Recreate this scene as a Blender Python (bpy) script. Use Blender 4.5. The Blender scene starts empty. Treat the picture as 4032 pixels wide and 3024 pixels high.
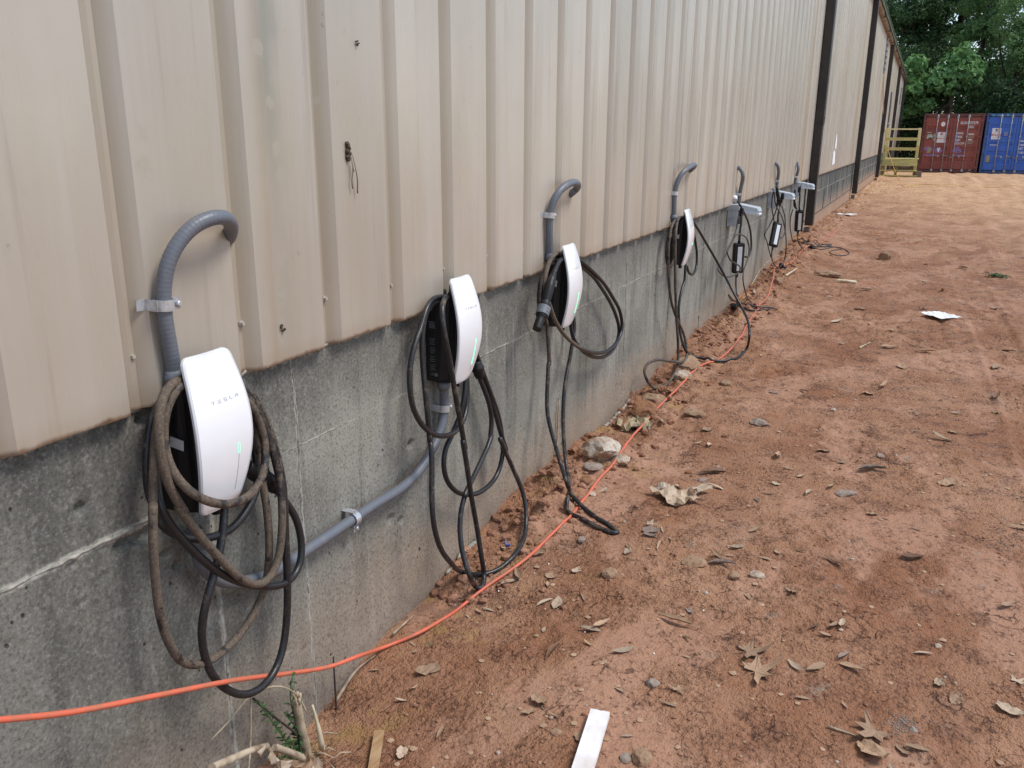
import bpy, bmesh, math, random
import numpy as np
from mathutils import Vector, Matrix

scene = bpy.context.scene
R = math.radians
PI = math.pi
rnd = random.Random(7)

# ------------------------------------------------------------------ camera
cam_d = bpy.data.cameras.new('camera')
cam = bpy.data.objects.new('camera', cam_d)
scene.collection.objects.link(cam)
cam_d.sensor_width = 36.0
cam_d.lens = 29.783
cam_d.clip_start = 0.05
cam_d.clip_end = 1500
CAM_R = Matrix(((0.905494, -0.123422, 0.406015), (0.424333, 0.252556, -0.869573), (0.004783, 0.959678, 0.28106)))
cam.matrix_world = Matrix.Translation((1.3505, 0.0, 1.42)) @ CAM_R.to_4x4()
scene.camera = cam

# ------------------------------------------------------------------ sky and sun (bright overcast, building side in open shade)
SUN_EL, SUN_AZ = R(58), R(77)          # azimuth measured from +Y towards +X
world = bpy.data.worlds.new('World')
scene.world = world
world.use_nodes = True
wn = world.node_tree
bg = wn.nodes['Background']
sky = wn.nodes.new('ShaderNodeTexSky')
sky.sky_type = 'NISHITA'
sky.sun_disc = False
sky.sun_elevation = SUN_EL
sky.sun_rotation = SUN_AZ
sky.air_density = 1.0
sky.dust_density = 0.5
sky.ozone_density = 1.0
hs = wn.nodes.new('ShaderNodeHueSaturation')
hs.inputs['Saturation'].default_value = 0.86
wn.links.new(sky.outputs[0], hs.inputs['Color'])
wn.links.new(hs.outputs[0], bg.inputs['Color'])
bg.inputs['Strength'].default_value = 0.108
sun_d = bpy.data.lights.new('sun', 'SUN')
sun_d.energy = 1.6
sun_d.angle = R(20)
sun_d.color = (1.0, 0.95, 0.88)
sun = bpy.data.objects.new('sun', sun_d)
scene.collection.objects.link(sun)
sdir = Vector((math.sin(SUN_AZ) * math.cos(SUN_EL), math.cos(SUN_AZ) * math.cos(SUN_EL), math.sin(SUN_EL)))
sun.rotation_euler = sdir.to_track_quat('Z', 'Y').to_euler()
sun.location = sdir * 60

vs = scene.view_settings
vs.view_transform = 'Standard'
vs.look = 'None'
vs.gamma = 1.0
vs.exposure = 0.84
vs.use_curve_mapping = False

# ------------------------------------------------------------------ ground shape
def _hash(ix, iy, seed):
    h = (ix.astype(np.int64) * 374761393 + iy.astype(np.int64) * 668265263 + seed * 974634533) & 0xFFFFFFFF
    h = ((h ^ (h >> 13)) * 1274126177) & 0xFFFFFFFF
    h = h ^ (h >> 16)
    return (h & 0xFFFF) / 65535.0


def vnoise(x, y, seed=0):
    """smooth value noise 0..1 on arrays"""
    x = np.asarray(x, dtype=np.float64); y = np.asarray(y, dtype=np.float64)
    ix = np.floor(x); iy = np.floor(y)
    fx = x - ix; fy = y - iy
    fx = fx * fx * (3 - 2 * fx); fy = fy * fy * (3 - 2 * fy)
    a = _hash(ix, iy, seed); b = _hash(ix + 1, iy, seed)
    c = _hash(ix, iy + 1, seed); d = _hash(ix + 1, iy + 1, seed)
    return (a * (1 - fx) + b * fx) * (1 - fy) + (c * (1 - fx) + d * fx) * fy


WB_Y = np.array([-2, 1.0, 1.35, 1.58, 1.8, 2.0, 2.2, 2.36, 2.64, 2.9, 3.37, 3.97, 4.76, 5.25, 6.08, 7.2, 8.8, 10.1, 11.0, 12.9, 14.5, 21, 30, 33.5, 38, 44.5, 60])
WB_Z = np.array([-.16, -.15, -.14, -.155, -.12, -.10, -.10, -.06, -.04, .02, .01, -.04, -.03, -.01, .05, .02, .05, .12, .19, .20, .13, .09, .07, .12, .06, -.11, -.2])
GF_Y = np.array([-10, 0, 2, 6, 12, 20, 30, 33.5, 38, 44.5, 60, 200])
GF_Z = np.array([-.04, -.03, -.02, .0, .03, .06, .08, .11, .06, -.11, -.2, -.2])


def ground_height(x, y):
    x = np.asarray(x, dtype=np.float64); y = np.asarray(y, dtype=np.float64)
    wb = np.interp(y, WB_Y, WB_Z); g = np.interp(y, GF_Y, GF_Z)
    z = g + (wb - g) * np.exp(-(np.maximum(x, 0) / .5) ** 2)
    fade = 1 / (1 + (np.maximum(np.abs(x), y) / 60.) ** 2)
    # broad unevenness, stretched along the wheel direction further out
    z = z + (vnoise(x / .55, y / .9, 3) - .5) * .045 * np.clip(x / .3, 0, 1)
    z = z + (vnoise(x / .17 + 9, y / .21, 5) - .5) * .016
    # foot-printed soft patches
    k = np.clip((vnoise(x / .4 + 3, y / .5, 8) - .45) * 4, 0, 1)
    z = z + k * (vnoise(x / .055, y / .06, 11) - .5) * .022
    z = z + k * (vnoise(x / .027, y / .027, 12) - .5) * .013
    z = z + (vnoise(x / .018 + 5, y / .02, 14) - .5) * .0045
    # loose spill of clods at the foot of the wall
    band = np.exp(-((x - .14) / .2) ** 2) * np.clip((y - 2.2) / .6, 0, 1)
    n = vnoise(x / .06 + 31, y / .06, 21)
    z = z + band * np.clip(n - .45, 0, 1) * .11
    z = z + band * (vnoise(x / .025 + 31, y / .025, 22) - .5) * .018
    # one fresh tyre track pressed into the softer clay
    tc = 1.98 + .10 * np.sin(y * .33 + .6)
    d = (x - tc) / .12
    inside = np.clip(1.25 - np.abs(d), 0, .25) * 4 * np.clip((y - 2.0) / 1.5, 0, 1) * np.clip((11 - y) / 4, 0, 1)
    z = z - inside * (.009 + .010 * (np.sin(6.2832 * (y + .35 * np.abs(x - tc)) / .095) > .1))
    z = z + np.exp(-((np.abs(d) - 1.35) / .18) ** 2) * .006 * np.clip((y - 2.0) / 1.5, 0, 1) * np.clip((11 - y) / 4, 0, 1)
    # wheel ruts, mostly running along the building
    r = np.clip((x - 1.6) / .8, 0, 1) * np.clip((y - 3.5) / 4, 0, 1)
    z = z + r * (vnoise(x / .22 + .25 * np.sin(y * .35), y / 3.2, 31) - .5) * .06
    return z

# ------------------------------------------------------------------ helpers
def link(o):
    scene.collection.objects.link(o)
    return o


class MB:
    """collects faces of one mesh, in world coordinates"""
    def __init__(self):
        self.v = []; self.f = []; self.sm = []; self.attr = []

    def add(self, verts, faces, smooth=False, a=0.0):
        n = len(self.v)
        self.v.extend([tuple(p) for p in verts])
        self.f.extend([tuple(i + n for i in q) for q in faces])
        self.sm.extend([smooth] * len(faces))
        if isinstance(a, (list, tuple)):
            self.attr.extend(a)
        else:
            self.attr.extend([a] * len(verts))
        return self

    def box(self, c, s, rot=None, bev=0.0):
        """axis box, optional chamfer on all edges"""
        hx, hy, hz = s[0] / 2, s[1] / 2, s[2] / 2
        b = min(bev, hx * .9, hy * .9, hz * .9)
        M = rot if rot is not None else Matrix.Identity(3)
        c = Vector(c)
        if b <= 0:
            vs_ = [(sx * hx, sy * hy, sz * hz) for sx in (-1, 1) for sy in (-1, 1) for sz in (-1, 1)]
            fs = [(0, 1, 3, 2), (4, 6, 7, 5), (0, 4, 5, 1), (2, 3, 7, 6), (0, 2, 6, 4), (1, 5, 7, 3)]
            return self.add([M @ Vector(p) + c for p in vs_], fs)
        bm = bmesh.new()
        bmesh.ops.create_cube(bm, size=1.0)
        for v in bm.verts:
            v.co = Vector((v.co.x * s[0], v.co.y * s[1], v.co.z * s[2]))
        bmesh.ops.bevel(bm, geom=list(bm.edges), offset=b, segments=2, profile=.5, affect='EDGES')
        bm.verts.index_update()
        self.add([M @ v.co + c for v in bm.verts], [[v.index for v in q.verts] for q in bm.faces])
        bm.free()
        return self

    def prism(self, poly, mapf, t0, t1, inset=0.0, ch=0.0, smooth=False):
        """polygon (2D) swept from t0 to t1; mapf(u, v, t) -> xyz; chamfered ends"""
        cu = sum(p[0] for p in poly) / len(poly); cv = sum(p[1] for p in poly) / len(poly)
        st = [(t0, ch), (t0 + inset, 0), (t1 - inset, 0), (t1, ch)] if inset > 0 else [(t0, 0), (t1, 0)]
        vs_ = []; n = len(poly)
        for t, cc in st:
            for (u, v) in poly:
                du, dv = u - cu, v - cv
                L = math.hypot(du, dv) or 1
                vs_.append(mapf(u - du / L * cc, v - dv / L * cc, t))
        fs = []
        for k in range(len(st) - 1):
            for i in range(n):
                j = (i + 1) % n
                fs.append((k * n + i, k * n + j, (k + 1) * n + j, (k + 1) * n + i))
        fs.append(tuple(range(n))[::-1])
        fs.append(tuple((len(st) - 1) * n + i for i in range(n)))
        return self.add(vs_, fs, smooth)

    def tube(self, pts, r, n=10, caps=True, attr=None, closed=False, rfun=None):
        P = [Vector(p[:3]) for p in pts]
        m = len(P)
        T = []
        for i in range(m):
            a = P[max(i - 1, 0)]; b = P[min(i + 1, m - 1)]
            t = b - a
            T.append(t.normalized() if t.length > 1e-9 else Vector((0, 0, 1)))
        up = Vector((0, 0, 1)) if abs(T[0].z) < .9 else Vector((1, 0, 0))
        N = (up - T[0] * up.dot(T[0])).normalized()
        vs_ = []; at = []
        for i in range(m):
            if i:
                q = T[i - 1].rotation_difference(T[i])
                N = q @ N
                N = (N - T[i] * N.dot(T[i])).normalized()
            B = T[i].cross(N)
            rr = r if rfun is None else rfun(i / max(m - 1, 1)) * r
            for k in range(n):
                a = 2 * PI * k / n
                vs_.append(P[i] + N * (math.cos(a) * rr) + B * (math.sin(a) * rr))
                at.append(attr[i] if attr else 0.0)
        fs = []
        for i in range(m - 1):
            for k in range(n):
                k2 = (k + 1) % n
                fs.append((i * n + k, i * n + k2, (i + 1) * n + k2, (i + 1) * n + k))
        self.add(vs_, fs, True, at)
        if caps:
            base = len(self.v) - m * n
            self.f.append(tuple(base + k for k in range(n))[::-1]); self.sm.append(False)
            self.f.append(tuple(base + (m - 1) * n + k for k in range(n))); self.sm.append(False)
        return self

    def cyl(self, a, b, r, n=12, r2=None):
        a = Vector(a); b = Vector(b)
        r2 = r if r2 is None else r2
        return self.tube([a, b], 1.0, n, rfun=lambda t: r + (r2 - r) * t)


def obj(name, mb, mat, parent=None, **props):
    """link the collected faces as ONE mesh object"""
    me = bpy.data.meshes.new(name)
    off = Vector((0, 0, 0))
    p = parent
    while p is not None:
        off += p.location; p = p.parent
    me.from_pydata([tuple(Vector(v) - off) for v in mb.v], [], mb.f)
    me.polygons.foreach_set('use_smooth', mb.sm)
    if any(mb.attr):
        a = me.attributes.new('dirt', 'FLOAT', 'POINT')
        a.data.foreach_set('value', mb.attr)
    me.update()
    if mat is not None:
        me.materials.append(mat)
    o = link(bpy.data.objects.new(name, me))
    if parent is not None:
        o.parent = parent
    for k, v in props.items():
        o[k] = v
    return o


def recenter(o):
    """move a top-level mesh object's origin to the base of its bounds"""
    n = len(o.data.vertices)
    co = np.empty(n * 3); o.data.vertices.foreach_get('co', co); co = co.reshape(-1, 3)
    c = np.array([(co[:, 0].min() + co[:, 0].max()) / 2, (co[:, 1].min() + co[:, 1].max()) / 2, co[:, 2].min()])
    co -= c
    o.data.vertices.foreach_set('co', co.ravel()); o.data.update()
    o.location = Vector(c) + o.location
    return o


def tag(o, label, cat, group=None, kind=None):
    if label: o['label'] = label
    if cat: o['category'] = cat
    if group: o['group'] = group
    if kind: o['kind'] = kind
    return o


def thing(name, label, cat, loc=(0, 0, 0), group=None):
    o = link(bpy.data.objects.new(name, None))
    o.empty_display_size = .05
    o.location = loc
    return tag(o, label, cat, group)


def np_mesh(name, V, F, mat, smooth=False, parent=None, nf=4):
    """fast mesh from arrays, all faces with nf corners"""
    me = bpy.data.meshes.new(name)
    V = np.asarray(V, dtype=np.float32); F = np.asarray(F, dtype=np.int32)
    me.vertices.add(len(V)); me.vertices.foreach_set('co', V.ravel())
    me.loops.add(F.size); me.loops.foreach_set('vertex_index', F.ravel())
    me.polygons.add(len(F))
    me.polygons.foreach_set('loop_start', np.arange(0, F.size, nf, dtype=np.int32))
    me.polygons.foreach_set('use_smooth', np.full(len(F), smooth))
    me.update(calc_edges=True)
    me.validate()
    if mat: me.materials.append(mat)
    o = link(bpy.data.objects.new(name, me))
    if parent: o.parent = parent
    return o


def spline(pts, step=.012):
    """centripetal Catmull-Rom through points; extra columns ride along"""
    P = np.array(pts, dtype=float)
    keep = [0] + [i for i in range(1, len(P)) if np.linalg.norm(P[i, :3] - P[i - 1, :3]) > 1e-4]
    P = P[keep]
    P = np.vstack([2 * P[0] - P[1], P, 2 * P[-1] - P[-2]])
    out = []
    for i in range(1, len(P) - 2):
        p0, p1, p2, p3 = P[i - 1], P[i], P[i + 1], P[i + 2]
        d = lambda a, b: max(np.linalg.norm(a[:3] - b[:3]), 1e-5) ** .5
        t0 = 0; t1 = d(p0, p1); t2 = t1 + d(p1, p2); t3 = t2 + d(p2, p3)
        n = max(2, int(np.linalg.norm(p2[:3] - p1[:3]) / step))
        for t in np.linspace(t1, t2, n, endpoint=False):
            A1 = (t1 - t) / (t1 - t0) * p0 + (t - t0) / (t1 - t0) * p1
            A2 = (t2 - t) / (t2 - t1) * p1 + (t - t1) / (t2 - t1) * p2
            A3 = (t3 - t) / (t3 - t2) * p2 + (t - t2) / (t3 - t2) * p3
            B1 = (t2 - t) / (t2 - t0) * A1 + (t - t0) / (t2 - t0) * A2
            B2 = (t3 - t) / (t3 - t1) * A2 + (t - t1) / (t3 - t1) * A3
            out.append((t2 - t) / (t2 - t1) * B1 + (t - t1) / (t2 - t1) * B2)
    out.append(P[-2])
    return np.array(out)


def relax(P, n=2):
    for _ in range(n):
        Q = P.copy()
        Q[1:-1, :3] = P[1:-1, :3] * .5 + (P[:-2, :3] + P[2:, :3]) * .25
        P = Q
    return P


def text_mesh(name, body, size, mat, M, parent=None, depth=.002, align='CENTER', sx=1.0):
    cu = bpy.data.curves.new(name, 'FONT')
    cu.body = body; cu.size = size; cu.extrude = depth; cu.align_x = align; cu.align_y = 'CENTER'
    cu.resolution_u = 2; cu.offset = size * .022
    t = link(bpy.data.objects.new(name, cu))
    dg = bpy.context.evaluated_depsgraph_get()
    me = bpy.data.meshes.new_from_object(t.evaluated_get(dg))
    bpy.data.objects.remove(t); bpy.data.curves.remove(cu)
    me.transform(M @ Matrix.Diagonal((sx, 1, 1, 1)))
    off = Vector((0, 0, 0)); p = parent
    while p is not None:
        off += p.location; p = p.parent
    me.transform(Matrix.Translation(-off))
    me.materials.clear(); me.materials.append(mat)
    o = link(bpy.data.objects.new(name, me))
    if parent: o.parent = parent
    return o


# ------------------------------------------------------------------ materials
class NT:
    def __init__(self, name, rough=.6, spec=.5, metal=0.0):
        self.m = bpy.data.materials.new(name); self.m.use_nodes = True
        self.t = self.m.node_tree; self.n = self.t.nodes; self.l = self.t.links
        self.b = self.n['Principled BSDF']
        self.b.inputs['Roughness'].default_value = rough
        self.b.inputs['Specular IOR Level'].default_value = spec
        self.b.inputs['Metallic'].default_value = metal
        self._pos = None

    def node(self, typ, **kw):
        nd = self.n.new(typ)
        for k, v in kw.items(): setattr(nd, k, v)
        return nd

    def inp(self, sock, val):
        if hasattr(val, 'bl_idname') or hasattr(val, 'is_linked'):
            self.l.new(val, sock)
        else:
            sock.default_value = val

    def pos(self):
        if self._pos is None:
            g = self.node('ShaderNodeNewGeometry'); self._pos = g.outputs['Position']
        return self._pos

    def objpos(self):
        return self.node('ShaderNodeTexCoord').outputs['Object']

    def scaled(self, vec, s, off=(0, 0, 0)):
        m = self.node('ShaderNodeMapping')
        m.inputs['Scale'].default_value = s; m.inputs['Location'].default_value = off
        self.l.new(vec, m.inputs['Vector']); return m.outputs[0]

    def noise(self, vec, scale, detail=4, rough=.55, dist=0.0):
        n = self.node('ShaderNodeTexNoise')
        n.inputs['Scale'].default_value = scale; n.inputs['Detail'].default_value = detail
        n.inputs['Roughness'].default_value = rough; n.inputs['Distortion'].default_value = dist
        self.l.new(vec, n.inputs['Vector']); return n.outputs['Fac']

    def voronoi(self, vec, scale, feature='F1', out='Distance', rand=1.0):
        n = self.node('ShaderNodeTexVoronoi', feature=feature)
        n.inputs['Scale'].default_value = scale; n.inputs['Randomness'].default_value = rand
        self.l.new(vec, n.inputs['Vector']); return n.outputs[out]

    def ramp(self, fac, a, b, lo=0.0, hi=1.0):
        n = self.node('ShaderNodeMapRange'); n.interpolation_type = 'SMOOTHSTEP'
        n.inputs['From Min'].default_value = a; n.inputs['From Max'].default_value = b
        n.inputs['To Min'].default_value = lo; n.inputs['To Max'].default_value = hi
        self.l.new(fac, n.inputs['Value']); return n.outputs[0]

    def math(self, op, a, b=0.0, c=None):
        n = self.node('ShaderNodeMath', operation=op)
        self.inp(n.inputs[0], a); self.inp(n.inputs[1], b)
        if c is not None: self.inp(n.inputs[2], c)
        return n.outputs[0]

    def mix(self, fac, a, b, mode='MIX'):
        n = self.node('ShaderNodeMix', data_type='RGBA', blend_type=mode)
        self.inp(n.inputs[0], fac)
        for s, v in ((n.inputs[6], a), (n.inputs[7], b)):
            if isinstance(v, tuple): s.default_value = (*v, 1.0) if len(v) == 3 else v
            else: self.l.new(v, s)
        return n.outputs[2]

    def sep(self, vec):
        n = self.node('ShaderNodeSeparateXYZ'); self.l.new(vec, n.inputs[0]); return n.outputs

    def color(self, c):
        s = self.b.inputs['Base Color']
        if isinstance(c, tuple): s.default_value = (*c, 1.0)
        else: self.l.new(c, s)
        return self

    def bump(self, h, strength=.3, dist=.01):
        n = self.node('ShaderNodeBump')
        n.inputs['Strength'].default_value = strength; n.inputs['Distance'].default_value = dist
        self.l.new(h, n.inputs['Height']); self.l.new(n.outputs[0], self.b.inputs['Normal']); return self

    def rough(self, v):
        self.inp(self.b.inputs['Roughness'], v); return self

    def rand(self):
        return self.node('ShaderNodeObjectInfo').outputs['Random']

    def attr(self, name):
        n = self.node('ShaderNodeAttribute'); n.attribute_name = name; return n.outputs['Fac']


def simple(name, col, rough=.6, spec=.5, metal=0.0, var=.12, scale=30., bump=0.0, second=None):
    m = NT(name, rough, spec, metal)
    n = m.noise(m.objpos(), scale, 5)
    c2 = second or tuple(c * (1 - 2.2 * var) for c in col)
    m.color(m.mix(m.ramp(n, .3, .75), tuple(min(1, c * (1 + var)) for c in col), c2))
    if bump: m.bump(n, bump, .004)
    return m.m
MAT = {}

# painted steel wall sheets
m = NT('painted_sheet_metal', .42, .6)
p = m.pos(); x, y, z = m.sep(p)
streak = m.noise(m.scaled(p, (6, 14, .5)), 1.0, 5, .6)
cloud = m.noise(m.scaled(p, (1, 1.3, .8)), 1.4, 4, .55)
fine = m.noise(p, 55, 3, .6)
base = m.mix(m.ramp(cloud, .3, .7), (.487, .440, .368), (.420, .376, .308))
base = m.mix(m.ramp(streak, .42, .72, 0, .45), base, (.51, .47, .42))
base = m.mix(m.ramp(m.noise(m.scaled(p, (6, 22, .8), (3, 7, 1)), 1.0, 5, .65), .55, .75, 0, .5), base, (.30, .24, .185))
base = m.mix(m.math('MULTIPLY', m.ramp(z, 1.6, .95, 0, .30), m.ramp(cloud, .25, .6, .4, 1)), base, (.37, .275, .20))     # splash dirt low down
# shade of the recessed troughs painted in as darker tan, with some dirt
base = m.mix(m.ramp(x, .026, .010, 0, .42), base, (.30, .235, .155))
# scuffs and specks
spk = m.ramp(m.noise(m.scaled(p, (40, 40, 16)), 1.6, 3, .7), .66, .74)
spk = m.math('MULTIPLY', spk, m.ramp(m.noise(p, 2.6, 2), .5, .66))
base = m.mix(m.math('MULTIPLY', spk, .7), base, (.20, .165, .13))


def gauss(sock, c, w, k=1.0):
    d = m.math('DIVIDE', m.math('SUBTRACT', sock, c), w)
    e = m.math('POWER', 2.718, m.math('MULTIPLY', m.math('MULTIPLY', d, d), -1.0))
    return m.math('MULTIPLY', e, k)


# mud-dauber residue column and water run on the third sheet rib
run = m.math('MULTIPLY', gauss(m.math('ADD', y, m.math('MULTIPLY', m.noise(p, 5, 3), .06)), 1.585, .042), m.math('MULTIPLY', m.ramp(z, 1.15, 1.6, .25, 1), m.ramp(cloud, .2, .5, .5, 1)))
base = m.mix(m.math('MULTIPLY', run, .85), base, (.26, .245, .20))
base = m.mix(gauss(y, 1.525, .02, .35), base, (.37, .28, .19))
frag = m.noise(p, 34, 6, .8)
for yc, zc, rad in ((1.596, 1.259, .022), (1.568, 1.146, .022), (1.558, 1.055, .020), (1.548, .991, .016), (1.563, 1.491, .015), (1.585, 1.333, .018), (1.575, 1.388, .019), (1.536, 1.60, .02), (1.545, .955, .02), (1.193, 1.36, .022), (1.20, 1.42, .016), (.945, 1.33, .007), (.957, 1.225, .008), (.90, 1.24, .008), (1.87, 1.265, .014), (1.75, 1.50, .010), (1.90, 1.45, .010)):
    r2 = m.math('MULTIPLY', gauss(y, yc, rad), gauss(z, zc, rad * 1.25))
    base = m.mix(m.ramp(m.math('ADD', r2, m.math('MULTIPLY', m.math('SUBTRACT', frag, .5), 2.6)), .38, .75, 0, .7), base, (.405, .36, .29))
    base = m.mix(m.math('MULTIPLY', m.ramp(r2, .25, .6), m.ramp(frag, .60, .70, 0, .8)), base, (.13, .10, .07))
# ochre water runs under the eave joints
for yc, w, k in ((11.15, .16, .6), (7.4, .05, .25), (19.3, .3, .65), (28.6, .5, .7), (37.5, .5, .5), (5.95, .05, .2), (15.9, .25, .3)):
    base = m.mix(m.math('MULTIPLY', gauss(y, yc, w, k), m.ramp(streak, .3, .6, .5, 1)), base, (.36, .235, .11))
# rust along the cut bottom edge
rn = m.math('MULTIPLY_ADD', m.noise(m.scaled(p, (20, 26, 12)), 1.0, 4, .6), .018, -.006)
rust = m.ramp(m.math('SUBTRACT', m.math('SUBTRACT', z, .899), rn), .007, -.004)
base = m.mix(rust, base, m.mix(m.ramp(fine, .4, .6), (.12, .055, .026), (.05, .028, .018)))
halo = m.ramp(m.math('SUBTRACT', m.math('SUBTRACT', z, .899), rn), .05, .0, 0, .28)
base = m.mix(halo, base, (.31, .21, .13))
# rust under the eave
base = m.mix(m.math('MULTIPLY', m.ramp(z, 3.9, 4.3, 0, .7), m.ramp(streak, .35, .65, .3, 1)), base, (.30, .17, .09))
tone = m.ramp(m.rand(), 0, 1, .94, 1.05)
hv = m.node('ShaderNodeHueSaturation'); m.l.new(tone, hv.inputs['Value']); m.l.new(base, hv.inputs['Color'])
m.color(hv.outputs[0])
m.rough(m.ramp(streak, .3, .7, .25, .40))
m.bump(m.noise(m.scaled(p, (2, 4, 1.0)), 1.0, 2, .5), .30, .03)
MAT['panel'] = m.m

# cast concrete foundation
m = NT('cast_concrete', .85, .3)
p = m.pos(); x, y, z = m.sep(p)
big = m.noise(m.scaled(p, (1, 1.1, 1.2)), 1.8, 5, .6)
vst = m.noise(m.scaled(p, (5, 11, .9)), 1.0, 5, .62)
grit = m.noise(p, 130, 3, .7)
grit2 = m.noise(p, 48, 4, .65)
base = m.mix(m.ramp(big, .3, .7), (.168, .162, .137), (.318, .303, .258))
base = m.mix(m.ramp(vst, .48, .7, 0, .7), base, (.095, .092, .078))
base = m.mix(m.ramp(m.noise(m.scaled(p, (5, 17, 1.1), (2, 5, 3)), 1.0, 4, .6), .55, .72, 0, .55), base, (.37, .36, .335))
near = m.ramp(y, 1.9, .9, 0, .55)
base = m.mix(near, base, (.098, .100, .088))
stain = m.math('MULTIPLY', m.ramp(m.math('ADD', z, m.math('MULTIPLY', m.noise(m.scaled(p, (4, 7, 1)), 1.0, 4, .6), .5)), .92, 1.12, 0, .6), m.ramp(big, .3, .6, .3, 1))
base = m.mix(stain, base, (.085, .084, .074))
# soil splash at the foot
sp = m.math('ADD', z, m.math('MULTIPLY', m.noise(m.scaled(p, (6, 6, 2.4)), 1.0, 4, .6), -.34))
base = m.mix(m.math('MULTIPLY', m.ramp(sp, .15, -.13, 0, .72), m.ramp(y, 1.2, 2.6, .5, 1)), base, (.36, .255, .175))
base = m.mix(m.math('MULTIPLY', m.ramp(sp, .46, .05, 0, .8), m.ramp(y, 7, 15, .0, 1)), base, (.46, .27, .165))
# dark algae bleed beyond the first downspout
alg = m.math('MULTIPLY', m.ramp(y, 12.0, 15.0, 0, .9), m.math('MULTIPLY', m.ramp(m.noise(m.scaled(p, (4, 2.6, .6)), 1.0, 4, .6), .28, .52), m.ramp(z, .22, .62)))
base = m.mix(alg, base, (.055, .064, .062))
base = m.mix(m.ramp(grit2, .52, .72, 0, .45), base, (.32, .30, .27))
base = m.mix(m.ramp(grit, .5, .66, 0, .55), base, (.055, .053, .048))
base = m.mix(m.ramp(grit, .46, .32, 0, .4), base, (.36, .345, .315))
lipn = m.math('MULTIPLY', m.math('SUBTRACT', m.noise(p, 40, 4, .7), .5), .05)
base = m.mix(m.ramp(m.math('ADD', z, lipn), .882, .896, 0, .75), base, (.44, .42, .365))
# pale efflorescence bled along the near form joints
def joint(sock, c, w, k, other):
    d = m.math('ABSOLUTE', m.math('SUBTRACT', m.math('SUBTRACT', sock, c), m.math('MULTIPLY', m.math('SUBTRACT', m.noise(p, 26, 4, .7), .5), .022)))
    return m.math('MULTIPLY', m.math('MULTIPLY', m.ramp(d, w, w * .25, 0, k), m.ramp(m.noise(p, 55, 4, .75), .30, .52)), other)


base = m.mix(joint(z, .657, .012, .85, m.ramp(y, 1.25, 1.1, .12, 1)), base, (.50, .475, .415))
base = m.mix(joint(y, 1.297, .011, .8, m.ramp(z, .75, .55)), base, (.46, .44, .40))
base = m.mix(joint(y, 1.607, .005, .7, m.ramp(z, 1, .9)), base, (.42, .40, .36))
base = m.mix(joint(y, 2.517, .004, .6, m.ramp(z, 1, .9)), base, (.12, .095, .075))
# bug holes
vd = m.voronoi(m.scaled(p, (1, 1, .75)), 24.0)
sel = m.ramp(m.noise(p, 5.5, 2), .5, .58)
hole = m.math('MULTIPLY', m.ramp(m.math('ADD', vd, m.math('MULTIPLY', m.math('SUBTRACT', grit2, .5), .12)), .10, .05), sel)
vd2 = m.voronoi(m.scaled(p, (1, 1, .7), (4, 2, 9)), 7.0)
hole2 = m.math('MULTIPLY', m.ramp(m.math('ADD', vd2, m.math('MULTIPLY', m.math('SUBTRACT', m.noise(p, 38, 3), .5), .07)), .048, .03), m.ramp(m.noise(p, 2.3, 2), .52, .58))
hole = m.math('MAXIMUM', hole, hole2)
base = m.mix(m.math('MULTIPLY', hole, .85), base, (.025, .023, .02))
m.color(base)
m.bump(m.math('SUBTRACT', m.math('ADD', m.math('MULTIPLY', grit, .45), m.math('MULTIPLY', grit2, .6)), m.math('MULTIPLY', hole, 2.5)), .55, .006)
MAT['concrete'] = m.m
MAT['crust'] = simple('mortar_crust', (.34, .325, .28), .95, .2, var=.3, scale=45, bump=.8, second=(.14, .135, .115))

# red clay yard
m = NT('red_clay', .88, .25)
p = m.pos(); x, y, z = m.sep(p)
n1 = m.noise(m.scaled(p, (1.1, .8, 1)), 1.5, 6, .62)
n2 = m.noise(p, 9, 5, .65)
n3 = m.noise(p, 60, 4, .7)
n4 = m.noise(p, 230, 2, .6)
crumb = m.voronoi(m.scaled(p, (1, 1, .6)), 62.0)
crumb2 = m.voronoi(m.scaled(p, (1, 1, .6), (3, 1, 0)), 150.0)
base = m.mix(m.ramp(n1, .32, .68), (.305, .138, .072), (.455, .252, .150))
slick = m.ramp(m.noise(m.scaled(p, (1.3, .8, 1), (1, 6, 0)), 1.7, 4, .6), .49, .60)
base = m.mix(m.math('MULTIPLY', slick, .75), base, (.41, .230, .150))
base = m.mix(m.math('MULTIPLY', m.ramp(n2, .48, .70, 0, .58), m.ramp(slick, 0, 1, 1, .25)), base, (.165, .074, .040))
base = m.mix(m.ramp(m.noise(m.scaled(p, (1, 1, 1), (7, 3, 0)), 3.1, 5, .7), .56, .72, 0, .55), base, (.40, .255, .18))
base = m.mix(m.ramp(m.noise(m.scaled(p, (1, 1, 1), (2, 13, 0)), 2.2, 4, .6), .58, .72, 0, .6), base, (.33, .14, .06))
base = m.mix(m.ramp(m.noise(m.scaled(p, (1, 1, 1), (12, 1, 0)), 5.3, 5, .7), .62, .72, 0, .6), base, (.33, .27, .21))
base = m.mix(m.math('MULTIPLY', m.ramp(n3, .52, .66), m.ramp(n2, .35, .6, .25, .85)), base, (.085, .036, .023))
base = m.mix(m.ramp(n3, .44, .28, 0, .4), base, (.42, .25, .165))
base = m.mix(m.ramp(n4, .6, .75, 0, .4), base, (.42, .30, .22))
base = m.mix(m.math('MULTIPLY', m.ramp(crumb, .50, .78, 0, .3), m.ramp(n2, .40, .58)), base, (.10, .042, .026))
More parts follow.
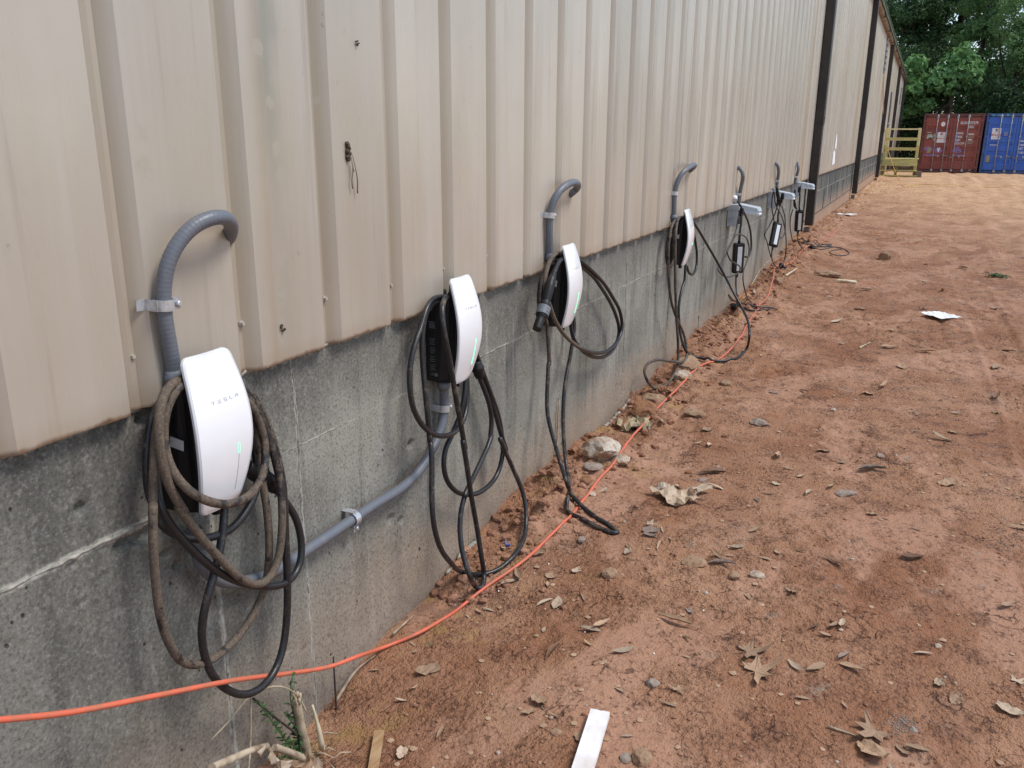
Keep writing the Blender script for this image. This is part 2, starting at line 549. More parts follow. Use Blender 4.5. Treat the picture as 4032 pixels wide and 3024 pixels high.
# dusty far yard, its sunlight painted in as paler tan; dry is the mask
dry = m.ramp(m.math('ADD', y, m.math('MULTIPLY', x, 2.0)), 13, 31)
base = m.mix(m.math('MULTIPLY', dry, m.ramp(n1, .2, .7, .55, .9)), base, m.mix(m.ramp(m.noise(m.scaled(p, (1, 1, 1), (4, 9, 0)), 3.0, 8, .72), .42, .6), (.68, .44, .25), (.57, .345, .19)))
# ochre and limey patches by the wall
oc = m.math('MULTIPLY', m.ramp(m.noise(m.scaled(p, (1, 1, 1), (3, 3, 0)), 6, 4, .6), .56, .66), m.ramp(x, .7, .1))
base = m.mix(m.math('MULTIPLY', oc, .6), base, (.40, .25, .09))
# drying cracks on the smooth skins
wv = m.node('ShaderNodeTexNoise'); wv.inputs['Scale'].default_value = 16; wv.inputs['Detail'].default_value = 5; m.l.new(p, wv.inputs['Vector'])
wp = m.node('ShaderNodeVectorMath', operation='MULTIPLY_ADD'); m.l.new(wv.outputs['Color'], wp.inputs[0]); wp.inputs[1].default_value = (.11, .11, 0); m.l.new(p, wp.inputs[2])
ck = m.voronoi(m.scaled(wp.outputs[0], (1, 1, .2)), 13.0, 'DISTANCE_TO_EDGE')
cr = m.math('MULTIPLY', m.ramp(ck, .028, .012), m.ramp(m.noise(m.scaled(p, (1, 1, 1), (5, 8, 0)), 3.2, 4, .7), .55, .62))
base = m.mix(m.math('MULTIPLY', cr, .7), base, (.07, .03, .02))
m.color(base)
h = m.math('ADD', m.math('MULTIPLY', n2, .7), m.math('MULTIPLY', n3, .5))
h = m.math('ADD', h, m.math('MULTIPLY', n4, .12))
h = m.math('SUBTRACT', h, m.math('MULTIPLY', m.math('MULTIPLY', crumb, m.ramp(n2, .35, .6)), .34))
h = m.math('SUBTRACT', h, m.math('MULTIPLY', crumb2, .14))
h = m.math('MULTIPLY', h, m.ramp(slick, 0, 1, 1, .45))
h = m.math('SUBTRACT', h, m.math('MULTIPLY', cr, .35))
m.bump(h, .95, .030)
m.rough(m.ramp(n2, .3, .7, .95, .7))
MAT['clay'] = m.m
m = NT('clay_clod', .95, .2)
n = m.noise(m.objpos(), 26, 5, .7)
m.color(m.mix(m.ramp(n, .35, .7), (.38, .205, .13), (.19, .085, .05))); m.bump(n, .7, .01)
MAT['clod'] = m.m


def rockmat(name, a, b, c=None):
    m = NT(name, .9, .25)
    o = m.objpos()
    n = m.noise(o, 16, 5, .65); n2 = m.noise(o, 70, 4, .7)
    col = m.mix(m.ramp(n, .38, .62), a, b)
    col = m.mix(m.ramp(n2, .5, .7, 0, .6), col, c or tuple(v * .5 for v in b))
    m.color(col); m.bump(m.math('ADD', n, m.math('MULTIPLY', n2, .4)), .8, .012)
    return m.m


MAT['rock_pale'] = rockmat('pale_quartz_rock', (.55, .49, .41), (.36, .225, .135))
MAT['rock_tan'] = rockmat('tan_rock', (.36, .25, .16), (.29, .17, .105))
MAT['rock_red'] = rockmat('clay_coated_rock', (.30, .15, .08), (.20, .095, .05))
MAT['rock_grey'] = rockmat('grey_rock', (.33, .28, .235), (.25, .18, .14))

m = NT('charger_white_glass', .12, .5)
wn_ = m.noise(m.objpos(), 7, 5, .7); m.color(m.mix(m.ramp(wn_, .5, .8, 0, .10), (.90, .91, .93), (.55, .47, .40))); m.rough(m.ramp(wn_, .4, .7, .10, .22)); m.b.inputs['Coat Weight'].default_value = .6; m.b.inputs['Coat Roughness'].default_value = .04
MAT['white'] = m.m
MAT['rim'] = simple('charger_rim_white', (.74, .75, .77), .35, .5, var=.02)
m = NT('black_plastic', .42, .4)
n = m.noise(m.objpos(), 40, 4, .6)
m.color(m.mix(m.ramp(n, .62, .8, 0, .5), (.008, .008, .009), (.05, .042, .035))); m.rough(m.ramp(n, .3, .7, .38, .6))
MAT['black'] = m.m
MAT['logo'] = simple('silver_print', (.60, .61, .63), .4, var=.03)
MAT['hair'] = simple('grey_slot', (.45, .46, .48), .5, var=.03)
m = NT('green_led', .4)
m.color((.1, .8, .4)); m.b.inputs['Emission Color'].default_value = (.10, 1.0, .42, 1); m.b.inputs['Emission Strength'].default_value = 1.0
MAT['led'] = m.m
m = NT('paper_sticker', .7)
n = m.noise(m.objpos(), 35, 4, .7)
m.color(m.mix(m.ramp(n, .45, .7), (.68, .66, .64), (.42, .36, .30)))
MAT['sticker'] = m.m
MAT['print_grey'] = simple('grey_print', (.16, .16, .165), .6, var=.05)

m = NT('muddy_cable_rubber', .5, .45)
p = m.pos()
d = m.attr('dirt')
n = m.noise(p, 42, 5, .72); n2 = m.noise(p, 14, 3, .6); n3 = m.noise(p, 160, 3, .7)
mask = m.ramp(m.math('ADD', m.math('ADD', m.math('MULTIPLY', n, .6), m.math('MULTIPLY', n2, .4)), m.math('MULTIPLY', m.math('SUBTRACT', d, .55), .34)), .47, .57)
col = m.mix(mask, (.018, .018, .020), m.mix(m.ramp(n3, .35, .65), (.165, .122, .086), (.060, .048, .038)))
col = m.mix(m.math('MULTIPLY', m.ramp(n3, .55, .75), d), col, (.30, .21, .14))
m.color(col); m.rough(m.ramp(mask, 0, 1, .36, .85)); m.bump(m.math('ADD', n, m.math('MULTIPLY', n3, .3)), .2, .003)
MAT['cable'] = m.m

m = NT('grey_conduit', .42, .5)
o = m.objpos(); n = m.noise(o, 25, 4, .6)
m.color(m.mix(m.ramp(n, .5, .75, 0, .6), (.135, .148, .172), (.20, .19, .178)))
MAT['conduit'] = m.m
MAT['fitting'] = simple('grey_fitting_plastic', (.16, .175, .20), .5, var=.1, scale=20)
m = NT('zinc_steel', .34, .5, .55)
n = m.noise(m.objpos(), 50, 4)
m.color(m.mix(m.ramp(n, .4, .7), (.62, .64, .66), (.42, .43, .45)))
MAT['zinc'] = m.m
MAT['boxgrey'] = simple('grey_enamel_box', (.52, .545, .57), .45, .5, var=.08, scale=18)
m = NT('frosted_cover', .3, .5)
m.color((.72, .80, .86)); m.b.inputs['Transmission Weight'].default_value = .35; m.b.inputs['IOR'].default_value = 1.3
MAT['frost'] = m.m
MAT['silver'] = simple('light_face_plate', (.74, .76, .78), .4, .5, var=.04)
m = NT('orange_jacket', .5, .45)
p = m.pos(); n = m.noise(p, 30, 4, .65); yy = m.sep(p)[1]
m.color(m.mix(m.math('MULTIPLY', m.ramp(n, .42, .60), m.ramp(yy, 1.6, 7, .5, .9)), m.mix(m.ramp(yy, 9.5, 15, 0, .85), (.72, .150, .080), (.38, .20, .13)), (.36, .18, .11)))
MAT['orange'] = m.m
MAT['yellowcord'] = simple('yellow_cord', (.62, .36, .08), .6, var=.15)
MAT['brown'] = simple('dark_brown_metal', (.030, .024, .021), .45, .5, var=.2, scale=6)
m = NT('eave_gutter', .55, .4)
n = m.noise(m.pos(), 2.2, 5, .65)
m.color(m.mix(m.ramp(n, .35, .68), (.27, .19, .135), (.12, .06, .03)))
MAT['gutter'] = m.m
MAT['roof'] = simple('mossy_roof', (.07, .085, .055), .8, .3, var=.25, scale=1.5)
MAT['louvre'] = simple('blue_grey_vent', (.13, .16, .20), .5, var=.2, scale=4)
MAT['steelend'] = simple('end_wall_steel', (.18, .18, .19), .55, var=.15, scale=3)
m = NT('treated_pine', .75, .3)
o = m.objpos(); n = m.noise(m.scaled(o, (3, 3, 14)), 2.0, 5, .6)
m.color(m.mix(m.ramp(n, .35, .65), (.60, .54, .24), (.48, .42, .18)))
MAT['pine'] = m.m
MAT['newpine'] = simple('fresh_pine', (.74, .67, .38), .7, .3, var=.08, scale=5)


def paint(name, a, b, c):
    m = NT(name, .55, .4)
    o = m.objpos(); n = m.noise(m.scaled(o, (1, 1, .35)), 4.0, 5, .65); n2 = m.noise(o, 22, 4, .7)
    col = m.mix(m.ramp(n, .35, .68), a, b)
    col = m.mix(m.ramp(n2, .62, .74, 0, .7), col, c)
    m.color(col); return m.m


MAT['red'] = paint('oxide_red_paint', (.30, .085, .065), (.23, .065, .052), (.10, .06, .045))
MAT['reddark'] = paint('oxide_red_frame', (.17, .065, .05), (.11, .045, .04), (.14, .09, .06))
MAT['blue'] = paint('container_blue_paint', (.05, .14, .52), (.055, .17, .58), (.12, .15, .26))
MAT['bluegrey'] = paint('faded_blue_frame', (.07, .12, .26), (.05, .085, .20), (.16, .15, .15))
MAT['rod'] = simple('galvanised_rod', (.40, .41, .43), .45, .5, .35, var=.15, scale=8)
MAT['gasket'] = simple('door_gasket', (.02, .02, .022), .7, var=.1)
MAT['whiteprint'] = simple('white_lettering', (.78, .78, .78), .6, var=.06, scale=15)
MAT['signwhite'] = simple('white_sign', (.80, .81, .83), .5, var=.03)
MAT['signred'] = simple('red_print', (.50, .05, .05), .6, var=.05)
MAT['signblue'] = simple('blue_print', (.06, .10, .32), .6, var=.05)
MAT['smear'] = simple('violet_smear_paint', (.20, .17, .45), .7, var=.3, scale=9, second=(.22, .07, .06))
MAT['tagpaint'] = simple('pale_spray_paint', (.42, .48, .42), .7, var=.2, scale=9)
MAT['redpatch'] = simple('fresh_red_patch', (.24, .03, .03), .6, var=.15, scale=7)
MAT['tape'] = simple('buff_patch', (.33, .29, .20), .7, var=.1)
MAT['cyan'] = simple('cyan_overspray', (.08, .35, .62), .6, var=.2, scale=6)
m = NT('cinder_block', .9, .2); n = m.noise(m.objpos(), 30, 4)
m.color(m.mix(n, (.26, .21, .17), (.15, .11, .085))); MAT['cinder'] = m.m
MAT['paper'] = simple('white_paper', (.80, .82, .84), .8, .2, var=.03, scale=12)
MAT['foam'] = simple('white_foam_board', (.90, .91, .93), .7, .3, var=.02, scale=9, second=(.66, .60, .55))
m = NT('raw_lath', .8, .2); o = m.objpos(); n = m.noise(m.scaled(o, (14, 2, 2)), 3.0, 4, .6)
m.color(m.mix(m.ramp(n, .4, .65), (.46, .31, .17), (.34, .20, .10))); MAT['lath'] = m.m
MAT['bluetape'] = simple('blue_plastic', (.08, .14, .42), .4, var=.05)
MAT['kraft'] = simple('crumpled_kraft_paper', (.40, .33, .21), .8, .2, var=.18, scale=14)
MAT['splinter'] = simple('bright_splinter', (.62, .52, .36), .75, .2, var=.12, scale=20)
MAT['stick'] = simple('dry_stick', (.45, .37, .26), .85, .2, var=.2, scale=24, second=(.22, .16, .10))
MAT['bark'] = simple('weathered_bark', (.44, .36, .26), .85, .2, var=.22, scale=26, second=(.19, .13, .085))
MAT['darkstem'] = simple('dark_stem', (.055, .035, .03), .7, .3, var=.2, scale=20)
m = NT('weed_green', .55, .4); m.color((.065, .125, .045)); MAT['weed'] = m.m


def leafmat(name, a, b, trans=.35, vein=False, rough=.75):
    m = NT(name, rough, .25)
    n = m.noise(m.objpos(), 24, 4, .7)
    c = m.mix(m.ramp(n, .35, .68), a, b)
    r = m.ramp(m.rand(), 0, 1, .78, 1.2)
    hv = m.node('ShaderNodeHueSaturation'); m.l.new(r, hv.inputs['Value']); m.l.new(c, hv.inputs['Color'])
    m.color(hv.outputs[0])
    return m.m


MAT['leaf_tan'] = leafmat('dry_leaf_tan', (.44, .30, .195), (.33, .21, .13))
MAT['leaf_pale'] = leafmat('dry_leaf_pale', (.50, .395, .29), (.38, .28, .19))
MAT['leaf_brown'] = leafmat('dry_leaf_brown', (.23, .13, .08), (.12, .065, .04))
MAT['leaf_grey'] = leafmat('dry_leaf_grey', (.28, .225, .19), (.17, .125, .10))


def foliage(name, a, b, c, tr=.3):
    m = NT(name, .5, .35)
    p = m.pos()
    n = m.noise(p, .9, 3, .6); n2 = m.noise(p, 9, 2, .5)
    col = m.mix(m.ramp(n, .35, .65), a, b)
    col = m.mix(m.ramp(n2, .55, .7), col, c)
    m.color(col)
    out = m.n['Material Output']
    tl = m.node('ShaderNodeBsdfTranslucent'); m.l.new(col, tl.inputs['Color'])
    mx = m.node('ShaderNodeMixShader'); mx.inputs[0].default_value = tr
    m.l.new(m.b.outputs[0], mx.inputs[1]); m.l.new(tl.outputs[0], mx.inputs[2]); m.l.new(mx.outputs[0], out.inputs['Surface'])
    return m.m


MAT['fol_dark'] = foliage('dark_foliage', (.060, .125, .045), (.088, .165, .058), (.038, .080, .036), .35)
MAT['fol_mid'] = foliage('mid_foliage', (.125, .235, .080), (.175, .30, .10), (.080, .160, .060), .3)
MAT['fol_big'] = foliage('broad_leaf_foliage', (.17, .33, .11), (.22, .40, .14), (.13, .26, .09), .35)
MAT['fol_lime'] = foliage('lime_foliage', (.13, .19, .03), (.16, .22, .04), (.10, .15, .03), .4)
MAT['mud'] = simple('dried_mud', (.105, .078, .058), .95, .2, var=.3, scale=150)
MAT['joint'] = simple('block_joint', (.105, .108, .102), .9, .2, var=.2, scale=12)
MAT['mossgreen'] = simple('mossy_eave_paint', (.055, .085, .040), .7, .3, var=.3, scale=2.0)
MAT['sheetscrew'] = simple('painted_screw', (.42, .38, .33), .5, var=.1, scale=60)
MAT['trunk'] = simple('tree_bark', (.075, .058, .045), .9, .2, var=.3, scale=6, bump=.6)
# ------------------------------------------------------------------ surveyed positions, metres
DATA = {'cable_a': [[0.058, 1.2829, 0.6478, 0.25], [0.06, 1.275, 0.6186, 0.25], [0.07, 1.2553, 0.5839, 0.25], [0.08, 1.2211, 0.532, 0.25], [0.085, 1.1837, 0.4778, 0.25], [0.08, 1.1645, 0.4248, 0.25], [0.075, 1.1614, 0.3705, 0.25],
             [0.075, 1.1664, 0.3248, 0.25], [0.08, 1.1779, 0.2756, 0.25], [0.085, 1.2083, 0.224, 0.25], [0.09, 1.253, 0.1823, 0.25], [0.09, 1.3032, 0.1653, 0.25], [0.085, 1.3583, 0.171, 0.25], [0.08, 1.3996, 0.2066, 0.25],
             [0.08, 1.4235, 0.2793, 0.25], [0.085, 1.4304, 0.3714, 0.25], [0.085, 1.4349, 0.4615, 0.25], [0.08, 1.4451, 0.5463, 0.25], [0.075, 1.4539, 0.6129, 0.55], [0.07, 1.4528, 0.6685, 0.55], [0.065, 1.447, 0.7188, 0.55],
             [0.06, 1.4374, 0.7695, 0.55], [0.055, 1.4217, 0.818, 0.55], [0.05, 1.402, 0.8593, 0.55], [0.04, 1.3505, 0.9015, 0.8], [0.04, 1.2815, 0.9289, 0.8], [0.045, 1.2241, 0.9429, 0.8], [0.05, 1.176, 0.933, 0.8],
             [0.055, 1.1421, 0.9025, 0.8], [0.06, 1.1222, 0.8638, 0.8], [0.065, 1.1064, 0.8241, 0.8], [0.075, 1.0868, 0.769, 0.8], [0.08, 1.0726, 0.7111, 0.8], [0.085, 1.0734, 0.7416, 0.8], [0.09, 1.0585, 0.6762, 0.8],
             [0.085, 1.0557, 0.5833, 0.8], [0.08, 1.0604, 0.4832, 0.8], [0.075, 1.0796, 0.4109, 0.8], [0.07, 1.1049, 0.3571, 0.8], [0.07, 1.1346, 0.3281, 0.8], [0.07, 1.1775, 0.3113, 0.8], [0.065, 1.2347, 0.3065, 0.8],
             [0.06, 1.3028, 0.3191, 0.8], [0.06, 1.3503, 0.3519, 0.8], [0.065, 1.3774, 0.3937, 0.8], [0.07, 1.3907, 0.4564, 0.8], [0.07, 1.3979, 0.5202, 0.8], [0.065, 1.4027, 0.6006, 0.8], [0.06, 1.403, 0.633, 0.7],
             [0.055, 1.4029, 0.69, 0.7], [0.05, 1.4039, 0.7489, 0.7], [0.045, 1.4054, 0.8067, 0.7], [0.04, 1.3918, 0.8622, 0.7], [0.055, 1.3175, 0.9147, 0.9], [0.065, 1.2508, 0.9425, 0.9], [0.075, 1.1881, 0.9546, 0.9],
             [0.085, 1.1457, 0.9556, 0.9], [0.095, 1.1163, 0.9428, 0.9], [0.105, 1.0927, 0.9095, 0.9], [0.11, 1.0822, 0.8646, 0.9], [0.11, 1.0822, 0.8275, 0.9], [0.11, 1.0869, 0.7931, 0.9], [0.108, 1.1032, 0.743, 0.9],
             [0.105, 1.133, 0.6853, 0.9], [0.105, 1.1084, 0.7277, 0.9], [0.105, 1.1365, 0.6712, 0.9], [0.105, 1.1708, 0.6116, 0.9], [0.105, 1.2121, 0.5483, 0.9], [0.105, 1.2519, 0.4914, 0.9], [0.105, 1.2908, 0.4525, 0.9],
             [0.105, 1.3229, 0.4352, 0.9], [0.1, 1.3609, 0.4355, 0.9], [0.1, 1.3877, 0.4603, 0.9], [0.1, 1.4026, 0.5023, 0.9], [0.1, 1.4141, 0.5635, 0.9], [0.09, 1.4277, 0.6383, 0.5], [0.08, 1.4244, 0.7139, 0.5],
             [0.07, 1.4172, 0.7685, 0.5], [0.065, 1.4036, 0.8131, 0.5], [0.06, 1.3824, 0.856, 0.5], [0.06, 1.3282, 0.8961, 0.7], [0.07, 1.2507, 0.9287, 0.7], [0.085, 1.1761, 0.9501, 0.7], [0.09, 1.1372, 0.9289, 0.7],
             [0.09, 1.1172, 0.895, 0.7], [0.09, 1.1097, 0.8523, 0.7], [0.1, 1.1037, 0.8233, 0.7], [0.11, 1.1014, 0.7992, 0.7], [0.125, 1.1088, 0.7685, 0.7], [0.138, 1.1325, 0.7344, 0.7], [0.142, 1.1804, 0.6999, 0.7],
             [0.138, 1.2315, 0.6805, 0.7], [0.12, 1.2987, 0.6704, 0.7], [0.105, 1.3483, 0.6804, 0.7], [0.09, 1.3868, 0.7167, 0.7], [0.08, 1.3978, 0.7616, 0.7], [0.075, 1.3865, 0.8168, 0.7], [0.07, 1.3623, 0.863, 0.7],
             [0.045, 1.3254, 0.8922, 0.4], [0.035, 1.267, 0.9119, 0.4], [0.035, 1.2082, 0.9223, 0.4], [0.03, 1.1663, 0.9074, 0.4], [0.03, 1.1406, 0.879, 0.4], [0.032, 1.1232, 0.8386, 0.4], [0.034, 1.112, 0.7911, 0.4],
             [0.036, 1.1059, 0.7413, 0.4], [0.04, 1.1117, 0.6999, 0.4], [0.045, 1.1242, 0.666, 0.4], [0.05, 1.1127, 0.6681, 0.25], [0.05, 1.1352, 0.6371, 0.25], [0.055, 1.1728, 0.6076, 0.25], [0.06, 1.214, 0.5889, 0.25],
             [0.065, 1.2587, 0.5813, 0.25], [0.065, 1.3071, 0.585, 0.25], [0.06, 1.3483, 0.6047, 0.25], [0.06, 1.3684, 0.6192, 0.2], [0.055, 1.3919, 0.6486, 0.2], [0.05, 1.3989, 0.7057, 0.2], [0.04, 1.4019, 0.7628, 0.2],
             [0.035, 1.3741, 0.832, 0.2], [0.03, 1.3032, 0.8796, 0.2], [0.035, 1.2308, 0.8951, 0.2], [0.045, 1.1668, 0.8784, 0.2], [0.05, 1.1345, 0.8377, 0.2], [0.055, 1.1158, 0.7933, 0.2], [0.065, 1.1027, 0.7349, 0.2],
             [0.075, 1.0945, 0.7201, 0.1], [0.08, 1.1076, 0.6766, 0.1], [0.085, 1.1324, 0.6305, 0.1], [0.09, 1.1628, 0.5805, 0.1], [0.09, 1.2138, 0.5173, 0.1], [0.088, 1.2725, 0.4633, 0.1], [0.086, 1.3535, 0.4089, 0.1],
             [0.085, 1.4189, 0.3819, 0.1], [0.08, 1.4701, 0.3829, 0.1], [0.075, 1.5013, 0.4139, 0.1], [0.07, 1.5081, 0.4709, 0.1], [0.065, 1.4982, 0.5252, 0.1], [0.06, 1.4741, 0.5702, 0.1], [0.055, 1.4533, 0.6094, 0.1]],
 'cable_b': [[0.058, 2.4022, 0.6523, 0.1], [0.06, 2.3961, 0.6286, 0.1], [0.065, 2.3807, 0.5907, 0.1], [0.06, 2.3664, 0.5384, 0.1], [0.05, 2.3425, 0.4882, 0.1], [0.045, 2.3159, 0.455, 0.05], [0.045, 2.2812, 0.4327, 0.05],
             [0.045, 2.265, 0.3817, 0.05], [0.05, 2.2668, 0.3363, 0.05], [0.055, 2.2928, 0.2927, 0.05], [0.06, 2.3349, 0.2538, 0.05], [0.065, 2.3868, 0.2262, 0.05], [0.07, 2.4576, 0.2052, 0.05], [0.07, 2.542, 0.1992, 0.05],
             [0.07, 2.6127, 0.2147, 0.05], [0.07, 2.6535, 0.2553, 0.05], [0.07, 2.669, 0.3053, 0.05], [0.07, 2.6675, 0.2734, 0.1], [0.07, 2.6536, 0.3746, 0.1], [0.065, 2.6279, 0.4575, 0.1], [0.06, 2.5884, 0.5328, 0.1],
             [0.055, 2.5459, 0.6111, 0.1], [0.05, 2.5053, 0.6864, 0.1], [0.04, 2.4632, 0.7803, 0.1], [0.035, 2.4059, 0.8739, 0.1], [0.04, 2.3407, 0.9217, 0.35], [0.045, 2.262, 0.9383, 0.35], [0.05, 2.2009, 0.9383, 0.35],
             [0.055, 2.1588, 0.916, 0.35], [0.06, 2.1273, 0.8776, 0.35], [0.065, 2.0806, 0.8357, 0.35], [0.07, 2.04, 0.7788, 0.35], [0.075, 2.0251, 0.7163, 0.35], [0.08, 2.0275, 0.66, 0.35], [0.085, 2.0545, 0.603, 0.35],
             [0.085, 2.1095, 0.5506, 0.35], [0.08, 2.1844, 0.5108, 0.35], [0.075, 2.264, 0.4892, 0.35], [0.065, 2.3404, 0.4868, 0.35], [0.055, 2.4029, 0.5138, 0.35], [0.045, 2.4368, 0.5595, 0.35], [0.04, 2.4425, 0.6355, 0.35],
             [0.035, 2.445, 0.7201, 0.35], [0.035, 2.4043, 0.8126, 0.3], [0.04, 2.3319, 0.8955, 0.3], [0.045, 2.2388, 0.9276, 0.3], [0.045, 2.1864, 0.9139, 0.3], [0.05, 2.1531, 0.8753, 0.3], [0.055, 2.133, 0.8233, 0.3],
             [0.06, 2.1271, 0.7567, 0.3], [0.07, 2.1191, 0.683, 0.3], [0.08, 2.116, 0.5874, 0.3], [0.085, 2.1164, 0.5045, 0.3], [0.09, 2.1102, 0.519, 0.35], [0.1, 2.0994, 0.4683, 0.35], [0.11, 2.0788, 0.3892, 0.35],
             [0.12, 2.0615, 0.3088, 0.35], [0.125, 2.0665, 0.2425, 0.35], [0.13, 2.0917, 0.1695, 0.35], [0.13, 2.1516, 0.0955, 0.35], [0.0658, 2.3473, -0.0516, 0.35], [0.1258, 2.3299, -0.0412, 0.35],
             [0.1584, 2.3643, -0.0443, 0.35], [0.1863, 2.4093, -0.037, 0.35], [0.2052, 2.4666, -0.0183, 0.35], [0.2, 2.5532, -0.0088, 0.35], [0.17, 2.6605, 0.0109, 0.35], [0.14, 2.7157, 0.0834, 0.35], [0.12, 2.7141, 0.1465, 0.35],
             [0.1, 2.6887, 0.2221, 0.35], [0.09, 2.6438, 0.3045, 0.35], [0.08, 2.6146, 0.367, 0.35], [0.075, 2.6856, 0.2875, 0.2], [0.07, 2.6432, 0.3779, 0.2], [0.06, 2.6079, 0.4812, 0.2], [0.05, 2.5603, 0.5844, 0.2],
             [0.04, 2.5063, 0.6851, 0.2], [0.035, 2.4469, 0.8041, 0.2], [0.05, 2.3624, 0.895, 0.4], [0.065, 2.2962, 0.9351, 0.4], [0.085, 2.226, 0.9438, 0.4], [0.1, 2.1804, 0.9311, 0.4], [0.11, 2.1604, 0.9058, 0.4],
             [0.12, 2.1555, 0.8517, 0.4], [0.125, 2.1755, 0.772, 0.4], [0.13, 2.1998, 0.6494, 0.4], [0.13, 2.2344, 0.5383, 0.4], [0.13, 2.261, 0.4422, 0.4], [0.13, 2.2416, 0.4928, 0.25], [0.135, 2.2592, 0.3994, 0.25],
             [0.14, 2.2739, 0.3007, 0.25], [0.14, 2.299, 0.2134, 0.25], [0.145, 2.3154, 0.1285, 0.25], [0.16, 2.3129, 0.0407, 0.25], [0.1553, 2.3391, -0.0346, 0.25], [0.1753, 2.294, -0.052, 0.25], [0.1727, 2.2749, -0.0599, 0.25],
             [0.1547, 2.2742, -0.0469, 0.25], [0.2, 2.1518, 0.062, 0.25], [0.17, 2.1709, 0.1032, 0.25], [0.15, 2.1865, 0.1489, 0.25], [0.13, 2.2159, 0.1966, 0.25], [0.12, 2.2466, 0.2428, 0.25], [0.115, 2.2867, 0.2832, 0.25],
             [0.1, 2.3693, 0.3031, 0.25], [0.09, 2.445, 0.3329, 0.25], [0.08, 2.5232, 0.3645, 0.25], [0.075, 2.5634, 0.3951, 0.25], [0.07, 2.5577, 0.3727, 0.1], [0.068, 2.5768, 0.4314, 0.1], [0.065, 2.5636, 0.5039, 0.1],
             [0.06, 2.5309, 0.571, 0.1], [0.055, 2.5039, 0.6218, 0.1]],
 'cable_c': [[0.058, 3.355, 0.6614, 0.1], [0.06, 3.3634, 0.633, 0.1], [0.065, 3.376, 0.5819, 0.1], [0.07, 3.4505, 0.5166, 0.1], [0.07, 3.5659, 0.4563, 0.1], [0.07, 3.722, 0.4072, 0.1], [0.065, 3.9013, 0.3881, 0.1],
             [0.06, 4.0185, 0.4153, 0.1], [0.06, 4.0516, 0.4658, 0.1], [0.06, 4.0023, 0.545, 0.1], [0.055, 3.9217, 0.6271, 0.1], [0.05, 3.7994, 0.7188, 0.1], [0.045, 3.6691, 0.8014, 0.1], [0.04, 3.5337, 0.8641, 0.1],
             [0.035, 3.4232, 0.9154, 0.1], [0.04, 3.2959, 0.9416, 0.5], [0.045, 3.2028, 0.9481, 0.5], [0.05, 3.1207, 0.9341, 0.5], [0.05, 3.0662, 0.8976, 0.5], [0.05, 3.0374, 0.8485, 0.5], [0.05, 3.0309, 0.7911, 0.5],
             [0.05, 3.0661, 0.7355, 0.5], [0.05, 3.1184, 0.6904, 0.5], [0.055, 3.1175, 0.6452, 0.7], [0.06, 3.119, 0.5733, 0.7], [0.06, 3.1297, 0.5083, 0.7], [0.06, 3.1208, 0.5337, 0.5], [0.065, 3.1014, 0.466, 0.5],
             [0.07, 3.0835, 0.3925, 0.5], [0.08, 3.0648, 0.3358, 0.5], [0.1, 3.0497, 0.2743, 0.5], [0.13, 3.0328, 0.2098, 0.5], [0.16, 3.023, 0.1324, 0.5], [0.22, 2.9347, 0.1011, 0.5], [0.2238, 2.976, 0.038, 0.5],
             [0.2875, 2.8995, 0.033, 0.5], [0.3433, 2.8748, 0.0125, 0.5], [0.4113, 2.8245, 0.0116, 0.5], [0.4557, 2.8106, 0.0014, 0.5], [0.4847, 2.7997, -0.0029, 0.5], [0.4939, 2.7863, -0.0035, 0.5],
             [0.4824, 2.7748, -0.0034, 0.5], [0.4225, 2.7797, 0.0029, 0.5], [0.3513, 2.7989, 0.0127, 0.5], [0.2821, 2.8351, 0.0105, 0.5], [0.2563, 2.8485, 0.0122, 0.5], [0.257, 2.8531, 0.0355, 0.5], [0.2118, 2.9945, 0.0176, 0.5],
             [0.1694, 3.0939, 0.0426, 0.5], [0.13, 3.1634, 0.077, 0.5], [0.1, 3.2077, 0.169, 0.5], [0.085, 3.2314, 0.2597, 0.5], [0.075, 3.2633, 0.3599, 0.5], [0.065, 3.3197, 0.4378, 0.5], [0.06, 3.3628, 0.4877, 0.5],
             [0.06, 3.3652, 0.4957, 0.5], [0.055, 3.4038, 0.553, 0.5], [0.05, 3.4354, 0.6068, 0.5], [0.04, 3.4245, 0.7067, 0.5], [0.035, 3.3699, 0.8487, 0.5], [0.05, 3.2773, 0.9495, 0.9], [0.06, 3.185, 0.9651, 0.9],
             [0.075, 3.0888, 0.9567, 0.9], [0.085, 3.0254, 0.9249, 0.9], [0.09, 2.9911, 0.8826, 0.9], [0.095, 2.9933, 0.835, 0.9], [0.1, 3.0268, 0.7815, 0.9], [0.105, 3.0522, 0.7332, 0.9], [0.105, 3.109, 0.6824, 0.9],
             [0.1, 3.2057, 0.6211, 0.9], [0.095, 3.3369, 0.5553, 0.9], [0.09, 3.4925, 0.4924, 0.2], [0.085, 3.6761, 0.4416, 0.2], [0.08, 3.8627, 0.4202, 0.2], [0.075, 3.9994, 0.4401, 0.2], [0.075, 4.0528, 0.4862, 0.2],
             [0.07, 4.021, 0.5738, 0.2], [0.065, 3.9098, 0.6664, 0.2], [0.06, 3.7884, 0.7505, 0.2], [0.055, 3.656, 0.8209, 0.2], [0.05, 3.505, 0.8901, 0.2], [0.045, 3.4111, 0.928, 0.2], [0.06, 3.3005, 0.9448, 0.4],
             [0.07, 3.1937, 0.9558, 0.4], [0.07, 3.2892, 0.9417, 0.1], [0.085, 3.1834, 0.9456, 0.1], [0.1, 3.0948, 0.9359, 0.1], [0.11, 3.0365, 0.9084, 0.1]],
